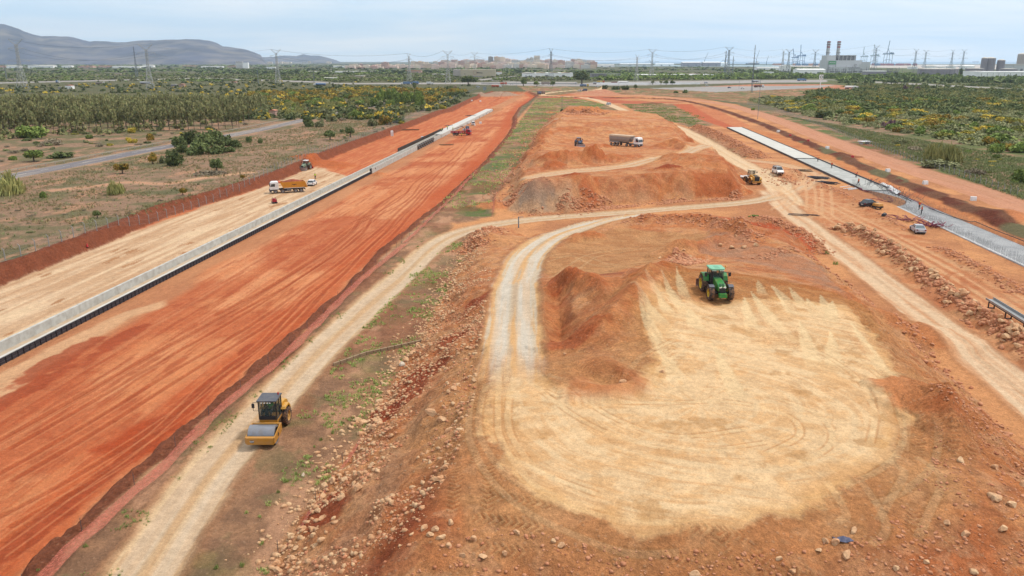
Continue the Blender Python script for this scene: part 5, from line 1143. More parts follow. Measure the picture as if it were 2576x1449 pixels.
mb = MB(); mb.box((0, .6, .85), (.55, 3.6, .5)); mb.cyl((-.9, 1.55, .76), (.9, 1.55, .76), .13, n=8); mb.cyl((-1, -1.35, .98), (1, -1.35, .98), .2, n=8); mb.box((-.55, .2, .8), (.45, 1.1, .5)); mb.box((.55, .2, .8), (.45, 1.1, .5)); mb.build('chassis', PB, tr)
for sx_ in (-1, 1):
    mb = MB(); mb.prism([(1.15, 1.35), (1.2, 1.55), (1.45, 1.64), (1.75, 1.62), (1.98, 1.48), (1.94, 1.44), (1.74, 1.56), (1.45, 1.58), (1.25, 1.5)], sx_*.72, sx_*1.24); mb.build('front_mudguard', mat('grey_guard', S(96, 98, 112), .5), tr)
    mb = MB(); mb.prism([(-.45, 1.5), (-.6, 1.95), (-1.0, 2.16), (-1.6, 2.16), (-2.05, 1.9), (-2.0, 1.85), (-1.58, 2.09), (-1.05, 2.09), (-.66, 1.9)], sx_*.68, sx_*1.28); mb.build('rear_mudguard', PG, tr)
mb = MB(); frustum_frame(mb, -.62, .62, -1.45, .05, 1.35, 2.75, .98, .96, .05)
mb.box((0, -1.45, 1.7), (1.2, .06, .7)); mb.box((0, -.9, 1.55), (.55, .5, .5)); mb.box((0, -1.15, 2.0), (.5, .15, .7)); mb.box((0, -.1, 1.65), (.5, .25, .6)); mb.box((-.62, -.6, 2.05), (.05, .06, 1.4)); mb.box((.62, -.6, 2.05), (.05, .06, 1.4)); mb.cyl((.52, .3, 1.2), (.56, .25, 2.7), .07, .06, 8)
cabo = mb.build('cab', PB, tr)
mb = MB(); mb.box((0, .045, 2.1), (1.16, .012, 1.25)); mb.box((.615, -.7, 2.1), (.012, 1.4, 1.25)); mb.box((-.615, -.7, 2.1), (.012, 1.4, 1.25)); mb.build('window', GCAB, cabo)
mb = MB(); mb.prism([(-.78, -1.5), (.78, -1.5), (.80, -.1), (.62, .25), (-.62, .25), (-.80, -.1)], 2.76, 2.95, 'z', .06); rf = mb.build('roof', PGR, tr, bevel=.05)
mb = MB(); mb.box((0, -.5, 2.958), (.5, 1.0, .012)); mb.box((0, .3, 2.80), (1.1, .02, .03)); mb.build('roof_panel', mat('roof_panel', S(120, 190, 154), .5), rf)
mb = MB()
for x_ in (-.55, -.4, -.25, .25, .4, .55): mb.box((x_, .28, 2.74), (.1, .06, .06))
mb.build('work_light', LAMP, tr)
for sx_ in (-1, 1): mb = MB(); mb.box((sx_*1.22, .25, 2.35), (.26, .08, .42)); mb.cyl((sx_*.62, .05, 2.55), (sx_*1.2, .25, 2.52), .035, n=5); mb.build('mirror', PB, tr)
mb = MB(); mb.cyl((-.86, -.2, 2.8), (-.86, -.2, 3.08), .03, .03, 6); mb.ball((-.86, -.2, 3.12), .07); mb.build('beacon', AMB, tr)
mb = MB(); mb.prism([(-2.45, .35), (-2.62, .5), (-2.68, .9), (-2.6, 1.15), (-2.7, 1.15), (-2.8, .9), (-2.72, .4), (-2.55, .25)], -1.45, 1.45); mb.box((-.4, -2.3, .75), (.1, .7, .12)); mb.box((.4, -2.3, .75), (.1, .7, .12)); mb.build('rear_blade', mat('rusty_blade', S(150, 110, 100), .6, .3), tr)

def farm_tractor(loc, rz, lab, pm, roofm, blade=True, rear=None, rw=.9):
    t_ = empty('tractor', loc, rz, lab, 'tractor')
    for sx_ in (-1, 1): wheel(t_, sx_*.9, 1.45, .66, .48, RIMG, lug=14, n=14); wheel(t_, sx_*.95, -1.3, rw, .56, RIMG, lug=16, n=16)
    mb = MB(); mb.prism([(-.3, 1.0), (-.3, 1.9), (.8, 1.85), (1.85, 1.65), (2.1, 1.4), (2.1, 1.0)], -.4, .4, inset=.08); mb.build('bonnet', pm, t_, bevel=.03)
    mb = MB(); mb.box((0, 2.12, 1.28), (.6, .04, .4)); mb.build('grille', PB, t_)
    mb = MB(); mb.box((0, .4, .8), (.6, 3.4, .5)); mb.cyl((-.9, 1.45, .66), (.9, 1.45, .66), .12, n=6); mb.cyl((-.9, -1.3, .9), (.9, -1.3, .9), .18, n=6); mb.box((0, 1.9, .6), (.5, 1.0, .25)); mb.build('chassis', PB, t_)
    for sx_ in (-1, 1):
        mb = MB(); mb.prism([(-.4, 1.45), (-.6, 1.9), (-1.0, 2.05), (-1.6, 2.05), (-1.95, 1.8), (-1.55, 1.98), (-1.05, 1.98), (-.66, 1.82)], sx_*.62, sx_*1.22); mb.build('mudguard', pm, t_)
    mb = MB(); frustum_frame(mb, -.6, .6, -1.4, 0, 1.3, 2.7, .98, .96, .05); mb.box((0, -.9, 1.5), (.5, .5, .5)); c = mb.build('cab', PB, t_)
    mb = MB(); mb.box((0, 0, 2.05), (1.12, .012, 1.2)); mb.box((.6, -.7, 2.05), (.012, 1.3, 1.2)); mb.box((-.6, -.7, 2.05), (.012, 1.3, 1.2)); mb.build('window', GCAB, c)
    mb = MB(); mb.box((0, -.65, 2.8), (1.4, 1.65, .18), top=(.9, .9)); mb.build('roof', roofm, t_, bevel=.04)
    for sx_ in (-1, 1): mb = MB(); mb.box((sx_*1.1, .2, 2.3), (.22, .07, .36)); mb.bar((sx_*.6, 0, 2.5), (sx_*1.1, .2, 2.5), .03); mb.build('mirror', PB, t_)
    if blade:
        mb = MB(); mb.prism([(2.65, .1), (2.8, .12), (2.72, .5), (2.82, .95), (2.72, .98), (2.58, .6)], -1.5, 1.5); mb.build('front_blade', STEELB, t_)
        mb = MB(); mb.box((.35, 2.35, .5), (.12, .6, .2)); mb.box((-.35, 2.35, .5), (.12, .6, .2)); mb.build('blade_arm', PB, t_)
    if rear: mb = MB(); mb.box((0, -2.5, .9), (1.6, .7, .5)); mb.box((0, -3.1, .4), (2.4, .15, .6)); mb.box((.0, -2.9, .9), (.2, .9, .2)); mb.build('rear_leveller', rear, t_)
    return t_
farm_tractor((*gp(768, 424, -1.5)[:2], gz(*gp(768, 424, -1.5)[:2])), PI-.18, 'sage green tractor with white roof, front blade and red rear leveller near the left bank', PLF, PW_, rear=PRED)
P = gp(1456, 371, 2.6); farm_tractor((P[0], P[1], gz(P[0], P[1])), PI+.1, 'blue tractor with silver blade beside the long grey tipper truck', PBLUE, PBLUE)
P = gp(1900, 468, 0)
# wheel loader seen from its engine end
ld = empty('wheel_loader', (P[0], P[1]+3, gz(P[0], P[1]+3)), PI+.12, 'yellow wheel loader by the haul road junction, its black radiator grille towards the camera', 'wheel loader')
for sx_ in (-1, 1): wheel(ld, sx_*1.08, 1.55, .84, .62, PYD, n=18); wheel(ld, sx_*1.08, -1.75, .84, .62, PYD, n=18)
mb = MB(); mb.prism([(-.2, 1.1), (-.2, 2.3), (1.2, 2.25), (2.6, 2.05), (2.75, 1.0), (2.4, .8)], -.85, .85, inset=.06); bd = mb.build('engine_hood', PY, ld, bevel=.04)
mb = MB(); mb.box((0, 2.76, 1.55), (1.25, .06, 1.05)); mb.box((0, 1.8, 2.18), (1.1, 1.3, .08), rx=-.12); mb.build('radiator_grille', PB, bd)
mb = MB(); mb.box((0, 2.75, .78), (2.5, .35, .35)); mb.build('counterweight', PYD, ld, bevel=.04)
for sx_ in (-1, 1): mb = MB(); mb.prism([(.6, 1.4), (.75, 1.75), (1.2, 1.9), (1.9, 1.9), (2.4, 1.6), (2.5, 1.2), (2.3, 1.25), (1.9, 1.74), (1.2, 1.76)], sx_*.84, sx_*1.42); mb.build('mudguard', PY, ld, bevel=.02)
mb = MB(); frustum_frame(mb, -.7, .7, -1.5, -.2, 1.75, 3.2, .95, .95, .06); mb.box((0, -.85, 1.7), (1.5, 1.4, .2)); c = mb.build('cab', PB, ld)
mb = MB(); mb.box((0, -.2, 2.5), (1.3, .02, 1.3)); mb.box((.68, -.85, 2.5), (.02, 1.2, 1.3)); mb.box((-.68, -.85, 2.5), (.02, 1.2, 1.3)); mb.build('window', GCAB, c)
mb = MB(); mb.box((0, -.85, 3.3), (1.6, 1.7, .16)); mb.build('roof', paint('cream_roof', S(232, 216, 180), .5), ld, bevel=.04)
mb = MB(); mb.box((0, -2.6, .85), (1.0, 2.2, .7)); mb.prism([(-2.2, 1.3), (-3.6, 1.0), (-4.4, .6), (-4.3, .4), (-3.4, .7), (-2.1, .95)], -.75, -.5); mb.prism([(-2.2, 1.3), (-3.6, 1.0), (-4.4, .6), (-4.3, .4), (-3.4, .7), (-2.1, .95)], .5, .75); mb.build('lift_arm', PYD, ld)
mb = MB(); mb.prism([(-4.2, .15), (-5.6, .1), (-5.5, .3), (-4.6, .4), (-4.3, 1.1), (-4.7, 1.5), (-4.4, 1.55), (-4.0, 1.1)], -1.5, 1.5); mb.build('bucket', STEELB, ld)
for sx_ in (-1, 1): mb = MB(); mb.box((sx_*1.15, -.3, 2.8), (.25, .08, .4)); mb.bar((sx_*.7, -.2, 2.9), (sx_*1.15, -.3, 2.9), .03); mb.build('mirror', PB, ld)

# ------------------------------------------------------------ lorries
def truck_cab(t_, y0, m, W_=2.4, L_=2.1, H_=2.9, lower=PNAVY):
    """cab from y0 (back) to y0+L_ (front)"""
    mb = MB(); f_ = y0+L_
    mb.prism([(y0, 1.0), (y0, H_-.12), (y0+.2, H_), (f_-.55, H_), (f_-.2, H_-.25), (f_, 1.75), (f_+.02, 1.0)], -W_/2, W_/2, inset=.03); c = mb.build('cab', m, t_, bevel=.04)
    mb = MB(); mb.hexa([(-W_/2+.12, f_-.03, 1.72), (W_/2-.12, f_-.03, 1.72), (W_/2-.12, f_+.03, 1.72), (-W_/2+.12, f_+.03, 1.72), (-W_/2+.16, f_-.26, H_-.38), (W_/2-.16, f_-.26, H_-.38), (W_/2-.16, f_-.19, H_-.38), (-W_/2+.16, f_-.19, H_-.38)]); mb.build('windscreen', GLASS, c)
    for sx_ in (-1, 1): mb = MB(); mb.prism([(f_-.2, 1.75), (f_-.38, H_-.45), (y0+.85, H_-.45), (y0+.85, 1.75)], sx_*(W_/2-.02), sx_*(W_/2+.012)); mb.build('side_window', GLASS, c)
    mb = MB(); mb.box((0, f_-.1, .72), (W_, .5, .6)); mb.box((0, f_-.7, .82), (W_, 1.2, .3)); mb.build('bumper', lower, t_, bevel=.03)
    for sx_ in (-1, 1):
        mb = MB(); mb.box((sx_*.92, f_+.17, .72), (.36, .05, .2)); mb.build('headlight', LAMP, t_)
        mb = MB(); mb.box((sx_*(W_/2+.2), f_-.05, 2.1), (.2, .12, .6)); mb.bar((sx_*(W_/2), f_-.2, 2.5), (sx_*(W_/2+.2), f_-.05, 2.4), .03); mb.build('mirror', PB, t_)
    return c
def wheels_row(t_, ys, r, w_, rim, W_=2.4):
    for y in ys:
        for sx_ in (-1, 1): wheel(t_, sx_*(W_/2-w_/2), y, r, w_, rim, n=18)
def tipper(loc, rz, lab, cabm, bodym, load=None, wings=True):
    t_ = empty('dump_truck', loc, rz, lab, 'dump truck')
    wheels_row(t_, (3.0, 1.25, -1.9, -3.25), .54, .36, RIMG)
    mb = MB(); mb.box((-.42, 0, .95), (.2, 8.2, .3)); mb.box((.42, 0, .95), (.2, 8.2, .3)); mb.box((0, 0, .7), (2.2, 1.6, .4)); mb.box((0, -4.2, .8), (2.2, .2, .25)); mb.build('chassis', PNAVY, t_)
    truck_cab(t_, 2.2, cabm)
    mb = MB()
    A = [(-4.25, 1.25), (1.0, 1.25), (1.75, 2.75), (-4.1, 2.75), (-4.65, 2.6)]
    for sx_ in (-1, 1): mb.prism([(-4.35, 1.5), (-3.9, 1.25), (1.0, 1.25), (1.7, 2.75), (-3.85, 2.85), (-4.1, 2.8)], sx_*1.12, sx_*1.2)
    mb.prism([(1.0, 1.25), (1.12, 1.25), (1.82, 2.75), (1.7, 2.75)], -1.2, 1.2); mb.prism([(-4.9, 1.3), (-4.75, 1.25), (-4.05, 2.85), (-4.25, 2.85)], -1.22, 1.22); mb.box((0, -1.7, 1.28), (2.3, 5.6, .1)); mb.prism([(-4.85, 1.35), (-4.45, 1.25), (-3.85, 2.85), (-4.2, 2.85)], -1.24, -1.1); mb.prism([(-4.85, 1.35), (-4.45, 1.25), (-3.85, 2.85), (-4.2, 2.85)], 1.1, 1.24)
    tb = mb.build('tipping_body', bodym, t_)
    if wings:
        for sx_ in (-1, 1):
            mb = MB(); mb.box((sx_*1.205, -1.6, 2.1), (.02, 1.1, .1)); mb.box((sx_*1.208, -1.6, 2.02), (.02, .35, .16)); mb.box((sx_*1.208, -2.05, 2.14), (.02, .25, .1), rx=.3); mb.box((sx_*1.208, -1.15, 2.14), (.02, .25, .1), rx=-.3); mb.build('emblem', PB, tb)
            mb = MB(); mb.box((sx_*1.215, -1.6, 1.27), (.03, 5.0, .09)); mb.build('side_strip', PW_, tb)
    if load: mb = MB(); mb.box((0, 1.9, 2.72), (2.3, .5, .35)); mb.build('cab_guard', mat('orange_tarp', S(232, 110, 70), .7), tb)
    mb = MB()
    for k in range(4): mb.box((1.13, -.55+.22*k, .85), (.08, .1, .5)); mb.box((-1.13, -.55+.22*k, .85), (.08, .1, .5))
    mb.build('air_tank', RIMG, t_); return t_
a_, b2, rz = head((693.6, 481), (751.7, 478), -1.6); c_ = (a_+b2)/2
d_ = (a_-b2).normalized(); c_ = c_+Vector((-d_.y, d_.x, 0))*(-1.0)*-1
TL = (c_.x, c_.y, gz(c_.x, c_.y))
tipper(TL, rz, 'orange and white four axle dump truck carrying red soil on the pale fill at left', PW_, PO, True)
mb = MB(); n_ = 14
bm_ = bmesh.new(); bmesh.ops.create_grid(bm_, x_segments=16, y_segments=30, size=1)
for v in bm_.verts:
    x_, y_ = v.co.x, v.co.y; e = max(0, 1-(x_**2)*.9-(y_*.95)**2*.9)
    v.co = Vector((x_*1.08, y_*2.6-1.3, 2.5+.75*e**.8*(1-.2*abs(y_))+.05*math.sin(9*x_+7*y_)+.04*random.random()))
me = bpy.data.meshes.new('soil_load'); bm_.to_mesh(me); bm_.free(); me.materials.append(SOILR); o = bpy.data.objects.new('soil_load', me); col.objects.link(o); o.location = TL; o.rotation_euler = (0, 0, rz); tag(o, 'heap of dark red soil loaded in the orange dump truck', 'soil')
# long semi-trailer tipper
a_, b2, rz = head((1607, 371), (1539, 364), 2.4, 2.5); zc_ = gz(*((a_+b2)/2)[:2]); c_ = (a_+b2)/2
st_ = empty('semi_tipper', (c_.x, c_.y, zc_), rz, 'long grey tipper semi-trailer with a white cab on the stockpile pad', 'truck')
wheels_row(st_, (4.9, 1.3, -2.6, -3.9, -5.2), .5, .34, RIMG)
truck_cab(st_, 4.2, PW_, H_=3.2)
mb = MB(); mb.box((0, 3.2, .9), (.9, 5.0, .3)); mb.box((0, -2.6, 1.15), (1.0, 7.4, .25)); mb.box((1.1, 2.9, .8), (.3, 1.0, .5)); mb.box((-1.1, 2.9, .8), (.3, 1.0, .5)); mb.build('chassis', PNAVY, st_)
mb = MB(); mb.prism([(-1.2, 3.35), (-1.2, 2.3), (-.85, 1.45), (.85, 1.45), (1.2, 2.3), (1.2, 3.35)], -6.1, 2.3, 'y'); mb.prism([(-1.2, 3.35), (-1.2, 2.6), (-.8, 2.3), (.8, 2.3), (1.2, 2.6), (1.2, 3.35)], 2.3, 2.9, 'y'); tb = mb.build('tipping_body', PGREY, st_, bevel=.03)
mb = MB(); mb.prism([(-1.27, 3.35), (-1.1, 3.62), (1.1, 3.62), (1.27, 3.35)], -6.15, 3.2, 'y', .05); mb.box((1.25, -1.6, 3.25), (.06, 8.8, .3)); mb.box((-1.25, -1.6, 3.25), (.06, 8.8, .3)); mb.build('rolled_cover', mat('canvas_cover', S(232, 202, 172), .8, bump=.1), tb)
for sx_ in (-1, 1): mb = MB(); mb.box((sx_*1.15, -3.9, 1.3), (.1, 4.4, .35)); mb.build('side_guard', RIMG, st_)
mb = MB()
for sx_ in (-1, 1): mb.box((sx_*1.21, 5.2, 1.9), (.02, .3, .3), rx=.78); mb.box((sx_*1.21, 5.6, 1.75), (.02, .1, .1))
mb.build('red_mark', mat('red_mark', S(226, 96, 96), .5), st_)
# red crane lorry
a_, b2, rz = head((1174, 343), (1146, 342.5), -2.6); c_ = (a_+b2)/2; zc_ = gz(c_.x, c_.y)
rt = empty('crane_truck', (c_.x, c_.y, zc_), rz, 'red flatbed lorry with folding crane beside the channel', 'truck')
wheels_row(rt, (2.9, -1.9, -3.2), .5, .34, RIMG); truck_cab(rt, 2.3, PRED, lower=PRED)
mb = MB(); mb.box((0, -.6, .95), (.9, 7.6, .3)); mb.build('chassis', PNAVY, rt)
mb = MB(); mb.box((0, -1.9, 1.25), (2.4, 5.6, .12)); mb.box((1.2, -1.9, 1.55), (.06, 5.6, .6)); mb.box((-1.2, -1.9, 1.55), (.06, 5.6, .6)); mb.box((0, -4.7, 1.55), (2.4, .06, .6)); mb.box((0, .9, 1.8), (2.4, .08, 1.1)); fb = mb.build('flatbed', PRED, rt)
mb = MB()
for k in range(3):
    mb.box((1.24, -3.7+1.9*k, 1.58), (.012, 1.3, .13)); mb.box((-1.24, -3.7+1.9*k, 1.58), (.012, 1.3, .13))
mb.build('lettering', PW_, fb)
mb = MB(); mb.cyl((0, 1.6, 1.0), (0, 1.6, 3.0), .25, .2, 8); mb.cyl((0, 1.6, 3.0), (-.8, .2, 4.0), .2, .16, 6); mb.cyl((-.8, .2, 4.0), (-2.6, -4.0, 2.6), .16, .1, 6); mb.box((0, 1.6, .9), (2.6, .4, .4)); mb.build('crane', mat('crane_paint', S(150, 84, 50), .5), rt)

# ------------------------------------------------------------ cars and vans
def car(loc, rz, lab, paintm, style='hatch', name='car', group=None, rack=False):
    L_, W_, H_ = {'hatch': (4.1, 1.76, 1.5), 'sedan': (4.5, 1.76, 1.45), 'van': (4.4, 1.8, 1.85), 'bigvan': (5.2, 2.0, 2.3)}[style]
    t_ = empty(name, loc, rz, lab, 'van' if 'van' in style else 'car', group); f_, r_ = L_/2, -L_/2; bz = .95 if 'van' not in style else 1.1
    prof = {'hatch': [(f_-.05, .25), (f_, .6), (f_-.2, .78), (f_-1.1, bz), (r_+.15, bz), (r_, .85), (r_, .35), (r_+.15, .22)],
            'sedan': [(f_-.05, .25), (f_, .58), (f_-.2, .75), (f_-1.25, bz), (r_+.75, bz), (r_+.08, .95), (r_, .7), (r_, .35), (r_+.15, .22)]}.get(style, [(f_-.05, .25), (f_, .7), (f_-.25, .9), (f_-.85, bz), (r_, bz), (r_, .3), (r_+.1, .25)])
    mb = MB(); mb.prism(prof, -W_/2, W_/2, inset=.035); bd = mb.build('body', paintm, t_, smooth=False, bevel=.05)
    y1, y0 = {'hatch': (f_-1.05, r_+.12), 'sedan': (f_-1.2, r_+.7), 'van': (f_-.8, r_+.03), 'bigvan': (f_-.7, r_+.03)}[style]
    u1, u0 = {'hatch': (y1-.75, y0+.45), 'sedan': (y1-.8, y0+.6), 'van': (y1-.6, y0+.12), 'bigvan': (y1-.55, y0+.05)}[style]
    hw, tw = W_/2-.05, W_/2-.2; zt_ = H_-.05
    G = [(-hw, y0, bz-.02), (hw, y0, bz-.02), (hw, y1, bz-.02), (-hw, y1, bz-.02), (-tw, u0, zt_), (tw, u0, zt_), (tw, u1, zt_), (-tw, u1, zt_)]
    if style == 'bigvan':
        mb = MB(); mb.hexa([(-hw, y0, bz-.02), (hw, y0, bz-.02), (hw, y1-1.2, bz-.02), (-hw, y1-1.2, bz-.02), (-tw-.08, u0, zt_), (tw+.08, u0, zt_), (tw+.08, y1-1.2, zt_), (-tw-.08, y1-1.2, zt_)]); mb.build('cargo_body', paintm, t_, bevel=.04); y0 = y1-1.2; u0 = y1-1.2; G = [(-hw, y0, bz-.02), (hw, y0, bz-.02), (hw, y1, bz-.02), (-hw, y1, bz-.02), (-tw-.08, u0, zt_), (tw+.08, u0, zt_), (tw+.08, u1, zt_), (-tw-.08, u1, zt_)]
    mb = MB(); mb.hexa(G); mb.build('window_band', GLASS if paintm is not PSIL else GLASSL, t_)
    mb = MB(); mb.box((0, (u0+u1)/2, zt_+.02), (2*tw+.03, u1-u0+.04, .07), top=(.93, .95))
    for i_ in range(4): mb.cyl(G[i_], G[i_+4], .045, .04, 5)
    for sx_ in (-1, 1):
        ym = (y0+y1)/2; um = (u0+u1)/2; mb.cyl((sx_*hw, ym, bz), (sx_*tw, um, zt_), .035, .03, 4)
        if style == 'van': mb.cyl((sx_*hw, y0+.9, bz), (sx_*tw, u0+.85, zt_), .05, .05, 4)
    mb.build('roof', paintm, t_, bevel=.02)
    for y in (f_-.8, r_+.8):
        for sx_ in (-1, 1):
            wheel(t_, sx_*(W_/2-.10), y, .31, .22, RIMG, n=14)
    mb = MB()
    for sx_ in (-1, 1):
        for y in (f_-.8, r_+.8): mb.cyl((sx_*(W_/2-.12), y, .33), (sx_*(W_/2+.004), y, .33), .38, .38, 14)
    mb.box((0, f_-.02, .35), (W_*.8, .08, .2)); mb.box((0, r_+.02, .33), (W_*.8, .08, .2)); mb.build('wheel_arch', PB, t_)
    for sx_ in (-1, 1):
        mb = MB(); mb.box((sx_*(W_/2-.25), f_-.06, .68), (.36, .12, .13)); mb.build('headlight', LAMP, t_)
        mb = MB(); mb.box((sx_*(W_/2-.2), r_+.01, .78), (.26, .06, .2)); mb.build('tail_light', TAIL, t_)
        mb = MB(); mb.box((sx_*(W_/2+.06), y1-.15, bz+.06), (.16, .1, .12)); mb.build('mirror', paintm, t_)
    mb = MB(); mb.box((0, r_-.006, .62), (.5, .02, .11)); mb.build('number_plate', LAMP, t_)
    if rack:
        mb = MB(); mb.bar((-tw, u0, zt_+.12), (-tw, u1, zt_+.12), .03); mb.bar((tw, u0, zt_+.12), (tw, u1, zt_+.12), .03)
        for k in range(4): y = u0+(u1-u0)*k/3; mb.bar((-tw, y, zt_+.12), (tw, y, zt_+.12), .03)
        mb.build('roof_rack', PB, t_)
    return t_
def cp(x, y, h=0): P = gp(x, y, h); return (P[0], P[1], gz(P[0], P[1]))
car(cp(785, 463, -1.6), .0, 'white hatchback parked on the pale fill behind the orange dump truck', PW_, 'hatch')
car(cp(1955, 443), PI+.05, 'white van with a roof rack parked near the wheel loader', PW_, 'van', rack=True)
car(cp(2183, 523), -1.02, 'black saloon parked beside the yellow compressor', PBLK, 'sedan')
car(cp(2307, 583), -.2, 'silver saloon parked next to the tangle of purple pipes', PSIL, 'sedan')
car(cp(1190, 312, -2), .1, 'white van parked on the red ground past the crane lorry', PW_, 'van')
car(cp(1175, 322, -2), .1, 'dark blue car parked between two pale vehicles past the red lorry', PBLUE, 'hatch')
car(cp(1168, 331, -2.2), .1, 'silver blue car parked directly behind the red lorry', PSIL, 'hatch')
car(cp(1530, 264), .35, 'small white car driving along the winding haul road', PW_, 'van')
car(cp(1470, 229), PI/2+.2, 'blue van on the site entrance road', PBLUE, 'bigvan'); car(cp(1457, 229), PI/2, 'white car at the site entrance beside the blue van', PW_, 'hatch')
tipper(cp(1356, 240, -.8), .12, 'blue dump truck seen from behind at the far corner of the trench', PBLUE, PBLUE, wings=False)
tipper(cp(1366, 236, 0), .12, 'brown dump truck driving away beside the blue one', paint('brown_paint', S(150, 110, 96), .5), paint('brown_paint', S(150, 110, 96), .5), wings=False)

# ------------------------------------------------------------ small site things
P = cp(986, 340, -1.5)
to = empty('portable_toilet', P, .2, 'green and white portable toilet on the red ground', 'toilet')
mb = MB(); mb.box((0, 0, 1.05), (1.15, 1.15, 2.1)); mb.build('cabin', PW_, to, bevel=.03)
mb = MB(); mb.box((.58, 0, 1.1), (.03, .9, 1.8)); mb.build('door', mat('toilet_green', S(80, 160, 110), .5), to)
mb = MB(); mb.box((0, 0, 2.2), (1.2, 1.2, .2), top=(.8, .8)); mb.build('roof', PW_, to)
mb = MB(); mb.cyl((.3, .3, 2.2), (.3, .3, 2.6), .05, n=6); mb.build('vent_pipe', PB, to)
P = cp(1062, 348, -1.5)
ib = empty('water_tank', P, .1, 'white caged plastic water tank beside the brown formwork', 'tank')
mb = MB(); mb.box((0, 0, .7), (1.1, 1.1, 1.0)); mb.build('bottle', PW_, ib, bevel=.05)
mb = MB()
for k in range(5):
    u_ = -.58+.29*k
    for s_ in (-.58, .58): mb.bar((u_, s_, .15), (u_, s_, 1.25), .015); mb.bar((s_, u_, .15), (s_, u_, 1.25), .015)
for z_ in (.3, .7, 1.1): mb.tube([(-.58, -.58, z_), (.58, -.58, z_), (.58, .58, z_), (-.58, .58, z_), (-.58, -.58, z_)], .015, 4)
mb.build('cage', M_STEEL, ib); mb = MB(); mb.box((0, 0, .08), (1.2, 1.0, .14)); mb.build('pallet', M_WOOD, ib)
P = cp(690, 508, -1.6)
pc = empty('plate_compactor', P, .5, 'small red compacting machine on the pale fill beside the channel wall', 'compactor')
mb = MB(); mb.box((0, 0, .62), (1.0, 1.3, .5)); mb.box((0, .2, .95), (.7, .6, .3)); mb.build('engine_cover', PRED, pc, bevel=.04)
mb = MB(); mb.prism([(-.9, .3), (-.7, .05), (.7, .05), (.9, .3), (.6, .38), (-.6, .38)], -.55, .55); mb.build('base_plate', PB, pc)
mb = MB(); mb.tube([(-.3, -.6, .7), (-.3, -1.3, 1.15), (.3, -1.3, 1.15), (.3, -.6, .7)], .03, 6); mb.tube([(-.35, -.5, .4), (-.35, -.5, 1.35), (-.35, .55, 1.35), (-.35, .55, .4)], .03, 6); mb.tube([(.35, -.5, .4), (.35, -.5, 1.35), (.35, .55, 1.35), (.35, .55, .4)], .03, 6); mb.build('handle', PB, pc)
P = cp(2206, 527)
cm = empty('air_compressor', P, .35, 'yellow towed air compressor behind the black saloon', 'compressor')
mb = MB(); mb.box((0, 0, .95), (1.35, 1.8, .55), top=(.88, .92)); mb.build('canopy', paint('comp_yellow', S(232, 168, 78), .5), cm, bevel=.05)
mb = MB(); mb.box((0, 0, .55), (1.3, 1.9, .3)); mb.tube([(-.4, 1.0, .5), (0, 2.2, .5), (.4, 1.0, .5)], .04, 6); mb.build('chassis', PB, cm)
for sx_ in (-1, 1): wheel(cm, sx_*.75, -.1, .3, .2, RIMG, n=12)
P = cp(2222, 550); gn = empty('generator', P, .9, 'small black generator box on the dirt in front of the yellow compressor', 'generator'); mb = MB(); mb.box((0, 0, .3), (1.6, .7, .45), top=(.9, .85)); mb.build('case', PB, gn, bevel=.04); mb = MB(); mb.box((-.4, 0, .56), (.3, .3, .1)); mb.build('panel', RIMG, gn); mb = MB(); mb.tube([(-.6, 0, .5), (-.5, 0, .75), (.5, 0, .75), (.6, 0, .5)], .03, 5); mb.build('handle', PB, gn)

# workers
def wk(x, y, h, rz, lab, grp, **k): P = gp(x, y, h); return person((P[0], P[1], h if h else gz(P[0], P[1])), rz, lab, grp, **k)
G1 = 'workers in orange on the concrete strip'
wk(2311, 527, .2, 2.2, 'worker in orange jacket striding on the rebar, the farther of the near pair', G1, pose='walk')
wk(2317, 539, .2, 1.2, 'worker in orange jacket and yellow helmet, nearest to the camera on the rebar', G1, pose='reach')
wk(2158, 466, .3, .4, 'worker in orange and yellow helmet standing where the rebar cage begins', G1, pose='walk')
wk(2190, 462, .2, -.6, 'worker in orange leaning over the far edge of the slab by the white sheet', G1, pose='bend')
wk(2152, 446, .3, -1.2, 'worker in orange bending over tools on the far edge of the slab', G1, pose='bend', hat=M_HAIR)
wk(2091, 423, .3, -.4, 'worker in orange standing alone on the far edge midway along the wet slab', G1, pose='raise')
wk(2056, 406, .3, -1.3, 'worker in orange at the end of the white finished slab', G1, pose='bend')
wk(793, 451, -1.6, .3, 'worker in a yellow vest and dark trousers standing beyond the white hatchback', None, vest=M_YV, hat=M_HAIR)
G2 = 'workers in yellow vests at the channel'
wk(1161, 345, -2.6, .2, 'worker in yellow beside the red lorry near its front wheels', G2, vest=M_YV)
wk(1111, 331, -1.5, .5, 'worker in yellow standing on top of the channel wall by the brown formwork', G2, vest=M_YV, pose='bend')
wk(1125, 326, -1.5, .5, 'worker in yellow and white helmet on the capped channel left of the red lorry', G2, vest=M_YV, hat=M_HW)
wk(1139, 329, -1.5, .5, 'worker in yellow on the capped channel right behind the flatbed', G2, vest=M_YV, hat=M_HW, pose='reach')

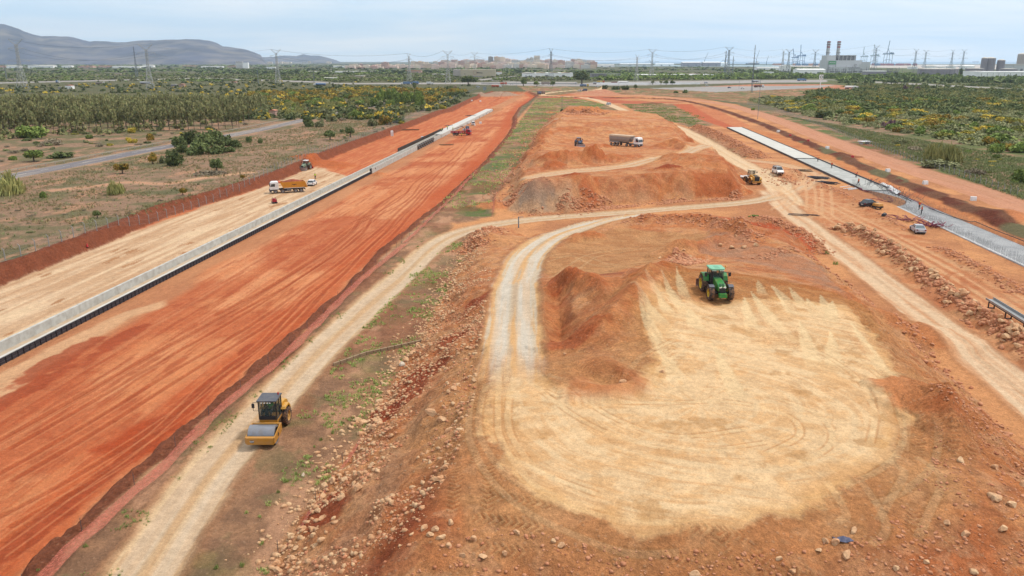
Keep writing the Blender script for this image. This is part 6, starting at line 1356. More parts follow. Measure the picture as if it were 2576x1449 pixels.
# tangled corrugated pipes
PURP = mat('purple_pipe', S(150, 62, 90), .5, var=.15)
def tangle(name, c, n, r, L_, lab, rad=.055, flat=.25, m=None):
    mb = MB(); rs = random.Random(len(lab)*7); P0 = cp(*c); dx = snv; dy = sdv
    for _ in range(n):
        a = rs.uniform(-.5, .5)+math.atan2(-sdv[1], -sdv[0]); x_, y_ = rs.gauss(0, r*.5), rs.gauss(0, r*.5); pts = []; z_ = rs.uniform(.06, flat)
        for k in range(9): pts.append((P0[0]+x_, P0[1]+y_, P0[2]+z_+.25*math.sin(k*.8+a))); x_ += math.cos(a)*L_/9; y_ += math.sin(a)*L_/9; a += rs.uniform(-.5, .5)
        mb.tube(pts, rad, 5)
    o = mb.build(name, m or PURP); tag(o, lab, 'pipes'); return o
tangle('corrugated_pipe', (2352, 575), 26, 1.8, 4.5, 'tangle of purple corrugated pipe just right of the silver saloon', flat=.7)
tangle('corrugated_pipe', (2290, 560), 14, 1.2, 6.5, 'purple pipes lying behind the silver saloon along the slab edge', flat=.5)
tangle('corrugated_pipe', (2245, 512), 5, .6, 6.0, 'purple pipes curving past the yellow compressor')
tangle('corrugated_pipe', (2185, 487), 4, .5, 6, 'purple pipes beside the start of the rebar strip')
sline('edge_pipe', [(2235, 480), (2262, 493), (2280, 499), (2320, 518), (2350, 531)], .08, PURP, 'long purple pipe lying straight along the far edge of the rebar', 'pipe', .3)
# white plastic sheet draped over the far edge
V_ = []; F_ = []
pe = [gp(2216, 468), gp(2236, 476), gp(2262, 492)]
for k in range(13):
    t_ = k/12*2; i_ = min(int(t_), 1); p = Vector(pe[i_]).lerp(Vector(pe[i_+1]), t_-i_)
    for u_, zz in ((-.7, .25), (-.2, .75+.1*math.sin(k*2)), (.3, .85), (.9, .3)): V_.append((p.x+u_, p.y, zz+.08*math.sin(k*1.3+u_)))
for k in range(12):
    for q in range(3): F_.append((k*4+q, k*4+4+q, k*4+5+q, k*4+1+q))
o = mesh_obj('plastic_sheet', V_, F_, PW_, smooth=True); tag(o, 'white plastic sheet draped over the far edge of the rebar', 'sheet')
# timber and steel props stacked by the slab
def stack(c, n, L_, m, lab, ang=None, spread=.8, name='prop_stack'):
    mb = MB(); P0 = cp(*c); a = ang if ang is not None else math.atan2(-sdv[1], -sdv[0])
    for k in range(n):
        aa = a+random.uniform(-.12, .12); o_ = random.uniform(-spread, spread); s_ = random.uniform(-1, 1)
        q = (P0[0]+math.cos(aa+PI/2)*o_+math.cos(aa)*s_, P0[1]+math.sin(aa+PI/2)*o_+math.sin(aa)*s_, P0[2]+.12+.12*(k % 4))
        mb.box(q, (L_*random.uniform(.7, 1), .14, .12), rz=aa)
    o = mb.build(name, m); tag(o, lab, 'building materials'); return o
stack((2052, 448), 22, 6, M_FORM, 'dark stack of steel props lying left of the wet slab', 2.6, 1.4); stack((2080, 462), 12, 5, M_FORM, 'second scattered row of dark props below the first stack', 2.5, 1.2); stack((2020, 430), 9, 4, mat('dark_props', S(84, 72, 66), .8), 'brownish bundle of props nearest the finished slab', 2.9, 1.0)
stack((2128, 477), 5, 4, PW_, 'white boards dropped on the dirt by the wet slab', .6, 1.5); stack((1125, 352), 4, 7, M_WOOD, 'long planks on the red ground in front of the red lorry', .1, .5)
stack((1130, 308), 8, 3, M_FORM, 'dark gear heaped left of the capped channel', .5, 1.2); stack((1030, 318), 7, 9, M_WOOD, 'brown planks at the foot of the far left bank', .15, .8); stack((1185, 284), 8, 7, M_FORM, 'dark timbers lying beyond the far channel end', .3, 2)
stack((2010, 541), 3, 6, M_FORM, 'thin dark bars lying at the haul road junction', 2.75, .5)
# concrete barriers and plastic cones
def block(c, lab, m=PW_, s_=1.0, grp='white concrete blocks along the soil berm'):
    P0 = cp(*c); r = empty('concrete_block', P0, random.uniform(-.4, .4), lab, 'block', grp); mb = MB(); mb.prism([(-.45*s_, 0), (.45*s_, 0), (.3*s_, .9*s_), (-.3*s_, .9*s_)], -.6*s_, .6*s_); mb.build('base', m, r, bevel=.03)
for k, (c, l_) in enumerate((((2447, 505), 'white concrete block on the berm, nearest of the row'), ((2326, 464), 'white concrete block on the berm beside its low grass'), ((2232, 433), 'white concrete block, third along the berm from the camera'), ((2080, 376), 'white concrete block, fourth along the berm from the camera'), ((1957, 333), 'farthest white concrete block on the berm'))): block(c, l_)
for c, l_ in (((2143, 401), 'red plastic marker beside the grass patch on the berm'), ((2032, 358), 'red plastic marker beside the small dark heap'), ((1987, 344), 'small red marker near the farthest block')): block(c, l_, mat('red_plastic', S(222, 60, 66), .5), .75, 'red markers along the soil berm')
for c, l_ in (((1186, 250), 'white sign block left of the far red cut'), ((1208, 250), 'pair of white blocks nearest the channel end'), ((1208, 300), 'pink and white box right of the channel')): block(c, l_, PW_, 1.1, 'white blocks round the channel end')
for c, l_ in (((1179, 297), 'white marker cone left of the channel'), ((1194, 304), 'white marker cone next to the parked white van')):
    P0 = cp(*c); r = empty('marker_cone', P0, 0, l_, 'cone', 'marker cones'); mb = MB(); mb.cyl((0, 0, .05), (0, 0, 1.3), .3, .06, 8); mb.build('cone', PW_, r); mb = MB(); mb.box((0, 0, .04), (.7, .7, .08)); mb.build('foot', PW_, r)
P0 = cp(217, 603); r = empty('marker_cone', P0, 0, 'small red and white cone at the foot of the left fence', 'cone'); mb = MB(); mb.cyl((0, 0, .05), (0, 0, .7), .2, .04, 8); mb.build('cone', mat('red_plastic', S(222, 60, 66)), r); mb = MB(); mb.box((0, 0, .03), (.45, .45, .06)); mb.build('foot', PB, r)
# concrete table in the right scrub
P0 = cp(2173, 362); r = empty('well_cover', P0, .3, 'white concrete slab on a low plinth in the right scrub', 'well cover'); mb = MB(); mb.box((0, 0, 1.0), (4.2, 2.6, .22)); mb.build('slab', PW_, r); mb = MB(); mb.box((-1.5, 0, .45), (.4, 1.8, .9)); mb.box((1.5, 0, .45), (.4, 1.8, .9)); mb.build('plinth', M_CONC, r)
# blue plastic scrap, steel trough at the right edge
P0 = gp(2120, 1363, 5.5); V_ = []
for i_ in range(6):
    for j_ in range(4): V_.append((P0[0]-.5+.2*i_, P0[1]-.2+.16*j_, gz(P0[0], P0[1])+.07+.05*math.sin(i_*1.7+j_)))
o = mesh_obj('plastic_scrap', V_, [(i_*4+j_, i_*4+4+j_, i_*4+5+j_, i_*4+1+j_) for i_ in range(5) for j_ in range(3)], mat('blue_plastic', S(86, 90, 120), .6)); tag(o, 'crumpled blue plastic scrap among the near stones', 'scrap')
A_, B_ = gp(2485, 772), gp(2640, 870); d = Vector(B_)-Vector(A_); ang = math.atan2(d.y, d.x)
r = empty('steel_trough', ((A_[0]+B_[0])/2, (A_[1]+B_[1])/2, 0), ang, 'long grey steel trough with black supports at the right edge behind the rock row', 'trough'); L_ = d.length
mb = MB(); mb.box((0, 0, 1.0), (L_, .9, .08)); mb.box((0, .45, 1.15), (L_, .06, .35)); mb.box((0, -.45, 1.1), (L_, .06, .25)); mb.build('tray', M_STEEL, r)
mb = MB(); mb.box((0, 0, .8), (L_*.98, .25, .3)); mb.build('beam', PB, r)
for k in range(4): mb = MB(); q = -L_*.45+L_*.3*k; mb.box((q, .35, .45), (.15, .1, .9)); mb.box((q, -.35, .45), (.15, .1, .9)); mb.box((q, 0, .1), (.15, .8, .1)); mb.build('leg', PB, r)
# ------------------------------------------------------------ hills and sea
def hills(name, prof, y0, y1, seed, m, lab_y=0):
    P = np.array(prof, float); vv = (P[:, 1]-PH/2)/PF; dn = _cp-vv*_sp; az = (P[:, 0]-PW/2)/PF/dn; el = -(_sp+_cp*vv)/dn
    n = 420; a_ = np.linspace(az[0], az[-1], n); e_ = np.interp(a_, az, el); e_ = e_*(1+.05*(fbm(a_*300, a_*0, 2.5, 4, seed+3)-.5)); dz = 60; V_ = []
    Yc = (y0+y1)/2
    for k in range(dz):
        v = k/(dz-1); Y = y0+(y1-y0)*v; env = math.sin(PI*min(1, v*1.0))**1.0
        X = a_*Y; nz_ = fbm(X, np.full(n, Y), 1500, 6, seed, .55); rg = np.abs(fbm(X, np.full(n, Y*1.0), 900, 5, seed+7)-.5)*2
        hgt = e_*1.0*Yc*(env*(1-.55*(rg*.9+.25*(nz_-.3))*(1-env**6)))+CAMH*np.minimum(1, e_*60)*env
        V_.append(np.stack([X, np.full(n, Y), np.where(e_ > .0004, hgt, -3)-1], 1))
    V_ = np.concatenate(V_); ii_ = (np.arange(dz-1)[:, None]*n+np.arange(n-1)[None]).ravel()
    o = fast_mesh(name, V_, np.stack([ii_, ii_+1, ii_+n+1, ii_+n], 1), m, smooth=True); tag(o, kind='structure'); return o
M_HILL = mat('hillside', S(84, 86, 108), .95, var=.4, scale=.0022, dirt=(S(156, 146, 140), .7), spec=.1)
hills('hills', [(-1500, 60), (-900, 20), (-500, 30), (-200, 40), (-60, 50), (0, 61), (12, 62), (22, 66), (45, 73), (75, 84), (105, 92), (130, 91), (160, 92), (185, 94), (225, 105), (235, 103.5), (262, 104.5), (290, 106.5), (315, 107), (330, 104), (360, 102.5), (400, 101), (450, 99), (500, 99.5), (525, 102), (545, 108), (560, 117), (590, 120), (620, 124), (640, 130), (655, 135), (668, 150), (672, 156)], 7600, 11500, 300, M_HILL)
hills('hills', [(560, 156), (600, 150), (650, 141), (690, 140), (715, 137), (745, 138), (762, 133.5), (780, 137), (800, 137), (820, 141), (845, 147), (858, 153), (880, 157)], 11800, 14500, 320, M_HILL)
M_SEA = mat('sea_water', S(122, 158, 186), .35, var=.06, scale=.002, spec=.5)
def flat(name, pts, z, m, kind='structure'):
    V_ = [(p[0], p[1], z) for p in pts]; o = mesh_obj(name, V_, [tuple(range(len(V_)))], m); tag(o, kind=kind); return o
flat('sea', [gp(1290, 161)[:2], gp(1700, 160.5)[:2], gp(1860, 162)[:2], gp(2050, 163)[:2], gp(2600, 161.5)[:2], gp(2900, 161)[:2], (32000, 31500), (4500, 31500), (1500, 31500), (-200, 31500)], 1.0, M_SEA)
flat('water_basin', [gp(1500, 167)[:2], gp(1980, 168.2)[:2], gp(2000, 165.5)[:2], gp(1850, 164.6)[:2], gp(1600, 165)[:2]], .8, mat('harbour_water', S(166, 196, 206), .3, var=.04, scale=.002))
flat('port_apron', [gp(1850, 166)[:2], gp(2575, 176)[:2], gp(2900, 178)[:2], gp(2900, 162.5)[:2], gp(2050, 163.5)[:2]], .5, mat('pale_apron', S(206, 196, 188), .9, var=.1, scale=.01))

# ------------------------------------------------------------ buildings
def facade(name, wall, win, sxm=3.4, szm=3.1):
    m = bpy.data.materials.new(name); m.use_nodes = True; t = m.node_tree; b = t.nodes['Principled BSDF']; b.inputs['Roughness'].default_value = .85
    tcn = N(t, 'ShaderNodeTexCoord'); sp = N(t, 'ShaderNodeSeparateXYZ'); t.links.new(tcn.outputs['Object'], sp.inputs[0]); g = N(t, 'ShaderNodeNewGeometry'); sn = N(t, 'ShaderNodeSeparateXYZ'); t.links.new(g.outputs['Normal'], sn.inputs[0])
    def M_(op, a, b_=None):
        q = N(t, 'ShaderNodeMath', operation=op)
        for k, v in enumerate((a, b_)):
            if v is None: continue
            if isinstance(v, (int, float)): q.inputs[k].default_value = v
            else: t.links.new(v, q.inputs[k])
        return q.outputs[0]
    u = M_('ADD', sp.outputs[0], sp.outputs[1]); fx = M_('FRACT', M_('DIVIDE', u, sxm)); fz = M_('FRACT', M_('DIVIDE', sp.outputs[2], szm))
    w_ = M_('MULTIPLY', M_('MULTIPLY', M_('GREATER_THAN', fx, .52), M_('GREATER_THAN', fz, .42)), M_('LESS_THAN', M_('ABSOLUTE', sn.outputs[2]), .5))
    mx_ = N(t, 'ShaderNodeMix', data_type='RGBA'); t.links.new(w_, mx_.inputs[0]); mx_.inputs[6].default_value = (*wall, 1); mx_.inputs[7].default_value = (*win, 1); t.links.new(mx_.outputs[2], b.inputs['Base Color']); return m
WIN = S(168, 156, 152, 1.2)
FAC = [facade('cream_facade', S(240, 222, 200, 1.0), WIN), facade('pink_facade', S(236, 208, 194, 1.0), WIN), facade('brick_facade', S(212, 166, 148, 1.1), WIN), facade('white_facade', S(240, 236, 230, 1.3), WIN), facade('ochre_facade', S(232, 204, 176, 1.05), WIN), facade('grey_facade', S(176, 170, 168), WIN)]
FN = ['cream', 'pinkish', 'brick coloured', 'white', 'ochre', 'grey']
M_TILE = mat('roof_tile', S(204, 138, 112), .9, scale=.3); M_WH = mat('white_cladding', (.86, .86, .86), .6, var=.04, scale=.05, dirt=(S(226, 222, 218, 1.2), .3)); M_GRYC = mat('grey_cladding', S(168, 162, 172), .6, var=.08, scale=.05); M_ROOFG = mat('pale_roof', S(226, 220, 210), .7, var=.06, scale=.05)
def at(px, yb): return gp(px, yb)
def pxm(px, yb): P = gp(0, yb); return P[1]*_cp/PF*px          # metres spanned by px at that depth
rb_ = random.Random(11)
def block_building(px, yb, wpx, hpx, fi, lab, grp=None, roof=False, depth=None, name='apartment_block'):
    P = at(px, yb); W_ = pxm(wpx, yb); H_ = pxm(hpx, yb)/1.04; D_ = depth or min(max(W_*.6, 12), 30)
    mb = MB(); mb.box((0, 0, H_/2), (W_, D_, H_)); k = rb_.random()
    if k < .7: mb.box((W_*.2*(k-.3), 0, H_+1.4), (W_*.35, D_*.5, 2.8))
    if k < .4: mb.box((-W_*.3, 0, H_+.8), (W_*.2, D_*.8, 1.6))
    for j in range(1, int(H_/3.1)): mb.box((W_*(.25 if fi % 2 else -.2), -D_/2-.5, j*3.1), (W_*.35, 1.0, .9))
    o = mb.build(name, FAC[fi]); o.location = (P[0], P[1]+D_/2, 0); o.rotation_euler = (0, 0, rb_.uniform(-.25, .25)); tag(o, lab, 'building', grp); return o
GT = 'town buildings on the horizon'
town = []
x = 880
while x < 1490:
    dens = 1.0
    for row in range(3 if x > 1100 else 2):
        yb = (172.5, 169, 166)[row]+rb_.uniform(-.8, .8); hp = rb_.uniform(7, 12)*(.7 if x < 1040 else 1)+(row*2.2 if x > 1040 else 0); wp = rb_.uniform(12, 26)
        town.append((x+rb_.uniform(-6, 6)+row*5, yb, wp, hp, rb_.choice([0, 0, 1, 1, 2, 3, 4, 1])))
    x += rb_.uniform(10, 15)
town += [(1234, 168, 12, 25, 5), (1250, 168, 16, 25, 4), (1264, 169, 12, 25, 0), (1275, 168, 20, 20, 1), (1337, 168, 8, 23, 3), (1328, 167, 7, 20, 3), (1350, 167, 14, 27, 0), (1395, 168, 8, 18, 0), (1412, 169, 18, 17, 2), (1443, 168, 14, 19, 2), (1455, 168, 18, 19, 0), (1478, 171, 14, 12, 5), (1493, 171, 16, 15, 2), (1160, 170, 16, 17, 2), (1191, 170, 20, 15, 2), (1040, 170, 12, 16, 0), (1055, 171, 22, 16, 4), (1095, 170, 12, 15, 3), (1110, 170, 16, 14, 2), (968, 171, 18, 14, 2)]
for k, b_ in enumerate(town):
    tall = b_[3] > 18
    block_building(*b_, lab=('tall %s tower block rising above the town' if tall else '%s building in the town on the horizon') % FN[b_[4]]+', '+('at its left end', 'behind the side-on pylon', 'above the buff warehouse', 'right of the warehouse', 'above the vaulted shed')[min(4, max(0, int((b_[0]-880)/125)))], grp=GT+(' tall' if tall else ''))
for k in range(70):
    px_ = rb_.uniform(140, 870); fi = rb_.choice([0, 3, 1, 0, 4]); block_building(px_, rb_.uniform(158, 161), rb_.uniform(6, 14), rb_.uniform(2.5, 5.5)*(1.6 if 300 < px_ < 520 else 1), fi, 'tiny %s building at the foot of the far hills' % FN[fi], 'far suburb under the hills')
# white office building
r = empty('office_building', at(606, 172), .1, 'office building of a dark striped and a plain white block among trees at left', 'building'); q = pxm(1, 172)
mb = MB(); mb.box((-4*q, 15, 8.4*q), (16*q, 24, 16.8*q)); mb.build('striped_block', FAC[5], r); mb = MB()
for j in range(5): mb.box((-4*q, 2.6, (2.6+3.1*j)*q), (16.3*q, 1.0, 1.3*q))
mb.build('floor_band', M_WH, r); mb = MB(); mb.box((11*q, 14, 7*q), (13*q, 24, 14*q)); mb.build('white_block', M_WH, r)
def shed(x0, x1, yb, yt, m, lab, roof='flat', depth=None, name='warehouse', rm=None, cat='building', rz=0, ribs=0):
    P = at((x0+x1)/2, yb); W_ = pxm(x1-x0, yb); H_ = pxm(yb-yt, yb); D_ = depth or min(max(W_*.5, 15), 60)
    r = empty(name, (P[0], P[1], 0), rz, lab, cat); mb = MB(); mb.box((0, D_/2, H_*.42), (W_, D_, H_*.84)); w_ = mb.build('wall', m, r)
    mb = MB()
    if roof == 'gable': mb.prism([(-W_/2-.4, H_*.84), (0, H_*1.0), (W_/2+.4, H_*.84)], -.5, D_+.5, 'y')
    elif roof == 'long': mb.prism([(-.6, H_*.84), (D_/2, H_), (D_+.6, H_*.84)], -W_/2-.4, W_/2+.4, 'x')
    elif roof == 'saw':
        n_ = max(3, int(W_/28))
        for k in range(n_): a0 = -W_/2+W_/n_*k; mb.prism([(a0, H_*.78), (a0+W_/n_/2, H_), (a0+W_/n_, H_*.78)], 0, D_, 'y')
    else: mb.box((0, D_/2, H_*.92), (W_+.6, D_+.6, H_*.16))
    mb.build('roof', rm or M_ROOFG, r)
    if ribs:
        mb = MB()
        for k in range(ribs+1): mb.box((-W_/2+W_*k/ribs, -.15, H_*.4), (pxm(.7, yb), .4, H_*.8))
        rel_ = mb.build('pilaster', M_GRYC, r)
    else:
        mb = MB(); mb.box((W_*.25, -.1, H_*.22), (W_*.08, .3, H_*.4)); mb.box((-W_*.2, -.1, H_*.22), (W_*.08, .3, H_*.4)); mb.build('door', mat('shed_door', S(130, 134, 142), .6), w_)
    return r
BUFF = mat('buff_cladding', S(222, 208, 180), .7, var=.05, scale=.05); SAL = mat('salmon_wall', S(222, 184, 168), .8, var=.08, scale=.05); TAN = mat('tan_roof', S(206, 188, 160), .8, var=.08, scale=.05)
for a in ((-20, 14, 172, 166, SAL, 'pink walled shed at the extreme left edge', 'long'), (16, 48, 172, 165, M_WH, 'white shed below the first pylon at left', 'long'), (70, 96, 172, 163.5, M_WH, 'tall white arched shed right of the first pylon', 'gable'), (97, 134, 172, 164, M_WH, 'wide white shed with grey roof left of dark trees', 'long'), (155, 180, 171.5, 164, M_WH, 'white shed with brown roof between two dark trees', 'gable'), (196, 234, 172.5, 166, SAL, 'salmon shed row right of the dark trees', 'saw'), (246, 278, 171, 166, SAL, 'low pink industrial shed at left centre', 'long'), (280, 352, 171.5, 166.5, M_WH, 'long low white shed with red doors at left', 'long'), (358, 385, 170, 163.5, M_WH, 'white shed beside the second pylon', 'long'), (458, 492, 169, 165.5, TAN, 'tan roofed house cluster right of the second pylon', 'long'), (505, 555, 170.5, 166.5, M_WH, 'low white shed far left of the office block', 'long'), (572, 595, 170, 165.5, SAL, 'tile roofed houses beside the office block', 'gable'), (668, 692, 173, 168, M_WH, 'white villa cluster left of the third pylon', 'gable'), (838, 880, 170, 165.5, M_WH, 'white villas among the trees right of the third pylon', 'long'), (895, 918, 174, 169, SAL, 'red roofed house among the trees', 'gable')): shed(*a[:6], roof=a[6], rm=(M_TILE if a[4] in (SAL, TAN) else M_ROOFG))
shed(770, 835, 181.5, 179.5, M_WH, 'short white greenhouse strip among the orchards', 'long', name='greenhouse'); shed(842, 945, 182.5, 179, M_WH, 'long white greenhouse strip among the orchards', 'long', name='greenhouse'); shed(1085, 1122, 188.5, 186, M_WH, 'low white greenhouse left of the buff warehouse', 'long', name='greenhouse')
shed(814, 846, 200, 195, M_WH, 'small white farm building right of the blue tanker lorry', 'long'); shed(893, 915, 198, 190.5, TAN, 'buff farmhouse with flat roof in the orchards', 'flat'); shed(1018, 1060, 184, 177, SAL, 'pink farmhouse with a tiled roof left of the warehouse', 'gable', rm=M_TILE)
shed(164, 180, 224, 214, M_WH, 'small white hut with a tiled brown roof in the left scrub', 'gable', rm=M_TILE, depth=7, name='hut'); shed(146, 155, 223, 219, M_GRYC, 'tiny grey hut in the left scrub', 'flat', depth=4, name='hut'); shed(430, 442, 218, 212, M_GRYC, 'ruined grey hut right of the second pylon', 'flat', depth=5, name='hut'); shed(450, 463, 219, 211, SAL, 'brown brick hut right of the second pylon', 'gable', depth=6, rm=M_TILE, name='hut'); shed(290, 304, 189, 184.5, SAL, 'small tan hut in the far left orchards', 'flat', depth=6, name='hut'); shed(580, 594, 209, 205, SAL, 'tan hut in the scrub left of the third pylon', 'gable', depth=6, rm=M_TILE, name='hut')
shed(677, 693, 293, 276, SAL, 'small ruined hut behind bushes near the asphalt road', 'gable', depth=5, rm=M_TILE, name='hut')
# buff warehouse with its painted name
P = at(1202, 193.5); q = pxm(1, 193.5); r = empty('warehouse', (P[0], P[1], 0), 0, 'long buff warehouse with a dark name and ringed emblem', 'building')
mb = MB(); mb.box((0, 20, 9.6*q), (88*q, 40, 16*q)); wl = mb.build('wall', BUFF, r); mb = MB(); mb.prism([(-44*q, 2*q), (-44*q, 17*q), (-63*q, 17.5*q), (-63*q, 3*q)], 6, 46, 'y'); mb.build('side_wing', mat('pinkish_wing', S(208, 198, 192), .8), r); mb = MB(); mb.box((0, 20, .8*q), (88*q, 40.6, 1.6*q)); mb.build('plinth', M_GRYC, r)
text('Molsa', 5.0*q, PB, wl, (4*q, -.15, 10*q), (PI/2, 0, 0), sx=1.25, ext=.05, bold=.08*q)
mb = MB(); mb.lathe([(4.3*q, -.1), (5.0*q, -.2), (5.0*q, .1)], (-7.5*q, 0, 10*q), 'y', 24); mb.build('emblem_ring', mat('emblem_red', S(206, 130, 120), .6), wl); mb = MB(); mb.box((-33*q, -.1, 7*q), (1.6*q, .4, 2.2*q)); mb.build('window', PB, wl)
shed(1248, 1262, 190, 180, M_WH, 'small white house with red roof right of the buff warehouse', 'gable', rm=M_TILE)
shed(1313, 1345, 195.5, 183, M_WH, 'white gabled end of the long vaulted shed', 'gable', depth=50); shed(1345, 1441, 194, 182, M_WH, 'long vaulted white shed left of the big dark tree', 'saw', rm=TAN, depth=60); shed(1392, 1423, 181, 176.5, BUFF, 'plain buff building behind the vaulted shed', 'flat')
# roofless concrete frame
P = at(1524, 197); q = pxm(1, 197); r = empty('frame_building', (P[0], P[1], 0), 0, 'roofless grey concrete frame building right of the big dark tree', 'building'); mb = MB()
for k in range(20): mb.box((-37*q+k*3.9*q, 0, 6*q), (.7*q, 1.5, 10*q)); mb.box((-37*q+k*3.9*q, 25, 6*q), (.7*q, 1.5, 10*q))
tag(mb.build('column', M_CONC, r), kind='stuff'); mb = MB()
for z_ in (2.2, 11): mb.box((0, 0, z_*q), (76*q, 2, .8*q)); mb.box((0, 25, z_*q), (76*q, 2, .8*q))
mb.build('beam', M_CONC, r); mb = MB(); mb.box((-18*q, 12, 6.5*q), (38*q, 20, 8*q)); mb.build('infill_wall', M_GRYC, r)
for a in ((1600, 1650, 193, 187, M_WH, 'white low shed behind the motorway, left one', 'long'), (1652, 1700, 192.5, 187, mat('blue_cladding', S(96, 126, 170), .6), 'blue and white low shed behind the motorway', 'long'), (1705, 1800, 192, 187, M_WH, 'long white low shed behind the motorway', 'saw'), (1728, 1768, 191, 184, TAN, 'tan roofed farm building right of the white sheds', 'gable'), (1650, 1695, 166.5, 160, M_WH, 'white harbour hall at the left of the twin arched halls', 'long'), (1716, 1762, 167, 156, M_GRYC, 'left of the twin harbour halls with white arched roofs', 'long'), (1768, 1812, 167, 156, M_GRYC, 'right of the twin harbour halls with white arched roofs', 'long'), (1813, 1830, 166.5, 157.5, M_WH, 'small pale hall right of the twin harbour halls', 'long'), (1905, 1962, 176, 169, M_WH, 'wide white warehouse left of the gabled white hall', 'long'), (1962, 1988, 182, 163.5, M_WH, 'tall white gabled hall left of the power plant', 'gable'), (2005, 2075, 187, 173.5, M_WH, 'low white hall in front of the port cranes', 'long'), (1924, 1946, 188, 181, M_WH, 'small white building among green trees left of the plant', 'flat'), (2178, 2228, 191, 178.5, M_GRYC, 'plain grey hall below the power plant', 'flat'), (2330, 2440, 169, 164.5, M_WH, 'far white roofed terminal behind the tanks', 'long'), (2420, 2450, 175, 165, M_WH, 'white domed hall beside the tanks', 'long'), (1560, 1640, 166, 160, M_ROOFG, 'pale dockside shed near the horizon', 'long'), (1500, 1545, 169, 163, M_WH, 'white hall right of the town', 'long')):
    shed(*a[:6], roof=a[6], rm=M_WH if a[4] is not TAN else TAN)
shed(2466, 2640, 199, 181, M_WH, 'long white logistics building with grey pilasters at the right edge', 'flat', ribs=12, rm=M_WH)
r = shed(2448, 2462, 198, 179, mat('cream_tower', S(236, 226, 214)), 'cream building with dark window bands left of the white logistics hall', 'flat', name='office_building')
# power plant
q = pxm(1, 183); P = at(2118, 183); pp_ = empty('power_plant', (P[0], P[1], 0), 0, 'white power plant with two red banded chimneys and a green sign', 'power plant')
PGW = mat('plant_cladding', S(226, 228, 230), .6, var=.05, scale=.02); PGD = mat('plant_louvre', S(142, 140, 144), .7, var=.4, scale=.12)
mb = MB(); mb.box((2*q, 25, 15*q), (88*q, 50, 30*q)); mb.box((-22*q, 45, 28*q), (22*q, 40, 28*q)); mb.box((0, -10, 7*q), (70*q, 20, 14*q)); mb.box((58*q, 20, 13*q), (20*q, 40, 26*q)); mb.box((38*q, -6, 11*q), (16*q, 20, 20*q)); mb.build('main_hall', PGW, pp_)
mb = MB(); mb.box((17*q, 40, 36*q), (46*q, 30, 13*q)); mb.build('louvred_block', PGD, pp_); mb = MB()
for k in range(5): mb.box((-4*q+10*k*q, 23, 36*q), (.7*q, 4, 13.2*q))
mb.box((17*q, 23.5, 42*q), (46*q, 3, .8*q)); mb.build('louvre_frame', PGW, pp_)
mb = MB(); mb.box((-28*q, -.8, 24*q), (19*q, 1.2, 8*q)); sg = mb.build('green_sign', mat('sign_green', S(92, 172, 108), .5), pp_)
text('IBERDROLA', 3.1*q, M_WH, sg, (-28*q, -1.6, 24*q), (PI/2, 0, 0), name='lettering', ext=.05)
mb = MB()
for k in range(2): mb.box((-32*q+10*q*k, -.6, 11*q), (4*q, .8, 2.5*q)); mb.box((-37.5*q+18.6*q*k, -.7, 15*q), (.7*q, .8, 12*q))
mb.box((20*q, -20.5, 12*q), (30*q, .8, 1.2*q)); mb.build('window', PGD, pp_)
SR = mat('stack_red', S(190, 44, 58), .6)
for X_ in (-25.5*q, 0.5*q):
    mb = MB(); mb.lathe([(4.1*q, 42*q), (4.1*q, 77*q), (3.6*q, 77*q)], (X_, 45, 0), 'z', 20); c = mb.build('chimney', PGW, pp_); mb = MB()
    for z_, dz_ in ((73.4, 3.4), (67.2, 2.4), (61.2, 2.8)): mb.lathe([(4.15*q, z_*q), (4.3*q, z_*q), (4.3*q, (z_+dz_)*q), (4.15*q, (z_+dz_)*q)], (X_, 45, 0), 'z', 20)
    mb.build('red_band', SR, c); mb = MB()
    for z_ in (74.4, 68.2, 48.5): mb.lathe([(4.2*q, z_*q), (5.6*q, z_*q), (5.6*q, (z_+.7)*q), (4.2*q, (z_+.7)*q)], (X_, 45, 0), 'z', 16)
    mb.box((X_-3.6*q, 44, 60*q), (1.2*q, 3, 34*q)); mb.box((X_, 40.5, 48.5*q), (9.5*q, 1, 1.5*q)); mb.build('gallery', PGD, c)
r = empty('substation', (P[0], P[1]-70, 0), 0, 'dense grey substation gantries in front of the power plant', 'substation'); mb = MB(); rs = random.Random(3)
for k in range(95): X_ = (-62+1.9*k)*q; Hh = rs.uniform(6, 12)*q*(1.6 if k % 9 == 0 else 1); mb.box((X_, rs.uniform(-30, 30), Hh/2), (.5*q, .5*q, Hh))
tag(mb.build('post', PGD, r), kind='stuff'); mb = MB()
for k in range(12): mb.box(((-55+14*k)*q, rs.uniform(-20, 20), rs.uniform(7, 10)*q), (13*q, .8, .6*q)); mb.box(((-55+14*k)*q, -10, rs.uniform(2, 4)*q), (10*q, 5, 3*q))
tag(mb.build('busbar', PGD, r), kind='stuff')
# tanks and silos
def tank(px, yb, wpx, hpx, m, lab, grp=None, name='storage_tank', dome=.06):
    P_ = at(px, yb); W_ = pxm(wpx, yb); H_ = pxm(hpx, yb); r = empty(name, (P_[0], P_[1]+W_/2, 0), 0, lab, 'tank', grp)
    mb = MB(); mb.lathe([(W_/2, 0), (W_/2, H_)], (0, 0, 0), 'z', 40); mb.build('wall', m, r); mb = MB(); mb.lathe([(W_/2*1.01, H_), (W_/4, H_*(1+dome)), (.01, H_*(1+dome*1.3))], (0, 0, 0), 'z', 40); mb.build('roof', M_ROOFG, r); mb = MB()
    for k in range(10): a = PI+PI*(k+.5)/10; mb.cyl((W_/2*1.005*math.cos(a), W_/2*1.005*math.sin(a), 0), (W_/2*1.005*math.cos(a), W_/2*1.005*math.sin(a), H_), W_*.004)
    mb.build('rib', PGD, r)
TK = mat('tank_grey', S(170, 162, 172), .6, var=.1, scale=.03)
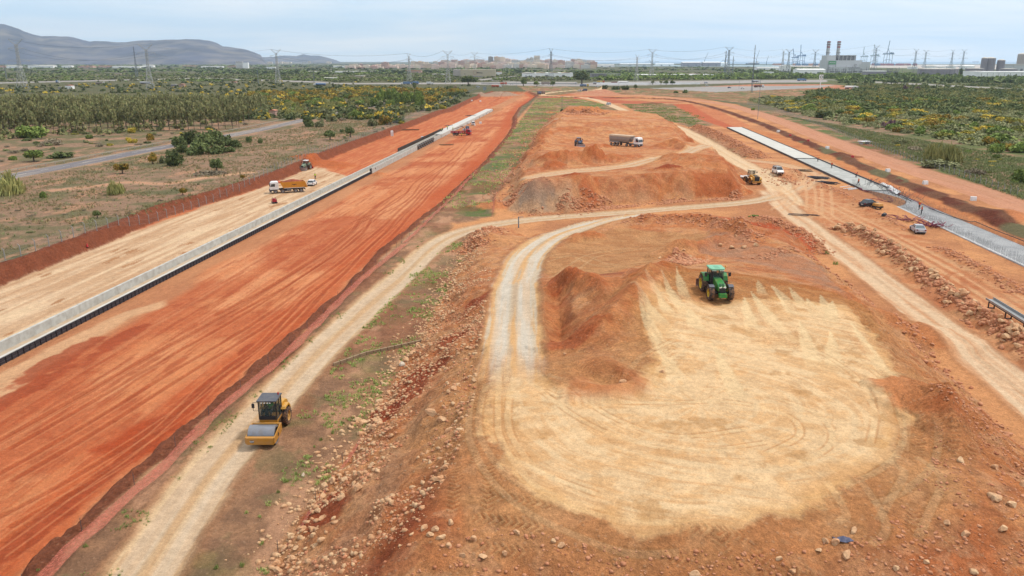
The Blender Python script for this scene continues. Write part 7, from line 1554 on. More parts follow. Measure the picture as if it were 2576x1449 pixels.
tank(2380, 193.5, 95, 19, TK, 'widest grey fuel tank below the pylons at right', 'grey fuel tanks'); tank(2461, 190, 44, 17, TK, 'grey fuel tank partly behind the silo group', 'grey fuel tanks'); tank(2546, 188, 40, 14, TK, 'grey fuel tank between silos and the right edge', 'grey fuel tanks')
for px_, w_, l_ in ((2474, 14, 'leftmost tall grey silo'), (2492, 24, 'widest tall grey silo in the middle of the group'), (2518, 18, 'right tall grey silo with a blue rail')): tank(px_, 186, w_, 38 if px_ != 2518 else 33, TK, l_, 'tall grey silos', 'silo')
for k, (px_, w_) in enumerate(((2300, 24), (2345, 26), (2372, 22), (2396, 24))): tank(px_, 174, w_, 6+k % 2*2, M_WH, 'low white tank, %s of four beyond the grey tank' % ('first', 'second', 'third', 'fourth')[k], 'white tanks', dome=.15)
shed(2545, 2620, 182, 162, PGW, 'grey industrial block at the far right edge', 'flat'); tank(2572, 178, 22, 40, mat('beige_tower', S(206, 190, 184)), 'beige industrial tower cut by the right edge', name='tower')
# containers along the quay
CC = [mat('container_red', S(176, 96, 108)), mat('container_blue', S(92, 128, 172)), mat('container_orange', S(206, 150, 120)), mat('container_white', S(220, 220, 220))]
for k in range(46):
    px_ = rb_.choice([rb_.uniform(2195, 2320), rb_.uniform(1940, 2080), rb_.uniform(2200, 2320)]); ci = rb_.choice([0, 0, 1, 2]) if px_ > 2190 else rb_.choice([1, 1, 2])
    P_ = at(px_, rb_.uniform(164.5, 165.5)); q_ = pxm(1, 165); mb = MB(); mb.box((0, 0, 1.7*q_), (rb_.uniform(7, 13)*q_, 12, 3.4*q_)); mb.box((0, 0, 4.1*q_), (rb_.uniform(4, 9)*q_, 12, 1.4*q_)); o = mb.build('container_stack', CC[ci]); o.location = P_
    tag(o, '%s container stack on the quay %s' % (('red', 'blue', 'orange', 'white')[ci], 'right of the power plant' if px_ > 2190 else 'beneath the blue cranes'), 'containers', 'container stacks on the quay')
def crane(px, yb, hpx, m, lab, lean=.12, mirror=1):
    P_ = at(px, yb); q_ = pxm(1, yb); r = empty('port_crane', (P_[0], P_[1], 0), 0, lab, 'crane', 'port cranes'); h_ = hpx*q_; l_ = h_*.45; mb = MB(); th = .55*q_
    for sx_ in (-1, 1):
        for y_ in (-l_*.3, l_*.3): mb.bar((sx_*l_*.28, y_, 0), (sx_*l_*.24, y_, l_), th)
        mb.bar((sx_*l_*.28, -l_*.3, l_*.4), (sx_*l_*.28, l_*.3, l_*.4), th*.7)
    mb.bar((-l_*.27, 0, l_*.5), (l_*.27, 0, l_*.5), th*.7); mb.build('gantry_leg', m, r)
    mb = MB(); mb.box((0, 0, l_*1.02), (l_*.95, l_*.25, l_*.1)); mb.box((l_*.3*mirror, 0, l_*1.1), (l_*.25, l_*.2, l_*.12)); mb.build('main_girder', m, r)
    mb = MB(); mb.bar((-l_*.15*mirror, 0, l_), ((-l_*.15+lean*h_)*mirror, 0, h_), th*1.5); mb.build('raised_boom', m, r); mb = MB(); mb.bar((l_*.1*mirror, 0, l_), (-l_*.05*mirror, 0, l_*1.45), th); mb.bar((-l_*.3*mirror, 0, l_), (-l_*.05*mirror, 0, l_*1.45), th*.7); mb.build('apex_frame', m, r)
CB = mat('crane_blue', S(40, 110, 170), .5); CG = mat('crane_grey', S(160, 186, 196), .5); CT = mat('crane_teal', S(30, 90, 120), .5)
crane(1998, 164, 40, CB, 'blue port crane with bent boom, left of the blue pair', -.12); crane(2014, 164, 49, CB, 'blue port crane, right of the blue pair', -.02); crane(2171, 163, 43, CG, 'pale grey port crane right of the power plant', .0); crane(2197, 164, 50, CG, 'pale blue port crane behind a pylon', .0); crane(2231, 164, 59, CT, 'tall dark teal port crane with its boom straight up', .06)
for px_, tx, hh, l_ in ((1771, 1779, 30, 'slim harbour crane behind the twin halls'), (1822, 1828, 26, 'slim harbour crane beside the pylon cluster'), (1901, 1907, 36, 'dark harbour crane over the moored ship'), (1927, 1931, 22, 'thin pale harbour crane far out'), (1637, 1632, 12, 'tiny harbour crane beside a pylon')):
    P_ = at(px_, 163.5); q_ = pxm(1, 163.5); r = empty('harbour_crane', P_, 0, l_, 'crane', 'harbour cranes'); mb = MB(); mb.cyl((0, 0, 0), (0, 0, hh*.4*q_), 1.0*q_, .6*q_, 6); mb.build('tower', CT, r); mb = MB(); mb.bar((0, 0, hh*.35*q_), ((tx-px_)*q_, 0, hh*q_), .35*q_); mb.bar((0, 0, hh*.55*q_), ((tx-px_)*.8*q_, 0, hh*.8*q_), .2*q_); mb.build('jib', CT, r)
def ship(px, yb, wpx, lab, m):
    P_ = at(px, yb); q_ = pxm(1, yb); r = empty('cargo_ship', P_, 0, lab, 'ship'); W_ = wpx*q_; mb = MB(); mb.prism([(-W_/2, W_*.09), (-W_*.46, 0), (W_*.46, 0), (W_/2, W_*.1)], -W_*.07, W_*.07, 'y'); mb.build('hull', m, r); mb = MB(); mb.box((W_*.33, 0, W_*.16), (W_*.14, W_*.1, W_*.16)); mb.box((-W_*.05, 0, W_*.12), (W_*.5, W_*.1, W_*.06)); mb.build('superstructure', M_WH, r)
ship(2453, 156.9, 16, 'lone cargo ship out at sea near the right edge', mat('hull_red', S(160, 120, 132))); ship(1892, 162.6, 34, 'dark hulled ship moored under the dark harbour crane', mat('hull_dark', S(96, 116, 146)))
# filling station totem and billboard
P_ = at(2062, 222); q = pxm(1, 222); P_ = (P_[0], P_[1], 0); r = empty('fuel_station_sign', P_, 0, 'tall white and green fuel station sign on a single post', 'sign'); mb = MB(); mb.cyl((0, 0, 0), (0, 0, 23*q), .9*q, .9*q, 8); mb.build('post', M_WH, r)
mb = MB(); mb.box((.8*q, 0, 27.5*q), (9.5*q, 1.5, 11*q)); bd_ = mb.build('panel', M_WH, r); mb = MB(); mb.box((5.0*q, -.1, 27.5*q), (.8*q, 1.6, 8*q)); mb.lathe([(2.2*q, -.9), (3.4*q, -1.0), (3.4*q, -.6)], (0, 0, 27.5*q), 'y', 16); mb.build('green_emblem', mat('sign_green2', S(60, 130, 84)), bd_)
P_ = at(1187, 209.5); q = pxm(1, 209.5); r = empty('billboard', (P_[0], P_[1], 0), 0, 'blank white billboard below the buff warehouse', 'billboard'); mb = MB(); mb.box((0, 0, 6.2*q), (14.4*q, 1, 6*q)); mb.build('board', M_WH, r); mb = MB(); mb.box((-5*q, .8, 3*q), (.5*q, .5, 6*q)); mb.box((5*q, .8, 3*q), (.5*q, .5, 6*q)); mb.build('post', PGD, r)
P_ = at(1219, 229); q = pxm(1, 229); r = empty('road_sign', (P_[0], P_[1], 0), 0, 'pale motorway direction sign seen from behind on two posts', 'sign'); mb = MB(); mb.box((0, 0, 6*q), (8.5*q, .4, 8*q)); mb.build('panel', mat('sign_back', S(160, 172, 178)), r); mb = MB(); mb.box((-2.5*q, .5, 3*q), (.5*q, .4, 6*q)); mb.box((2.5*q, .5, 3*q), (.5*q, .4, 6*q)); mb.build('post', M_STEEL, r)
# motorway barrier
P1, P2 = gp(1500, 213.6), gp(1760, 212); mb = MB(); mb.hexa([(P1[0], P1[1], 0), (P2[0], P2[1], 0), (P2[0], P2[1]+1, 0), (P1[0], P1[1]+1, 0), (P1[0], P1[1], 2.4), (P2[0], P2[1], 2.4), (P2[0], P2[1]+1, 2.4), (P1[0], P1[1]+1, 2.4)]); tag(mb.build('concrete_barrier', M_WH), 'long white roadworks barrier across the motorway site', 'barrier')
P1, P2 = gp(1210, 211), gp(1450, 212.4); mb = MB(); mb.hexa([(P1[0], P1[1], .3), (P2[0], P2[1], .3), (P2[0], P2[1]+.5, .3), (P1[0], P1[1]+.5, .3), (P1[0], P1[1], 1.3), (P2[0], P2[1], 1.3), (P2[0], P2[1]+.5, 1.3), (P1[0], P1[1]+.5, 1.3)]); tag(mb.build('guard_rail', M_STEEL), 'grey guard rail along the motorway behind the trench', 'guard rail')
# guard rail of the asphalt road
RLN = smoothline(gps([(-300, 500), (-100, 462), (52, 428), (200, 401), (400, 362), (580, 330), (700, 306), (820, 281), (925, 263)]), 3); x, y, z = walk(RLN, 4.0); r = empty('guard_rail', (x[0], y[0], z[0]), 0, 'grey guard rail along the far side of the asphalt road', 'guard rail'); mb = MB(); m2 = MB()
for k in range(len(x)-1):
    a_ = math.atan2(y[k+1]-y[k], x[k+1]-x[k]); mb.box(((x[k]+x[k+1])/2, (y[k]+y[k+1])/2, z[k]+.7), (4.0, .08, .32), rz=a_); m2.box((x[k], y[k], z[k]+.35), (.12, .12, .7))
rel(mb.build('rail', mat('weathered_rail', S(186, 176, 156), .6)), r); rel(tag(m2.build('post', M_STEEL), kind='stuff'), r)
mb = MB(); L5 = ASPH; x, y, z = walk(ASPH, 9.0)
for k in range(len(x)-1): mb.box((x[k], y[k], gz(x[k], y[k])+.02), (3.2, .14, .02), rz=math.atan2(y[k+1]-y[k], x[k+1]-x[k]))
tag(mb.build('road_marking', M_CONCW), kind='structure')

# ------------------------------------------------------------ motorway traffic
def far_truck(px, yb, L_, rz, lab, cabc, bodyc, style='box'):
    P_ = gp(px, yb); r = empty('lorry', (P_[0], P_[1], .05), rz, lab, 'lorry'); mb = MB(); f_ = L_/2; mb.prism([(f_-2.2, .6), (f_-2.2, 3.0), (f_-.4, 3.0), (f_, 1.8), (f_, .6)], -1.25, 1.25); c = mb.build('cab', cabc, r, bevel=.05)
    mb = MB(); mb.box((0, f_-.15, 2.2), (2.2, .3, .8)); mb.build('windscreen', GLASS, c)
    mb = MB(); b0, b1 = -f_, f_-2.7; mid = (b0+b1)/2
    if style == 'box': mb.box((0, mid, 2.4), (2.5, b1-b0, 2.7))
    elif style == 'tank': mb.cyl((0, b0, 2.2), (0, b1, 2.2), 1.2, 1.2, 14)
    else: mb.box((0, mid, 1.9), (2.5, b1-b0, 1.6), top=(1.0, .9))
    mb.build('trailer_body' if style != 'tank' else 'tank_barrel', bodyc, r, bevel=.05); mb = MB(); mb.box((0, 0, .9), (1.2, L_*.95, .4)); mb.build('chassis', PNAVY, r)
    for y in (f_-1.2, -f_+1.2, -f_+2.5, -f_+3.8, f_-4.5):
        for sx_ in (-1, 1): mb = MB(); mb.cyl((sx_*.9, y, .5), (sx_*1.25, y, .5), .5, .5, 12); mb.build('wheel', TYRE, r)
BLP = paint('lorry_blue', S(110, 150, 200), .5); ORL = paint('lorry_orange', S(226, 96, 60), .5); BRL = paint('lorry_brown', S(140, 80, 76), .5); YLP = paint('lorry_yellow', S(232, 196, 70), .5)
X1 = -PI/2
for a in ((1020, 213, 12, PI/2+.05, 'white lorry with a blue trailer partly behind a cypress', PW_, BLP, 'box'), (1043, 212, 11, PI/2, 'blue curtain lorry right of the cypress', BLP, BLP, 'box'), (804, 216, 15, PI/2, 'white lorry pulling a long blue roofed tank in the left scrub', PW_, BLP, 'tank'), (253, 212, 12, X1, 'white lorry with a low load crossing the left scrub', PW_, PGREY, 'flat'), (366, 212, 14, X1, 'silver tanker lorry behind the second pylon', PSIL, PSIL, 'tank'), (146, 209, 5, X1, 'small blue and white lorry in the left scrub', PW_, BLP, 'box'), (28, 204, 14, PI/2, 'grey tanker lorry near the left edge', PW_, PGREY, 'tank'), (1081, 213, 9, X1, 'short white lorry left of a tall green tree', PW_, PW_, 'box'), (1248, 220, 12, X1, 'bright orange dump lorry on the motorway', PW_, ORL, 'flat'), (1266, 213, 9, X1, 'second orange lorry behind the bright orange one', ORL, ORL, 'flat'), (1374, 213, 14, X1, 'grey curtain lorry left of a round tree', PGREY, PGREY, 'box'), (1469, 218, 11, X1, 'blue and yellow dump lorry in front of the big dark tree', YLP, BLP, 'flat'), (1502, 212, 12, X1, 'white lorry right of the big dark tree', PW_, PSIL, 'flat'), (1510, 208.5, 11, X1, 'orange lorry behind the white one by the dark tree', ORL, YLP, 'flat'), (1547, 211, 11, X1, 'brown lorry with white cab on the motorway', PW_, BRL, 'flat'), (1568, 210.5, 15, X1, 'white tanker lorry towing on the motorway verge', PW_, PW_, 'tank'), (1900, 207.5, 12, X1, 'white tanker lorry on the motorway at right', PW_, PSIL, 'tank'), (1908, 220, 12, X1, 'brown and white dump lorry beside the roadworks', PW_, BRL, 'flat'), (2016, 204, 14, X1, 'blue lorry left of the fuel station sign', BLP, BLP, 'box'), (2172, 201, 12, X1, 'light blue lorry between the green thickets', BLP, BLP, 'box'), (2141, 224, 15, X1, 'white tanker lorry with a red mark right of the fuel station sign', PW_, PW_, 'tank'), (2150, 226, 5, X1, 'small white lorry just behind the tanker', PW_, PW_, 'box')): far_truck(*a)
for a in ((1287, 213, 'white car by the orange lorries', PW_, 'van'), (1202, 220, 'pale green van left of the motorway sign', PSIL, 'van'), (1449, 210, 'white car left of the big dark tree', PW_, 'hatch'), (1502, 219, 'white car passing below the dark tree', PW_, 'hatch'), (1535, 213, 'silver car beside the brown lorry', PSIL, 'van'), (1605, 212, 'white car alone on the far carriageway', PW_, 'hatch'), (1649, 211, 'white van near small round trees', PW_, 'van'), (1775, 210, 'pale blue van on the far carriageway at right', PSIL, 'bigvan'), (1778, 216, 'white car nearest below the pale blue van', PW_, 'hatch'), (1834, 222, 'dark blue car beside red machinery at the roadworks', PBLUE, 'hatch'), (1867, 224, 'white car on the near carriageway at right', PW_, 'hatch'), (1238, 203, 'silver car on the slip road', PSIL, 'hatch')): car(gp(a[0], a[1], 0), X1, a[2], a[3], a[4])

# ------------------------------------------------------------ pylons and cables
M_PYL = mat('pylon_steel', S(206, 206, 206), .6, .1, var=.08); M_PYD = mat('pylon_grey', S(140, 148, 158), .6)
def pylon_mesh(kind, H_=50.0):
    mb = MB(); t_ = .2
    def W_(z):
        z = z/H_; return (8.5-z*11.5) if z < .55 else max(2.2-.9*(z-.55), 1.6)
    lv = [0, .14, .27, .38, .47, .55, .62, .69, .76, .83, .9]
    if kind == 'slim': W_ = lambda z: max(3.4-3.0*z/H_, .8); lv = [k/10 for k in range(11)]
    for a, b_ in zip(lv[:-1], lv[1:]):
        za, zb = a*H_, b_*H_; wa, wb = W_(za)/2, W_(zb)/2
        for i, (sx_, sy_) in enumerate(((-1, -1), (1, -1), (1, 1), (-1, 1))):
            nx, ny = ((1, -1), (1, 1), (-1, 1), (-1, -1))[i]; mb.bar((sx_*wa, sy_*wa, za), (sx_*wb, sy_*wb, zb), t_)
            mb.bar((sx_*wa, sy_*wa, za), (nx*wb, ny*wb, zb), t_*.6); mb.bar((nx*wa, ny*wa, za), (sx_*wb, sy_*wb, zb), t_*.6)
            if b_ < .6 or kind == 'slim': mb.bar((sx_*wb, sy_*wb, zb), (nx*wb, ny*wb, zb), t_*.5)
    if kind != 'slim':
        z = .86*H_
        for s_ in (-1, 1): mb.bar((s_*.6, 0, z), (s_*7.6, 0, H_), t_); mb.bar((s_*.8, 0, .9*H_), (s_*7.6, 0, H_), t_*.7); mb.bar((s_*.4, 0, .93*H_), (s_*3.8, 0, .93*H_), t_*.5)
        mb.bar((-7.6, 0, H_), (-2, 0, .965*H_), t_*.6); mb.bar((7.6, 0, H_), (2, 0, .965*H_), t_*.6); mb.bar((-2, 0, .965*H_), (2, 0, .965*H_), t_*.6)
        for za, l_ in ((.80, 9), (.55, 12)) if kind == 'two' else ((.80, 9.5),):
            for s_ in (-1, 1): mb.bar((s_*.8, 0, za*H_), (s_*l_, 0, (za+.015)*H_), t_*.8); mb.bar((s_*.8, 0, (za+.05)*H_), (s_*l_, 0, (za+.015)*H_), t_*.6); mb.bar((s_*l_, 0, (za+.015)*H_), (s_*l_, 0, (za-.05)*H_), t_*.4)
    else:
        for za in (.72, .82, .92):
            for s_ in (-1, 1): mb.bar((0, 0, za*H_), (s_*3.2, 0, za*H_), t_*.6)
    return mb
PM = {}
for kd in ('one', 'two', 'slim'):
    for nm, m in (('l', M_PYL), ('d', M_PYD)):
        o = pylon_mesh(kd).build('pylon', m); PM[kd+nm] = o.data; bpy.data.objects.remove(o)
PYL = [(58, 98, 223, 'twol', 0, 'tall lattice pylon at the left edge with a double crossarm'), (379, 111, 227, 'onel', .25, 'second lattice pylon from the left, silver tanker behind its legs'), (345, 118, 196, 'slimd', .6, 'slim dark lattice mast left of the second pylon'), (700, 124, 211, 'onel', 0, 'lattice pylon standing clear of others below the low far hill'), (650, 175, 211, 'slimd', 0, 'short grey mast left of the lone pylon'), (790, 177, 211, 'slimd', 0, 'short grey mast above the blue tanker lorry'), (1030, 134, 207, 'onel', 1.2, 'narrow side-on pylon behind the cypress'), (1127, 127, 211, 'onel', 0, 'pylon directly left of the buff warehouse'), (1194, 132, 189, 'onel', 0, 'pylon behind the emblem of the buff warehouse'), (1385, 122, 202, 'twod', 1.1, 'tall dark pylon above the vaulted shed'), (1600, 137, 205, 'onel', .9, 'pylon right of the concrete frame, lower of two'), (1638, 124, 196, 'twol', 0, 'pylon right of the concrete frame, taller of two'), (1829, 118, 196, 'twod', .2, 'tallest pylon of the tight cluster near the twin halls'), (1822, 128, 190, 'slimd', .2, 'slim mast left of the tallest clustered pylon'), (1841, 142, 192, 'slimd', .4, 'slim mast right of the tallest clustered pylon'), (1966, 124, 184, 'twol', .8, 'left pylon of the pair beside the white gabled hall'), (1980, 124, 186, 'twod', 0, 'right pylon of the pair beside the white gabled hall'), (2046, 125, 180, 'twod', 0, 'pylon between the blue cranes and the power plant'), (2197, 114, 180, 'twod', .3, 'pylon in front of the pale blue port crane'), (2297, 123, 184, 'twod', .4, 'dense left pylon above the grey fuel tank'), (2323, 126, 176, 'twod', 0, 'second pylon above the grey fuel tank'), (2390, 125, 176, 'twod', .5, 'third pylon above the grey fuel tank'), (2418, 124, 176, 'twod', .1, 'rightmost pylon above the grey fuel tank'), (1890, 154, 233, 'slimd', 0, 'slim lattice mast standing close in the near verge right of centre'), (17, 160, 200, 'slimd', 0, 'small mast near the left border')]
PT = []
for px_, yt, yb, kd, rz, lab in PYL:
    P_ = gp(px_, yb); hgt = pxm(yb-yt, yb)/1.04
    if kd.startswith('slim') and px_ == 1890: hgt = 45
    o = bpy.data.objects.new('pylon', PM[kd]); col.objects.link(o); o.location = (P_[0], P_[1], 0); s_ = hgt/50; o.scale = (s_*(.45 if px_ == 1890 else 1), s_*(.45 if px_ == 1890 else 1), s_); o.rotation_euler = (0, 0, rz); tag(o, lab, 'pylon', 'electricity pylons'); PT.append((P_[0], P_[1], hgt, rz, s_))
def cable(i, j, off, zf, sag, lab, r0=.07):
    a, b_ = PT[i], PT[j]; A_ = Vector((a[0]+off*a[4]*math.cos(a[3]), a[1], a[2]*zf)); B_ = Vector((b_[0]+off*b_[4]*math.cos(b_[3]), b_[1], b_[2]*zf)); pts = []
    for k in range(17): t_ = k/16; p = A_.lerp(B_, t_); p.z -= sag*4*t_*(1-t_); pts.append(p)
    mb = MB()
    for p, q_ in zip(pts[:-1], pts[1:]): mb.cyl(p, q_, r0, r0, 3, False)
    tag(mb.build('power_line', M_PYD), lab, 'cable', 'power lines between the pylons')
wh = {1: 'second pylon and the lone pylon', 0: 'two leftmost pylons'}
for (i, j, n1) in ((0, 1, 'leftmost two pylons'), (1, 3, 'second and the lone pylon below the far hill'), (3, 6, 'lone pylon and the side-on pylon'), (6, 7, 'side-on pylon and the one left of the warehouse'), (7, 8, 'two pylons at the buff warehouse'), (8, 9, 'warehouse pylon and the tall dark one'), (9, 11, 'tall dark pylon and the pair right of the frame'), (11, 12, 'pair right of the frame and the tight cluster'), (12, 15, 'tight cluster and the pair by the gabled hall'), (16, 17, 'pair by the gabled hall and the plant'), (17, 18, 'pylons either side of the power plant'), (18, 19, 'crane pylon and the tank pylons'), (19, 20, 'first and second tank pylons'), (20, 21, 'second and third tank pylons'), (21, 22, 'third and last tank pylons')):
    for off, zf, l_ in ((-9, .79, 'lower left'), (9, .79, 'lower right'), (-7, 1.0, 'top left')): cable(i, j, off, zf, 9 if zf < 1 else 6, '%s cable between the %s' % (l_, n1), .09 if i < 3 else .14)
# wooden and steel poles
for px_, yt, yb, l_ in ((1413, 245, 290, 'thin pole at the back edge of the middle stockpile'), (1304, 545, 573, 'short thin stake at the haul road bend'), (720, 216, 248, 'wooden pole in the yellow scrub at left'), (1013, 215, 262, 'wooden pole in the tall green thicket'), (1905, 205, 300, 'thin pole right of the orange strip'), (1157, 196, 224, 'street lamp pole left of the motorway sign'), (1265, 188, 228, 'street lamp pole by the orange lorries'), (1299, 190, 222, 'street lamp pole right of the orange lorries'), (1061, 195, 212, 'slim lamp pole beside the white lorry'), (1090, 193, 212, 'slim lamp pole left of the tall green tree'), (1858, 196, 224, 'lamp pole over the near carriageway'), (1555, 212, 226, 'short pole on the verge below the motorway'), (275, 195, 223, 'lamp pole right of the low load lorry')):
    P_ = gp(px_, yb); h_ = pxm(yb-yt, yb)/_cp; mb = MB(); mb.cyl((0, 0, 0), (0, 0, h_), .13, .09, 6); mb.box((.4, 0, h_), (1.0, .12, .1)); o = mb.build('pole', M_WOOD if 'wood' in l_ else M_PYD); o.location = (P_[0], P_[1], 0); tag(o, l_, 'pole')
# ------------------------------------------------------------ vegetation
def leaf_mat(name, c1, c2, c3=None, sc=.8, th=.5):
    m = bpy.data.materials.new(name); m.use_nodes = True; t = m.node_tree; b = t.nodes['Principled BSDF']; b.inputs['Roughness'].default_value = .8; b.inputs['Specular IOR Level'].default_value = .15
    g = N(t, 'ShaderNodeNewGeometry'); oi = N(t, 'ShaderNodeObjectInfo'); n1 = N(t, 'ShaderNodeTexNoise'); n1.inputs['Scale'].default_value = sc; n1.inputs['Detail'].default_value = 3; t.links.new(g.outputs['Position'], n1.inputs[0])
    r_ = N(t, 'ShaderNodeMapRange'); r_.inputs['From Min'].default_value = .38; r_.inputs['From Max'].default_value = .62; t.links.new(n1.outputs[0], r_.inputs[0])
    mx_ = N(t, 'ShaderNodeMix', data_type='RGBA'); t.links.new(r_.outputs[0], mx_.inputs[0]); mx_.inputs[6].default_value = (*c1, 1); mx_.inputs[7].default_value = (*c2, 1); out = mx_.outputs[2]
    if c3:
        n2 = N(t, 'ShaderNodeTexNoise'); n2.inputs['Scale'].default_value = sc*.55; n2.inputs['Detail'].default_value = 4; t.links.new(g.outputs['Position'], n2.inputs[0])
        r2 = N(t, 'ShaderNodeMapRange'); r2.inputs['From Min'].default_value = th; r2.inputs['From Max'].default_value = th+.22; ad = N(t, 'ShaderNodeMath', operation='MULTIPLY_ADD'); ad.inputs[1].default_value = .42; t.links.new(oi.outputs['Random'], ad.inputs[0]); t.links.new(n2.outputs[0], ad.inputs[2]); t.links.new(ad.outputs[0], r2.inputs[0])
        m3 = N(t, 'ShaderNodeMix', data_type='RGBA'); t.links.new(r2.outputs[0], m3.inputs[0]); t.links.new(out, m3.inputs[6]); m3.inputs[7].default_value = (*c3, 1); out = m3.outputs[2]
    v = N(t, 'ShaderNodeVectorMath', operation='SCALE'); rr_ = N(t, 'ShaderNodeMapRange'); rr_.inputs['To Min'].default_value = .75; rr_.inputs['To Max'].default_value = 1.3; t.links.new(oi.outputs['Random'], rr_.inputs[0]); t.links.new(out, v.inputs[0]); t.links.new(rr_.outputs[0], v.inputs['Scale']); t.links.new(v.outputs[0], b.inputs['Base Color']); return m
K2 = .85
L_DK = leaf_mat('dark_leaves', S(78, 90, 54, K2), S(98, 106, 64, K2)); L_GR = leaf_mat('green_leaves', S(90, 108, 54, K2), S(116, 128, 64, K2)); L_OL = leaf_mat('olive_leaves', S(110, 114, 80, K2), S(132, 132, 94, K2)); L_YE = leaf_mat('flowering_leaves', S(108, 116, 56, K2), S(134, 132, 62, K2), S(172, 150, 60, K2), .45, .60); L_GY = leaf_mat('grey_twigs', S(112, 104, 88, K2), S(134, 122, 102, K2)); L_RD = leaf_mat('reed_blades', S(122, 124, 74, K2), S(146, 140, 88, K2)); L_OR = leaf_mat('rusty_leaves', S(104, 104, 46, K2), S(150, 116, 48, K2)); L_PL = leaf_mat('plantation_leaves', S(100, 106, 68, K2), S(128, 122, 84, K2)); L_PU = leaf_mat('purple_leaves', S(92, 70, 78, K2), S(116, 88, 92, K2)); BARK = mat('bark', S(112, 96, 84), .9, var=.2)
GRASSM = leaf_mat('grass_blades', S(120, 134, 76, .8), S(146, 156, 92, .8), None, .4); GRASSD = leaf_mat('dry_grass', S(150, 130, 96, K2), S(118, 116, 80, K2), None, .3)
def foliage(n, rad, seed, leaf=.16, lobes=9, flat_=.8, base=0.12, blades=False):
    """leaf quads gathered in clumps through the crown volume; unit crown about 1 m radius, base at z=0"""
    rs = np.random.RandomState(seed); cen = rs.randn(lobes, 3); cen /= np.linalg.norm(cen, axis=1)[:, None]; cen *= rs.uniform(.35, .72, (lobes, 1)); cen[:, 2] = np.abs(cen[:, 2])*.9
    k = rs.randint(0, lobes, n); d = rs.randn(n, 3); d /= np.linalg.norm(d, axis=1)[:, None]; r = rs.uniform(.55, 1.05, (n, 1))*rs.uniform(.30, .46, (lobes, 1))[k]
    P = cen[k]+d*r; P[:, 2] = (P[:, 2]*flat_+base); P[:, 2] = np.maximum(P[:, 2], .03)
    u = rs.randn(n, 3); u /= np.linalg.norm(u, axis=1)[:, None]
    if blades: u = np.stack([rs.randn(n)*.25, rs.randn(n)*.25, np.ones(n)], 1); 
    v = np.cross(u, d+rs.randn(n, 3)*.5); v /= np.linalg.norm(v, axis=1)[:, None]+1e-9
    s = leaf*rs.uniform(.6, 1.3, (n, 1)); a = u*s*(2.6 if blades else 1); b_ = v*s*(.35 if blades else .75)
    V_ = np.stack([P-a-b_, P+a-b_*.6, P+a+b_*.6, P-a+b_], 1).reshape(-1, 3)*rad; F_ = np.arange(n*4).reshape(-1, 4); return V_, F_
def veg_mesh(name, m, n, seed, **k):
    V_, F_ = foliage(n, 1.0, seed, **k); o = fast_mesh(name, V_, F_, m); me = o.data; bpy.data.objects.remove(o); return me
VM = {'dark': [veg_mesh('bush', L_DK, 1000, 10+i, leaf=.08) for i in range(3)], 'green': [veg_mesh('bush', L_GR, 1000, 20+i, leaf=.08) for i in range(3)], 'olive': [veg_mesh('bush', L_OL, 1000, 30+i, leaf=.075) for i in range(3)], 'yellow': [veg_mesh('bush', L_YE, 1000, 40+i, leaf=.075, flat_=.7) for i in range(4)], 'grey': [veg_mesh('bush', L_GY, 600, 50+i, leaf=.06, flat_=.6) for i in range(3)], 'reed': [veg_mesh('cane', L_RD, 800, 60+i, leaf=.075, flat_=.9, blades=True) for i in range(2)], 'rusty': [veg_mesh('bush', L_OR, 1000, 70+i, leaf=.08, flat_=.75) for i in range(2)], 'purple': [veg_mesh('bush', L_PU, 900, 80, leaf=.08)]}
NMK = {'dark': 'dark green', 'green': 'bright green', 'olive': 'grey green', 'yellow': 'yellow flowering', 'grey': 'leafless greyish', 'reed': 'tall pale', 'rusty': 'rusty green', 'purple': 'dark purple'}
SPN = {'dark': 'evergreen_shrub', 'green': 'green_shrub', 'olive': 'olive_shrub', 'yellow': 'broom_bush', 'grey': 'dry_shrub', 'reed': 'cane_clump', 'rusty': 'rusty_shrub', 'purple': 'purple_shrub'}
def bush(P, w_, h_, kind, lab, grp=None, name=None, cat='bush'):
    name = name or SPN[kind]
    me = rb_.choice(VM[kind]); o = bpy.data.objects.new(name, me); col.objects.link(o); o.location = P; o.scale = (w_, w_, h_); o.rotation_euler = (0, 0, rb_.uniform(0, 6.3)); tag(o, lab, cat, grp); return o
def trunk_mesh():
    mb = MB(); mb.cyl((0, 0, 0), (.03, 0, .5), .07, .05, 7); mb.cyl((.03, 0, .5), (0, .02, .8), .05, .03, 6)
    for k in range(5): a = k*1.3; mb.cyl((.02, 0, .42+.06*k), (.28*math.cos(a), .28*math.sin(a), .72+.05*k), .028, .012, 5)
    return mb
_o = trunk_mesh().build('trunk', BARK); TRK = _o.data; bpy.data.objects.remove(_o)
def tree(P, w_, h_, kind, lab, grp=None, clear=.3, name='tree'):
    r = empty(name, P, rb_.uniform(0, 6), lab, 'tree', grp); o = bpy.data.objects.new('trunk', TRK); col.objects.link(o); o.parent = r; o.scale = (h_*.8, h_*.8, h_*.75); me = rb_.choice(VM[kind]); o = bpy.data.objects.new('crown', me); col.objects.link(o); o.parent = r; o.location = (0, 0, h_*clear); o.scale = (w_, w_, h_*(1-clear)*.95); return r
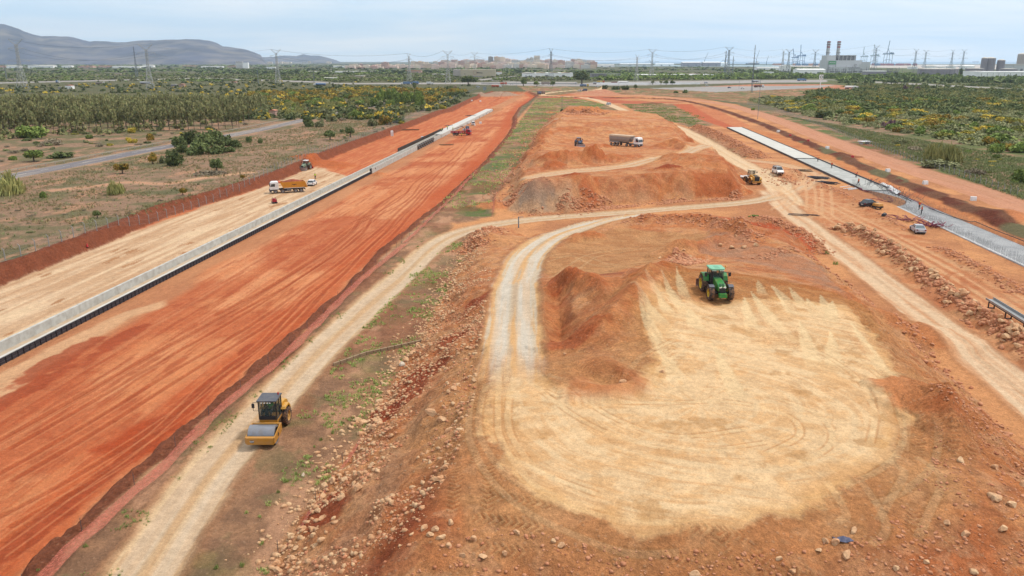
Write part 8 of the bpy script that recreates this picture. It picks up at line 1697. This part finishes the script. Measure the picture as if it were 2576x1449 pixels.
# surveyed single plants: photo x of centre, y of foot, width, height (all in photo pixels), kind, label, tree?
ONE = [(440, 416, 56, 54, 'dark', 'dark rounded grey green bush in front of the big thicket', 0), (412, 410, 26, 26, 'olive', 'small olive bush touching the dark rounded one', 0), (545, 434, 38, 44, 'dark', 'dark open tree with low scrub under it', 1), (530, 438, 90, 16, 'grey', 'low brown scrub round the dark open tree', 0), (308, 436, 40, 34, 'rusty', 'small umbrella shaped rusty green tree', 1), (384, 412, 24, 26, 'rusty', 'small rusty tree below the asphalt road', 1), (390, 398, 26, 20, 'rusty', 'small orange green bush at the road edge', 0), (292, 488, 50, 38, 'reed', 'clump of yellowish cane beside the dirt path', 0), (25, 486, 100, 56, 'reed', 'broad cane thicket at the left border by the road', 0), (460, 490, 26, 24, 'rusty', 'little flat topped tree near the left fence', 1), (245, 548, 22, 26, 'dark', 'small dark bush alone in the dry field', 1), (108, 496, 20, 22, 'green', 'small green bush near the cane thicket', 0), (86, 406, 52, 38, 'green', 'round green tree above the asphalt road at left', 1), (85, 345, 92, 42, 'green', 'big bright green bush in front of the plantation', 0), (32, 402, 26, 14, 'green', 'low green bush left of the round green tree', 0), (155, 396, 70, 18, 'dark', 'low dark scrub right of the round green tree', 0), (130, 364, 58, 28, 'grey', 'dark brownish bramble patch before the plantation', 0), (335, 358, 22, 18, 'yellow', 'yellowish bush left of the big thicket', 0), (375, 352, 26, 22, 'rusty', 'rusty bush just above the yellowish one', 0), (332, 334, 26, 20, 'yellow', 'yellow green bush before the plantation', 0), (225, 348, 22, 14, 'green', 'small green bush below the plantation', 0), (830, 352, 34, 30, 'dark', 'round dark bush standing alone below the bush row', 1), (881, 345, 28, 32, 'dark', 'upright dark tree right of the round dark bush', 1), (860, 336, 14, 14, 'dark', 'tiny dark tree between two dark bushes', 1), (868, 350, 12, 12, 'olive', 'tiny olive bush beside the upright dark tree', 0), (775, 319, 34, 32, 'dark', 'dark round bush at the left end of the bush row', 0), (806, 319, 28, 24, 'olive', 'second round bush of the row by the asphalt road', 0), (818, 294, 60, 30, 'olive', 'wide olive bush behind the row', 0), (834, 306, 26, 24, 'olive', 'olive bush third in the row', 0), (862, 304, 20, 14, 'grey', 'grey low bush in the row', 0), (893, 300, 40, 30, 'green', 'dark yellow green bush in the middle of the row', 0), (918, 300, 40, 22, 'yellow', 'yellowish bush toward the right of the row', 0), (938, 318, 32, 26, 'olive', 'grey green bush before the taller yellow one', 0), (968, 314, 38, 30, 'rusty', 'tall rusty green bush near the row end', 0), (1000, 310, 40, 16, 'dark', 'low dark bush at the right end of the row', 0), (627, 358, 18, 20, 'dark', 'small dark bush right of the thicket tail', 0), (655, 360, 16, 17, 'dark', 'smaller dark bush next to it', 0), (611, 450, 14, 14, 'rusty', 'spindly bush by the fence with a white scrap', 1), (1026, 282, 36, 18, 'reed', 'pale cane clump below the green thicket', 0), (1112, 274, 20, 14, 'yellow', 'small yellow bush beside the left bank fence', 0), (1008, 312, 16, 10, 'yellow', 'tiny yellow bush near the left bank', 0), (2372, 408, 82, 62, 'reed', 'tall cane clump in the right scrub', 0), (2360, 420, 110, 26, 'olive', 'low dark brush at the foot of the cane clump', 0), (2503, 384, 46, 34, 'green', 'round green bush right of the cane clump', 0), (2538, 372, 34, 26, 'olive', 'grey green bush behind the round green one', 0), (2505, 398, 22, 14, 'green', 'small bright bush below the round green one', 0), (2455, 438, 60, 26, 'grey', 'low sprawling grey brush in the right scrub', 0), (2265, 362, 44, 22, 'olive', 'low brush beyond the concrete table', 0), (2570, 460, 60, 50, 'green', 'green bush cut by the right edge', 0), (2300, 378, 40, 18, 'grey', 'greyish low brush right of the concrete table', 0), (2440, 358, 30, 18, 'yellow', 'low yellow bush above the round green one', 0), (1463, 212, 44, 36, 'dark', 'huge dark tree beside the motorway', 1), (1390, 217, 17, 14, 'dark', 'round dark tree left of the huge one', 1), (1350, 218, 18, 15, 'green', 'pale green tree beside the motorway', 1), (1316, 217, 22, 20, 'dark', 'dark tree left of the pale green one', 1), (1177, 214, 44, 26, 'dark', 'broad dark green tree below the buff warehouse', 1), (1145, 232, 12, 24, 'grey', 'bare brown tree among the yellow scrub', 1), (1042, 226, 14, 20, 'dark', 'dark cypress in front of the blue lorry', 1), (1522, 224, 18, 12, 'dark', 'round green bush on the motorway verge', 0), (1549, 225, 26, 10, 'dark', 'dark scrub on the verge right of centre', 0), (1572, 226, 28, 12, 'dark', 'second dark scrub on the verge', 0), (1598, 225, 12, 14, 'dark', 'small dark tree on the verge', 1), (1723, 234, 14, 10, 'dark', 'round bush below the near carriageway', 0), (1700, 234, 14, 7, 'green', 'low bush beside the round one', 0), (1641, 213, 10, 14, 'olive', 'thin pale tree on the motorway verge', 1), (1675, 214, 14, 13, 'dark', 'left of two round trees on the motorway verge', 1), (1690, 214, 14, 13, 'dark', 'right of two round trees on the motorway verge', 1), (1662, 213, 10, 13, 'olive', 'pale tree left of the two round ones', 1), (2415, 194, 10, 24, 'dark', 'tall dark cypress before the widest tank', 1), (2241, 213, 38, 16, 'dark', 'broad dark tree right of the power plant', 1), (2275, 226, 16, 12, 'purple', 'dark purple bush among green ones', 0), (2308, 226, 16, 9, 'purple', 'second purple bush further right', 0), (2238, 322, 40, 22, 'purple', 'purple brown bush among yellow flowering ones', 0), (2252, 196, 12, 16, 'dark', 'palm like tree before the substation', 1), (2320, 196, 9, 15, 'dark', 'palm like tree left of the tank', 1), (2358, 196, 14, 14, 'dark', 'double palm before the widest tank', 1), (1893, 277, 12, 8, 'green', 'tuft at the foot of the slim lattice mast', 0), (1413, 292, 10, 8, 'dark', 'dark tuft at the foot of the thin pole', 0), (1895, 546, 30, 8, 'green', 'low green weeds beside the junction', 0)]
for (px_, yb, w_, h_, kd, lab, tr_) in ONE:
    P_ = gp(px_, yb); P_ = (P_[0], P_[1], gz(P_[0], P_[1])-.05) if P_[1] < 1500 else P_; q = pxm(1, yb); hh = h_*q/(_cp if yb < 300 else 1.0)
    (tree if tr_ else bush)(P_, w_*q*.56, hh*1.02, kd, lab)
# big fig thicket below the asphalt road
th = [(450, 366, 40, 30), (480, 362, 50, 40), (510, 368, 56, 44), (540, 362, 52, 42), (565, 366, 46, 34), (590, 370, 38, 22), (460, 384, 40, 26), (500, 388, 60, 36), (545, 386, 50, 28), (575, 382, 40, 18)]
for k, (a, b_, c, d) in enumerate(th):
    P_ = gp(a, b_); q = pxm(1, b_); bush(P_, c*q*.6, d*q, 'dark', 'part of the broad dark green thicket below the asphalt road', 'shrubs of the broad thicket')
for k in range(26):
    px_, yb = rb_.uniform(940, 1060), rb_.uniform(252, 270); P_ = gp(px_, yb); q = pxm(1, yb); bush(P_, rb_.uniform(10, 16)*q, rb_.uniform(24, 40)*q, 'green', 'tall bright green shrub in the thicket left of the trench', 'shrubs of the tall green thicket')
def scatter(poly, n, kinds, w0, w1, h0, h1, lab, grp, name=None, minsep=0, tr_=False):
    pts = inpoly(gps(poly), n); z_ = terrain(pts[:, 0], pts[:, 1])[0]
    az = pts[:, 0]/pts[:, 1]; lo_, hi_ = az.min(), az.max(); y_lo, y_hi = pts[:, 1].min(), pts[:, 1].max()
    for p, z in zip(pts, z_):
        kd = rb_.choice(kinds); w_ = rb_.uniform(w0, w1); (tree if tr_ else bush)((p[0], p[1], z-.1), w_, rb_.uniform(h0, h1)*(.7+.3*w_/w1), kd, ((lab % NMK[kd]) if '%' in lab else lab)+', '+('near', 'middle', 'far')[min(2, int(3*(p[1]-y_lo)/(y_hi-y_lo)))]+' '+('left', 'centre', 'right')[min(2, int(3*(p[0]/p[1]-lo_)/(hi_-lo_)))], grp)
scatter([(0, 410), (0, 345), (560, 305), (740, 290), (600, 320), (420, 355)], 70, ['grey', 'grey', 'olive', 'dark', 'yellow'], .7, 2.2, .8, 2.2, 'low %s scrub between the plantation and the asphalt road', 'scrub above the asphalt road')
scatter([(0, 660), (0, 500), (250, 480), (600, 450), (560, 470), (300, 560)], 36, ['grey', 'olive', 'grey'], .3, .8, .4, .9, 'low %s shrub in the dry field left of the fence', 'shrubs of the dry field')
scatter([(640, 430), (900, 300), (1050, 280), (980, 320), (760, 395)], 30, ['grey', 'olive'], .5, 1.4, .5, 1.2, 'small %s shrub on the dry slope above the left bank', 'shrubs above the left bank')
scatter([(690, 300), (700, 268), (930, 250), (930, 262), (820, 284)], 46, ['reed', 'reed', 'green', 'yellow'], 2.5, 5, 3, 5.5, '%s growth between asphalt road and yellow scrub', 'growth beyond the asphalt road')
scatter([(520, 268), (640, 236), (940, 222), (1180, 226), (1150, 246), (1080, 262), (1060, 252), (940, 250), (760, 268), (700, 275)], 230, ['yellow', 'yellow', 'yellow', 'rusty', 'olive', 'dark', 'green'], 3, 6.5, 3, 6.5, '%s bush in the wide belt left of the trench', 'bushes of the left scrub belt')
RB = [(1880, 252), (1990, 244), (2575, 254), (2640, 300), (2640, 400), (2480, 372), (2300, 340), (2120, 312), (1990, 282)]
scatter(RB, 298, ['yellow', 'yellow', 'yellow', 'green', 'green', 'olive', 'olive', 'dark', 'rusty'], 3.2, 7.0, 2.8, 5.2, '%s bush in the wide belt right of the site', 'bushes of the right scrub belt')
scatter([(2100, 330), (2575, 400), (2640, 480), (2500, 455), (2300, 395), (2150, 345)], 50, ['olive', 'grey', 'green', 'yellow', 'grey'], .6, 1.8, .6, 1.5, 'low %s shrub in the rough grass right of the site', 'shrubs of the right grass')
# the plantation: slender trees in rows
_m = MB(); _m.cyl((0, 0, 0), (0, 0, .95), .014, .008, 5)
for k in range(7): a = k*2.4; _m.cyl((0, 0, .5+.06*k), (.12*math.cos(a), .12*math.sin(a), .66+.05*k), .006, .003, 4)
_o = _m.build('trunk', BARK); PTR = _o.data; bpy.data.objects.remove(_o)
PCR = [veg_mesh('crown', L_PL, 240, 90+i, leaf=.10, flat_=1.0) for i in range(3)]
rows = []
for yb in (336, 326, 316, 307, 299, 291, 284, 277):
    P0 = gp(-120, yb+8)[1]; n_ = 0
    px_ = -60-rb_.uniform(0, 12)
    while px_ < 640-(yb-277)*1.2+40:
        rows.append((px_+rb_.uniform(-3, 3), yb-(px_/640)*12+rb_.uniform(-1, 1))); px_ += 15.5*(1 if yb > 300 else .95)
rows = rows[:299]
for k, (px_, yb) in enumerate(rows):
    P_ = gp(px_, yb); h_ = rb_.uniform(8.5, 11.5); r = empty('plantation_tree', (P_[0], P_[1], 0), rb_.uniform(0, 6), 'slender plantation tree, %s, %s' % (('front row', 'second row', 'third row', 'middle rows', 'back rows')[0 if yb > 328 else 1 if yb > 318 else 2 if yb > 309 else 3 if yb > 293 else 4], ('at the left border', 'above the round green tree', 'above the cane by the path', 'above the big thicket', 'at the right end')[min(4, max(0, int(px_/130)))]), 'tree', 'trees of the plantation')
    o = bpy.data.objects.new('trunk', PTR); col.objects.link(o); o.parent = r; o.scale = (h_*.9, h_*.9, h_); o = bpy.data.objects.new('crown', PCR[k % 3]); col.objects.link(o); o.parent = r; o.location = (0, 0, h_*.44); o.scale = (2.7, 2.7, h_*.58)

def mass(name, pts, w_, h_, m, lab, seed=1, n=34, leaf=.24, z=None, cat='vegetation', blades=False):
    """far vegetation nobody could count: one object"""
    rs = np.random.RandomState(seed); T = [foliage(n, 1.0, seed*10+i, leaf=leaf, lobes=6, blades=blades)[0] for i in range(5)]; K = len(pts); zz = terrain(pts[:, 0], pts[:, 1])[0] if z is None else np.full(K, z)
    A_ = np.stack([T[i % 5] for i in range(K)]); a = rs.uniform(0, 6.3, K); ca, sa = np.cos(a)[:, None], np.sin(a)[:, None]
    X = (A_[..., 0]*ca-A_[..., 1]*sa)*w_[:, None]+pts[:, 0:1]; Y = (A_[..., 0]*sa+A_[..., 1]*ca)*w_[:, None]+pts[:, 1:2]; Z_ = A_[..., 2]*h_[:, None]+zz[:, None]
    V_ = np.stack([X, Y, Z_], -1).reshape(-1, 3); o = fast_mesh(name, V_, np.arange(len(V_)).reshape(-1, 4), m); tag(o, lab, cat, kind='stuff'); return o
def fan(n, y0, y1, a0, a1, bias=1.0):
    """points over a sector of the plain, denser near"""
    u = rng.rand(n)**bias; Y = 1/(1/y0+(1/y1-1/y0)*u); a = a0+(a1-a0)*rng.rand(n); return np.stack([Y*a, Y], 1)
def clear(P_, polys, m=2):
    k = np.ones(len(P_), bool)
    for Q in polys: k &= sdist(Q, P_[:, 0], P_[:, 1]) < -m
    return P_[k]
CL = [m_[0] for m_ in MOTOR]+[P_TRENCH, gps([(1175, 262), (1100, 300), (1500, 300), (1900, 330), (1900, 262), (1760, 240), (1560, 212), (1340, 212), (1240, 226)]), gps([(1180, 216), (1340, 204), (2100, 198), (2120, 226), (1900, 236), (1660, 232), (1300, 226)])]
LFT = [(-.95, -.02)]
def band(y0, y1, n, a0=-.85, a1=.85): return clear(fan(n, y0, y1, a0, a1), CL, 3)
g = band(430, 1250, 5200, -.85, -.05); keep = fbm(g[:, 0], g[:, 1], 90, 3, 401) > .44; g = g[keep]; kk = rng.rand(len(g))
mass('scrubland', g[kk < .4], rng.uniform(1.2, 3.2, (kk < .4).sum()), rng.uniform(1.2, 3.4, (kk < .4).sum()), L_OL, 'grey green scrub over the left plain', 41)
mass('scrubland', g[(kk >= .4) & (kk < .86)], rng.uniform(1.5, 4, ((kk >= .4) & (kk < .86)).sum()), rng.uniform(1.5, 4, ((kk >= .4) & (kk < .86)).sum()), L_DK, 'dark scrub over the left plain', 42)
mass('scrubland', g[kk >= .86], rng.uniform(1.5, 3.6, (kk >= .86).sum()), rng.uniform(1.2, 3.2, (kk >= .86).sum()), L_YE, 'yellowish scrub over the left plain', 43)
g = band(500, 1100, 4200, .36, .9); kk = rng.rand(len(g)); kk = kk*.5+.5*(fbm(g[:, 0], g[:, 1], 60, 3, 405)-.1)*1.25
mass('cane_field', g[kk < .6], rng.uniform(2, 5.5, (kk < .6).sum()), rng.uniform(1.2, 2.6, (kk < .6).sum()), L_RD, 'pale cane covering the right plain', 44, blades=True, n=70, leaf=.17)
mass('scrubland', g[kk >= .6], rng.uniform(3, 7, (kk >= .6).sum()), rng.uniform(2.5, 5, (kk >= .6).sum()), L_DK, 'dark scrub over the right plain', 45, n=80, leaf=.15)
g = inpoly(gps(RB), 900); mass('scrubland', g, rng.uniform(2, 4.6, len(g)), rng.uniform(1, 2.4, len(g)), L_OL, 'green undergrowth filling the right scrub belt', 57, n=130, leaf=.11); g = inpoly(gps(RB), 1800); mass('scrubland', g, rng.uniform(1, 3.2, len(g)), rng.uniform(.8, 2.6, len(g)), L_OL, 'undergrowth filling the right scrub belt', 46, n=70, leaf=.15)
g = inpoly(gps([(520, 262), (640, 234), (940, 222), (1180, 228), (1080, 258), (940, 246), (700, 270)]), 900); mass('scrubland', g, rng.uniform(2, 5, len(g)), rng.uniform(1.5, 4, len(g)), L_OR, 'rusty green undergrowth in the left scrub belt', 58, n=100, leaf=.13)
g = inpoly(gps([(0, 352), (0, 262), (640, 250), (760, 262), (640, 300), (420, 330)]), 900); mass('scrubland', g, rng.uniform(1, 2.6, len(g)), rng.uniform(1, 3.6, len(g)), L_PL, 'undergrowth of the plantation', 47)
g = inpoly(gps([(-100, 290), (-100, 258), (480, 250), (700, 256), (640, 280), (300, 290)]), 800); mass('woodland', g, rng.uniform(1.6, 3.2, len(g)), rng.uniform(5, 9, len(g)), L_PL, 'dense back rows of the plantation', 59, n=60, leaf=.16)
g = clear(fan(3800, 1250, 2100, -.9, .34), CL, 4); kk = fbm(g[:, 0], g[:, 1]*2, 120, 2, 406); k_ = kk > .5
mass('orchard', g[k_], rng.uniform(4, 8, k_.sum()), rng.uniform(2, 3.4, k_.sum()), L_GR, 'low green orchards across the plain', 55, n=22, leaf=.30, z=0); mass('orchard', g[~k_], rng.uniform(3, 8, (~k_).sum()), rng.uniform(2, 4.5, (~k_).sum()), L_OL, 'olive coloured scrub and orchards across the plain', 56, n=22, leaf=.30, z=0)
g = clear(fan(3200, 1900, 4200, -.9, .36), CL, 4); keep = fbm(g[:, 0], g[:, 1], 260, 3, 402) > .50; g = g[keep]; kk = rng.rand(len(g)); sc_ = 1+g[:, 1]/3400
k_ = kk < .55; mass('woodland', g[k_], rng.uniform(4, 9, k_.sum())*sc_[k_], rng.uniform(4, 8, k_.sum()), L_DK, 'dark far trees between fields and town', 48, n=22, leaf=.30, z=0)
mass('woodland', g[~k_], rng.uniform(4, 9, (~k_).sum())*sc_[~k_], rng.uniform(3, 6, (~k_).sum()), L_GR, 'greener far trees between fields and town', 49, n=22, leaf=.30, z=0)
g = clear(fan(1900, 1280, 1900, .1, .95), CL, 4); mass('woodland', g, rng.uniform(5, 11, len(g)), rng.uniform(4, 8, len(g)), L_GR, 'green trees below the power plant', 50, n=24, leaf=.30, z=0)
g = clear(fan(900, 1150, 1600, .25, .95), CL, 4); mass('woodland', g, rng.uniform(5, 9, len(g)), rng.uniform(5, 10, len(g)), L_DK, 'dark trees below the power plant', 51, n=24, leaf=.30, z=0)
g = fan(600, 4200, 6500, -.9, .0); mass('woodland', g, rng.uniform(14, 30, len(g)), rng.uniform(5, 9, len(g)), L_DK, 'hazy tree line before the hills and town', 52, n=18, leaf=.32, z=0)
# grass
def tufts(name, pts, s0, s1, m, lab, seed=1, nb=7):
    rs = np.random.RandomState(seed); K = len(pts); zz = terrain(pts[:, 0], pts[:, 1])[0]; s = rs.uniform(s0, s1, K); a = rs.uniform(0, 6.3, (K, nb)); ln = rs.uniform(.2, .7, (K, nb)); ht = rs.uniform(.5, 1, (K, nb)); ox = rs.randn(K, nb)*.25; oy = rs.randn(K, nb)*.25; wd = .10
    bx, by = ox*s[:, None]+pts[:, 0:1], oy*s[:, None]+pts[:, 1:2]; z0 = np.broadcast_to(zz[:, None], (K, nb)); c, d = np.cos(a+1.57)*wd*s[:, None], np.sin(a+1.57)*wd*s[:, None]
    V_ = np.stack([np.stack([bx-c, by-d, z0-.02], -1), np.stack([bx+c, by+d, z0-.02], -1), np.stack([bx+np.cos(a)*ln*s[:, None], by+np.sin(a)*ln*s[:, None], z0+ht*s[:, None]], -1)], 2).reshape(-1, 3)
    o = fast_mesh(name, V_, np.arange(len(V_)).reshape(-1, 3), m); tag(o, lab, 'grass', kind='stuff'); return o
LG = gps([(-200, 760), (0, 650), (400, 525), (600, 460), (740, 405), (900, 340), (1100, 262), (1000, 270), (700, 330), (400, 385), (60, 450), (-200, 500)])
g = inpoly(LG, 16000); g = g[(fbm(g[:, 0], g[:, 1], 7, 3, 411) > .45)]; tufts('dry_grass', g, .25, .7, GRASSD, 'dry tufted grass in the left field', 61)
g = inpoly(LG, 2600); tufts('weeds', g, .25, .7, leaf_mat('weed_leaves', S(110, 118, 80, K2), S(132, 132, 92, K2)), 'greenish weeds in the left field', 62)
g = inpoly(gps([(1960, 290), (2575, 400), (2700, 540), (2575, 505), (2300, 405), (2060, 312)]), 9000); tufts('rough_grass', g, .4, .9, leaf_mat('rough_leaves', S(122, 122, 88, K2), S(104, 116, 70, K2)), 'rough grass in the right scrub', 63)
WS = gps([(620, 1449), (640, 1330), (740, 1060), (850, 905), (980, 750), (1050, 665), (1160, 600), (1170, 640), (1125, 735), (1050, 860), (960, 1000), (870, 1160), (760, 1310), (680, 1449)])
g = inpoly(WS, 5200); f_ = fbm(g[:, 0], g[:, 1], 4.5, 3, 412)*.6+fbm(g[:, 0], g[:, 1], 1.4, 2, 413)*.4; g = g[f_ > .535]
tufts('weeds', g, .10, .32, GRASSM, 'green weeds in the strip beside the rubble slope', 64, 12)
WS2 = gps([(180, 1449), (330, 1250), (480, 1110), (640, 975), (800, 830), (960, 690), (1080, 590), (1040, 640), (860, 800), (700, 940), (560, 1090), (420, 1260), (300, 1449)])
g = inpoly(WS2, 1400); f_ = fbm(g[:, 0], g[:, 1], 3, 3, 414); g = g[f_ > .60]; tufts('weeds', g, .08, .25, GRASSM, 'green weeds between netting and haul road', 65, 12)
MF = gps([(1060, 545), (1130, 490), (1240, 390), (1310, 300), (1350, 250), (1430, 245), (1520, 262), (1500, 280), (1420, 287), (1378, 300), (1330, 370), (1246, 480), (1230, 530)])
g = inpoly(MF, 11000); g = g[fbm(g[:, 0], g[:, 1], 9, 3, 415) > .46]; tufts('field_grass', g, .25, .6, GRASSM, 'patchy green grass in the middle field', 66)
g = inpoly(gps([(1560, 262), (1690, 266), (1780, 300), (1740, 315), (1650, 298)]), 2500); g = g[fbm(g[:, 0], g[:, 1], 14, 3, 416) > .45]; tufts('field_grass', g, .4, .8, GRASSM, 'green grass right of the winding haul road', 67)
# single big weed clumps near the camera
for k, (px_, yb, s_) in enumerate(((720, 1212, 30), (836, 1090, 22), (862, 1065, 20), (806, 1108, 20), (790, 1125, 18), (822, 1172, 24), (545, 1430, 30), (660, 1370, 26), (608, 1425, 30), (700, 1240, 24), (655, 1300, 22), (620, 1290, 22), (915, 825, 16), (1040, 780, 22), (1060, 765, 18), (985, 780, 14), (945, 965, 22), (1120, 720, 20), (1090, 712, 14), (880, 880, 14), (780, 1050, 20), (215, 1375, 26), (320, 1300, 24), (95, 1432, 18), (2080, 640, 22), (2100, 665, 22), (915, 905, 14))):
    P_ = gp(px_, yb); q = pxm(1, yb)
    V_, F_ = foliage(90, 1, 500+k, leaf=.16, lobes=5, blades=True, flat_=.9); o = fast_mesh('weed_clump', V_*np.array([s_*q*.36, s_*q*.36, s_*q*.42]), F_, GRASSM); o.location = (P_[0], P_[1], gz(P_[0], P_[1])-.03); tag(o, '%s clump of green weeds %s' % ('big' if s_ > 23 else 'small', 'left of the haul road' if (px_ < 400 and yb > 1200) else 'beyond the block wall' if yb < 900 else 'right of the roller' if yb < 1200 else 'beside the junction' if px_ > 2000 else 'below the roller'), 'weeds', 'foreground weed clumps')
# ------------------------------------------------------------ the air
hm = bpy.data.materials.new('hazy_air'); hm.use_nodes = True; t = hm.node_tree; t.nodes.clear()
pv = N(t, 'ShaderNodeVolumePrincipled'); pv.inputs['Color'].default_value = (.62, .79, 1.0, 1); pv.inputs['Density'].default_value = 4.8e-5; pv.inputs['Anisotropy'].default_value = .2
mo = N(t, 'ShaderNodeOutputMaterial'); t.links.new(pv.outputs[0], mo.inputs['Volume'])
mb = MB(); mb.box((0, 6000, 345), (60000, 20600, 710)); hz = mb.build('haze', hm); tag(hz, kind='stuff')
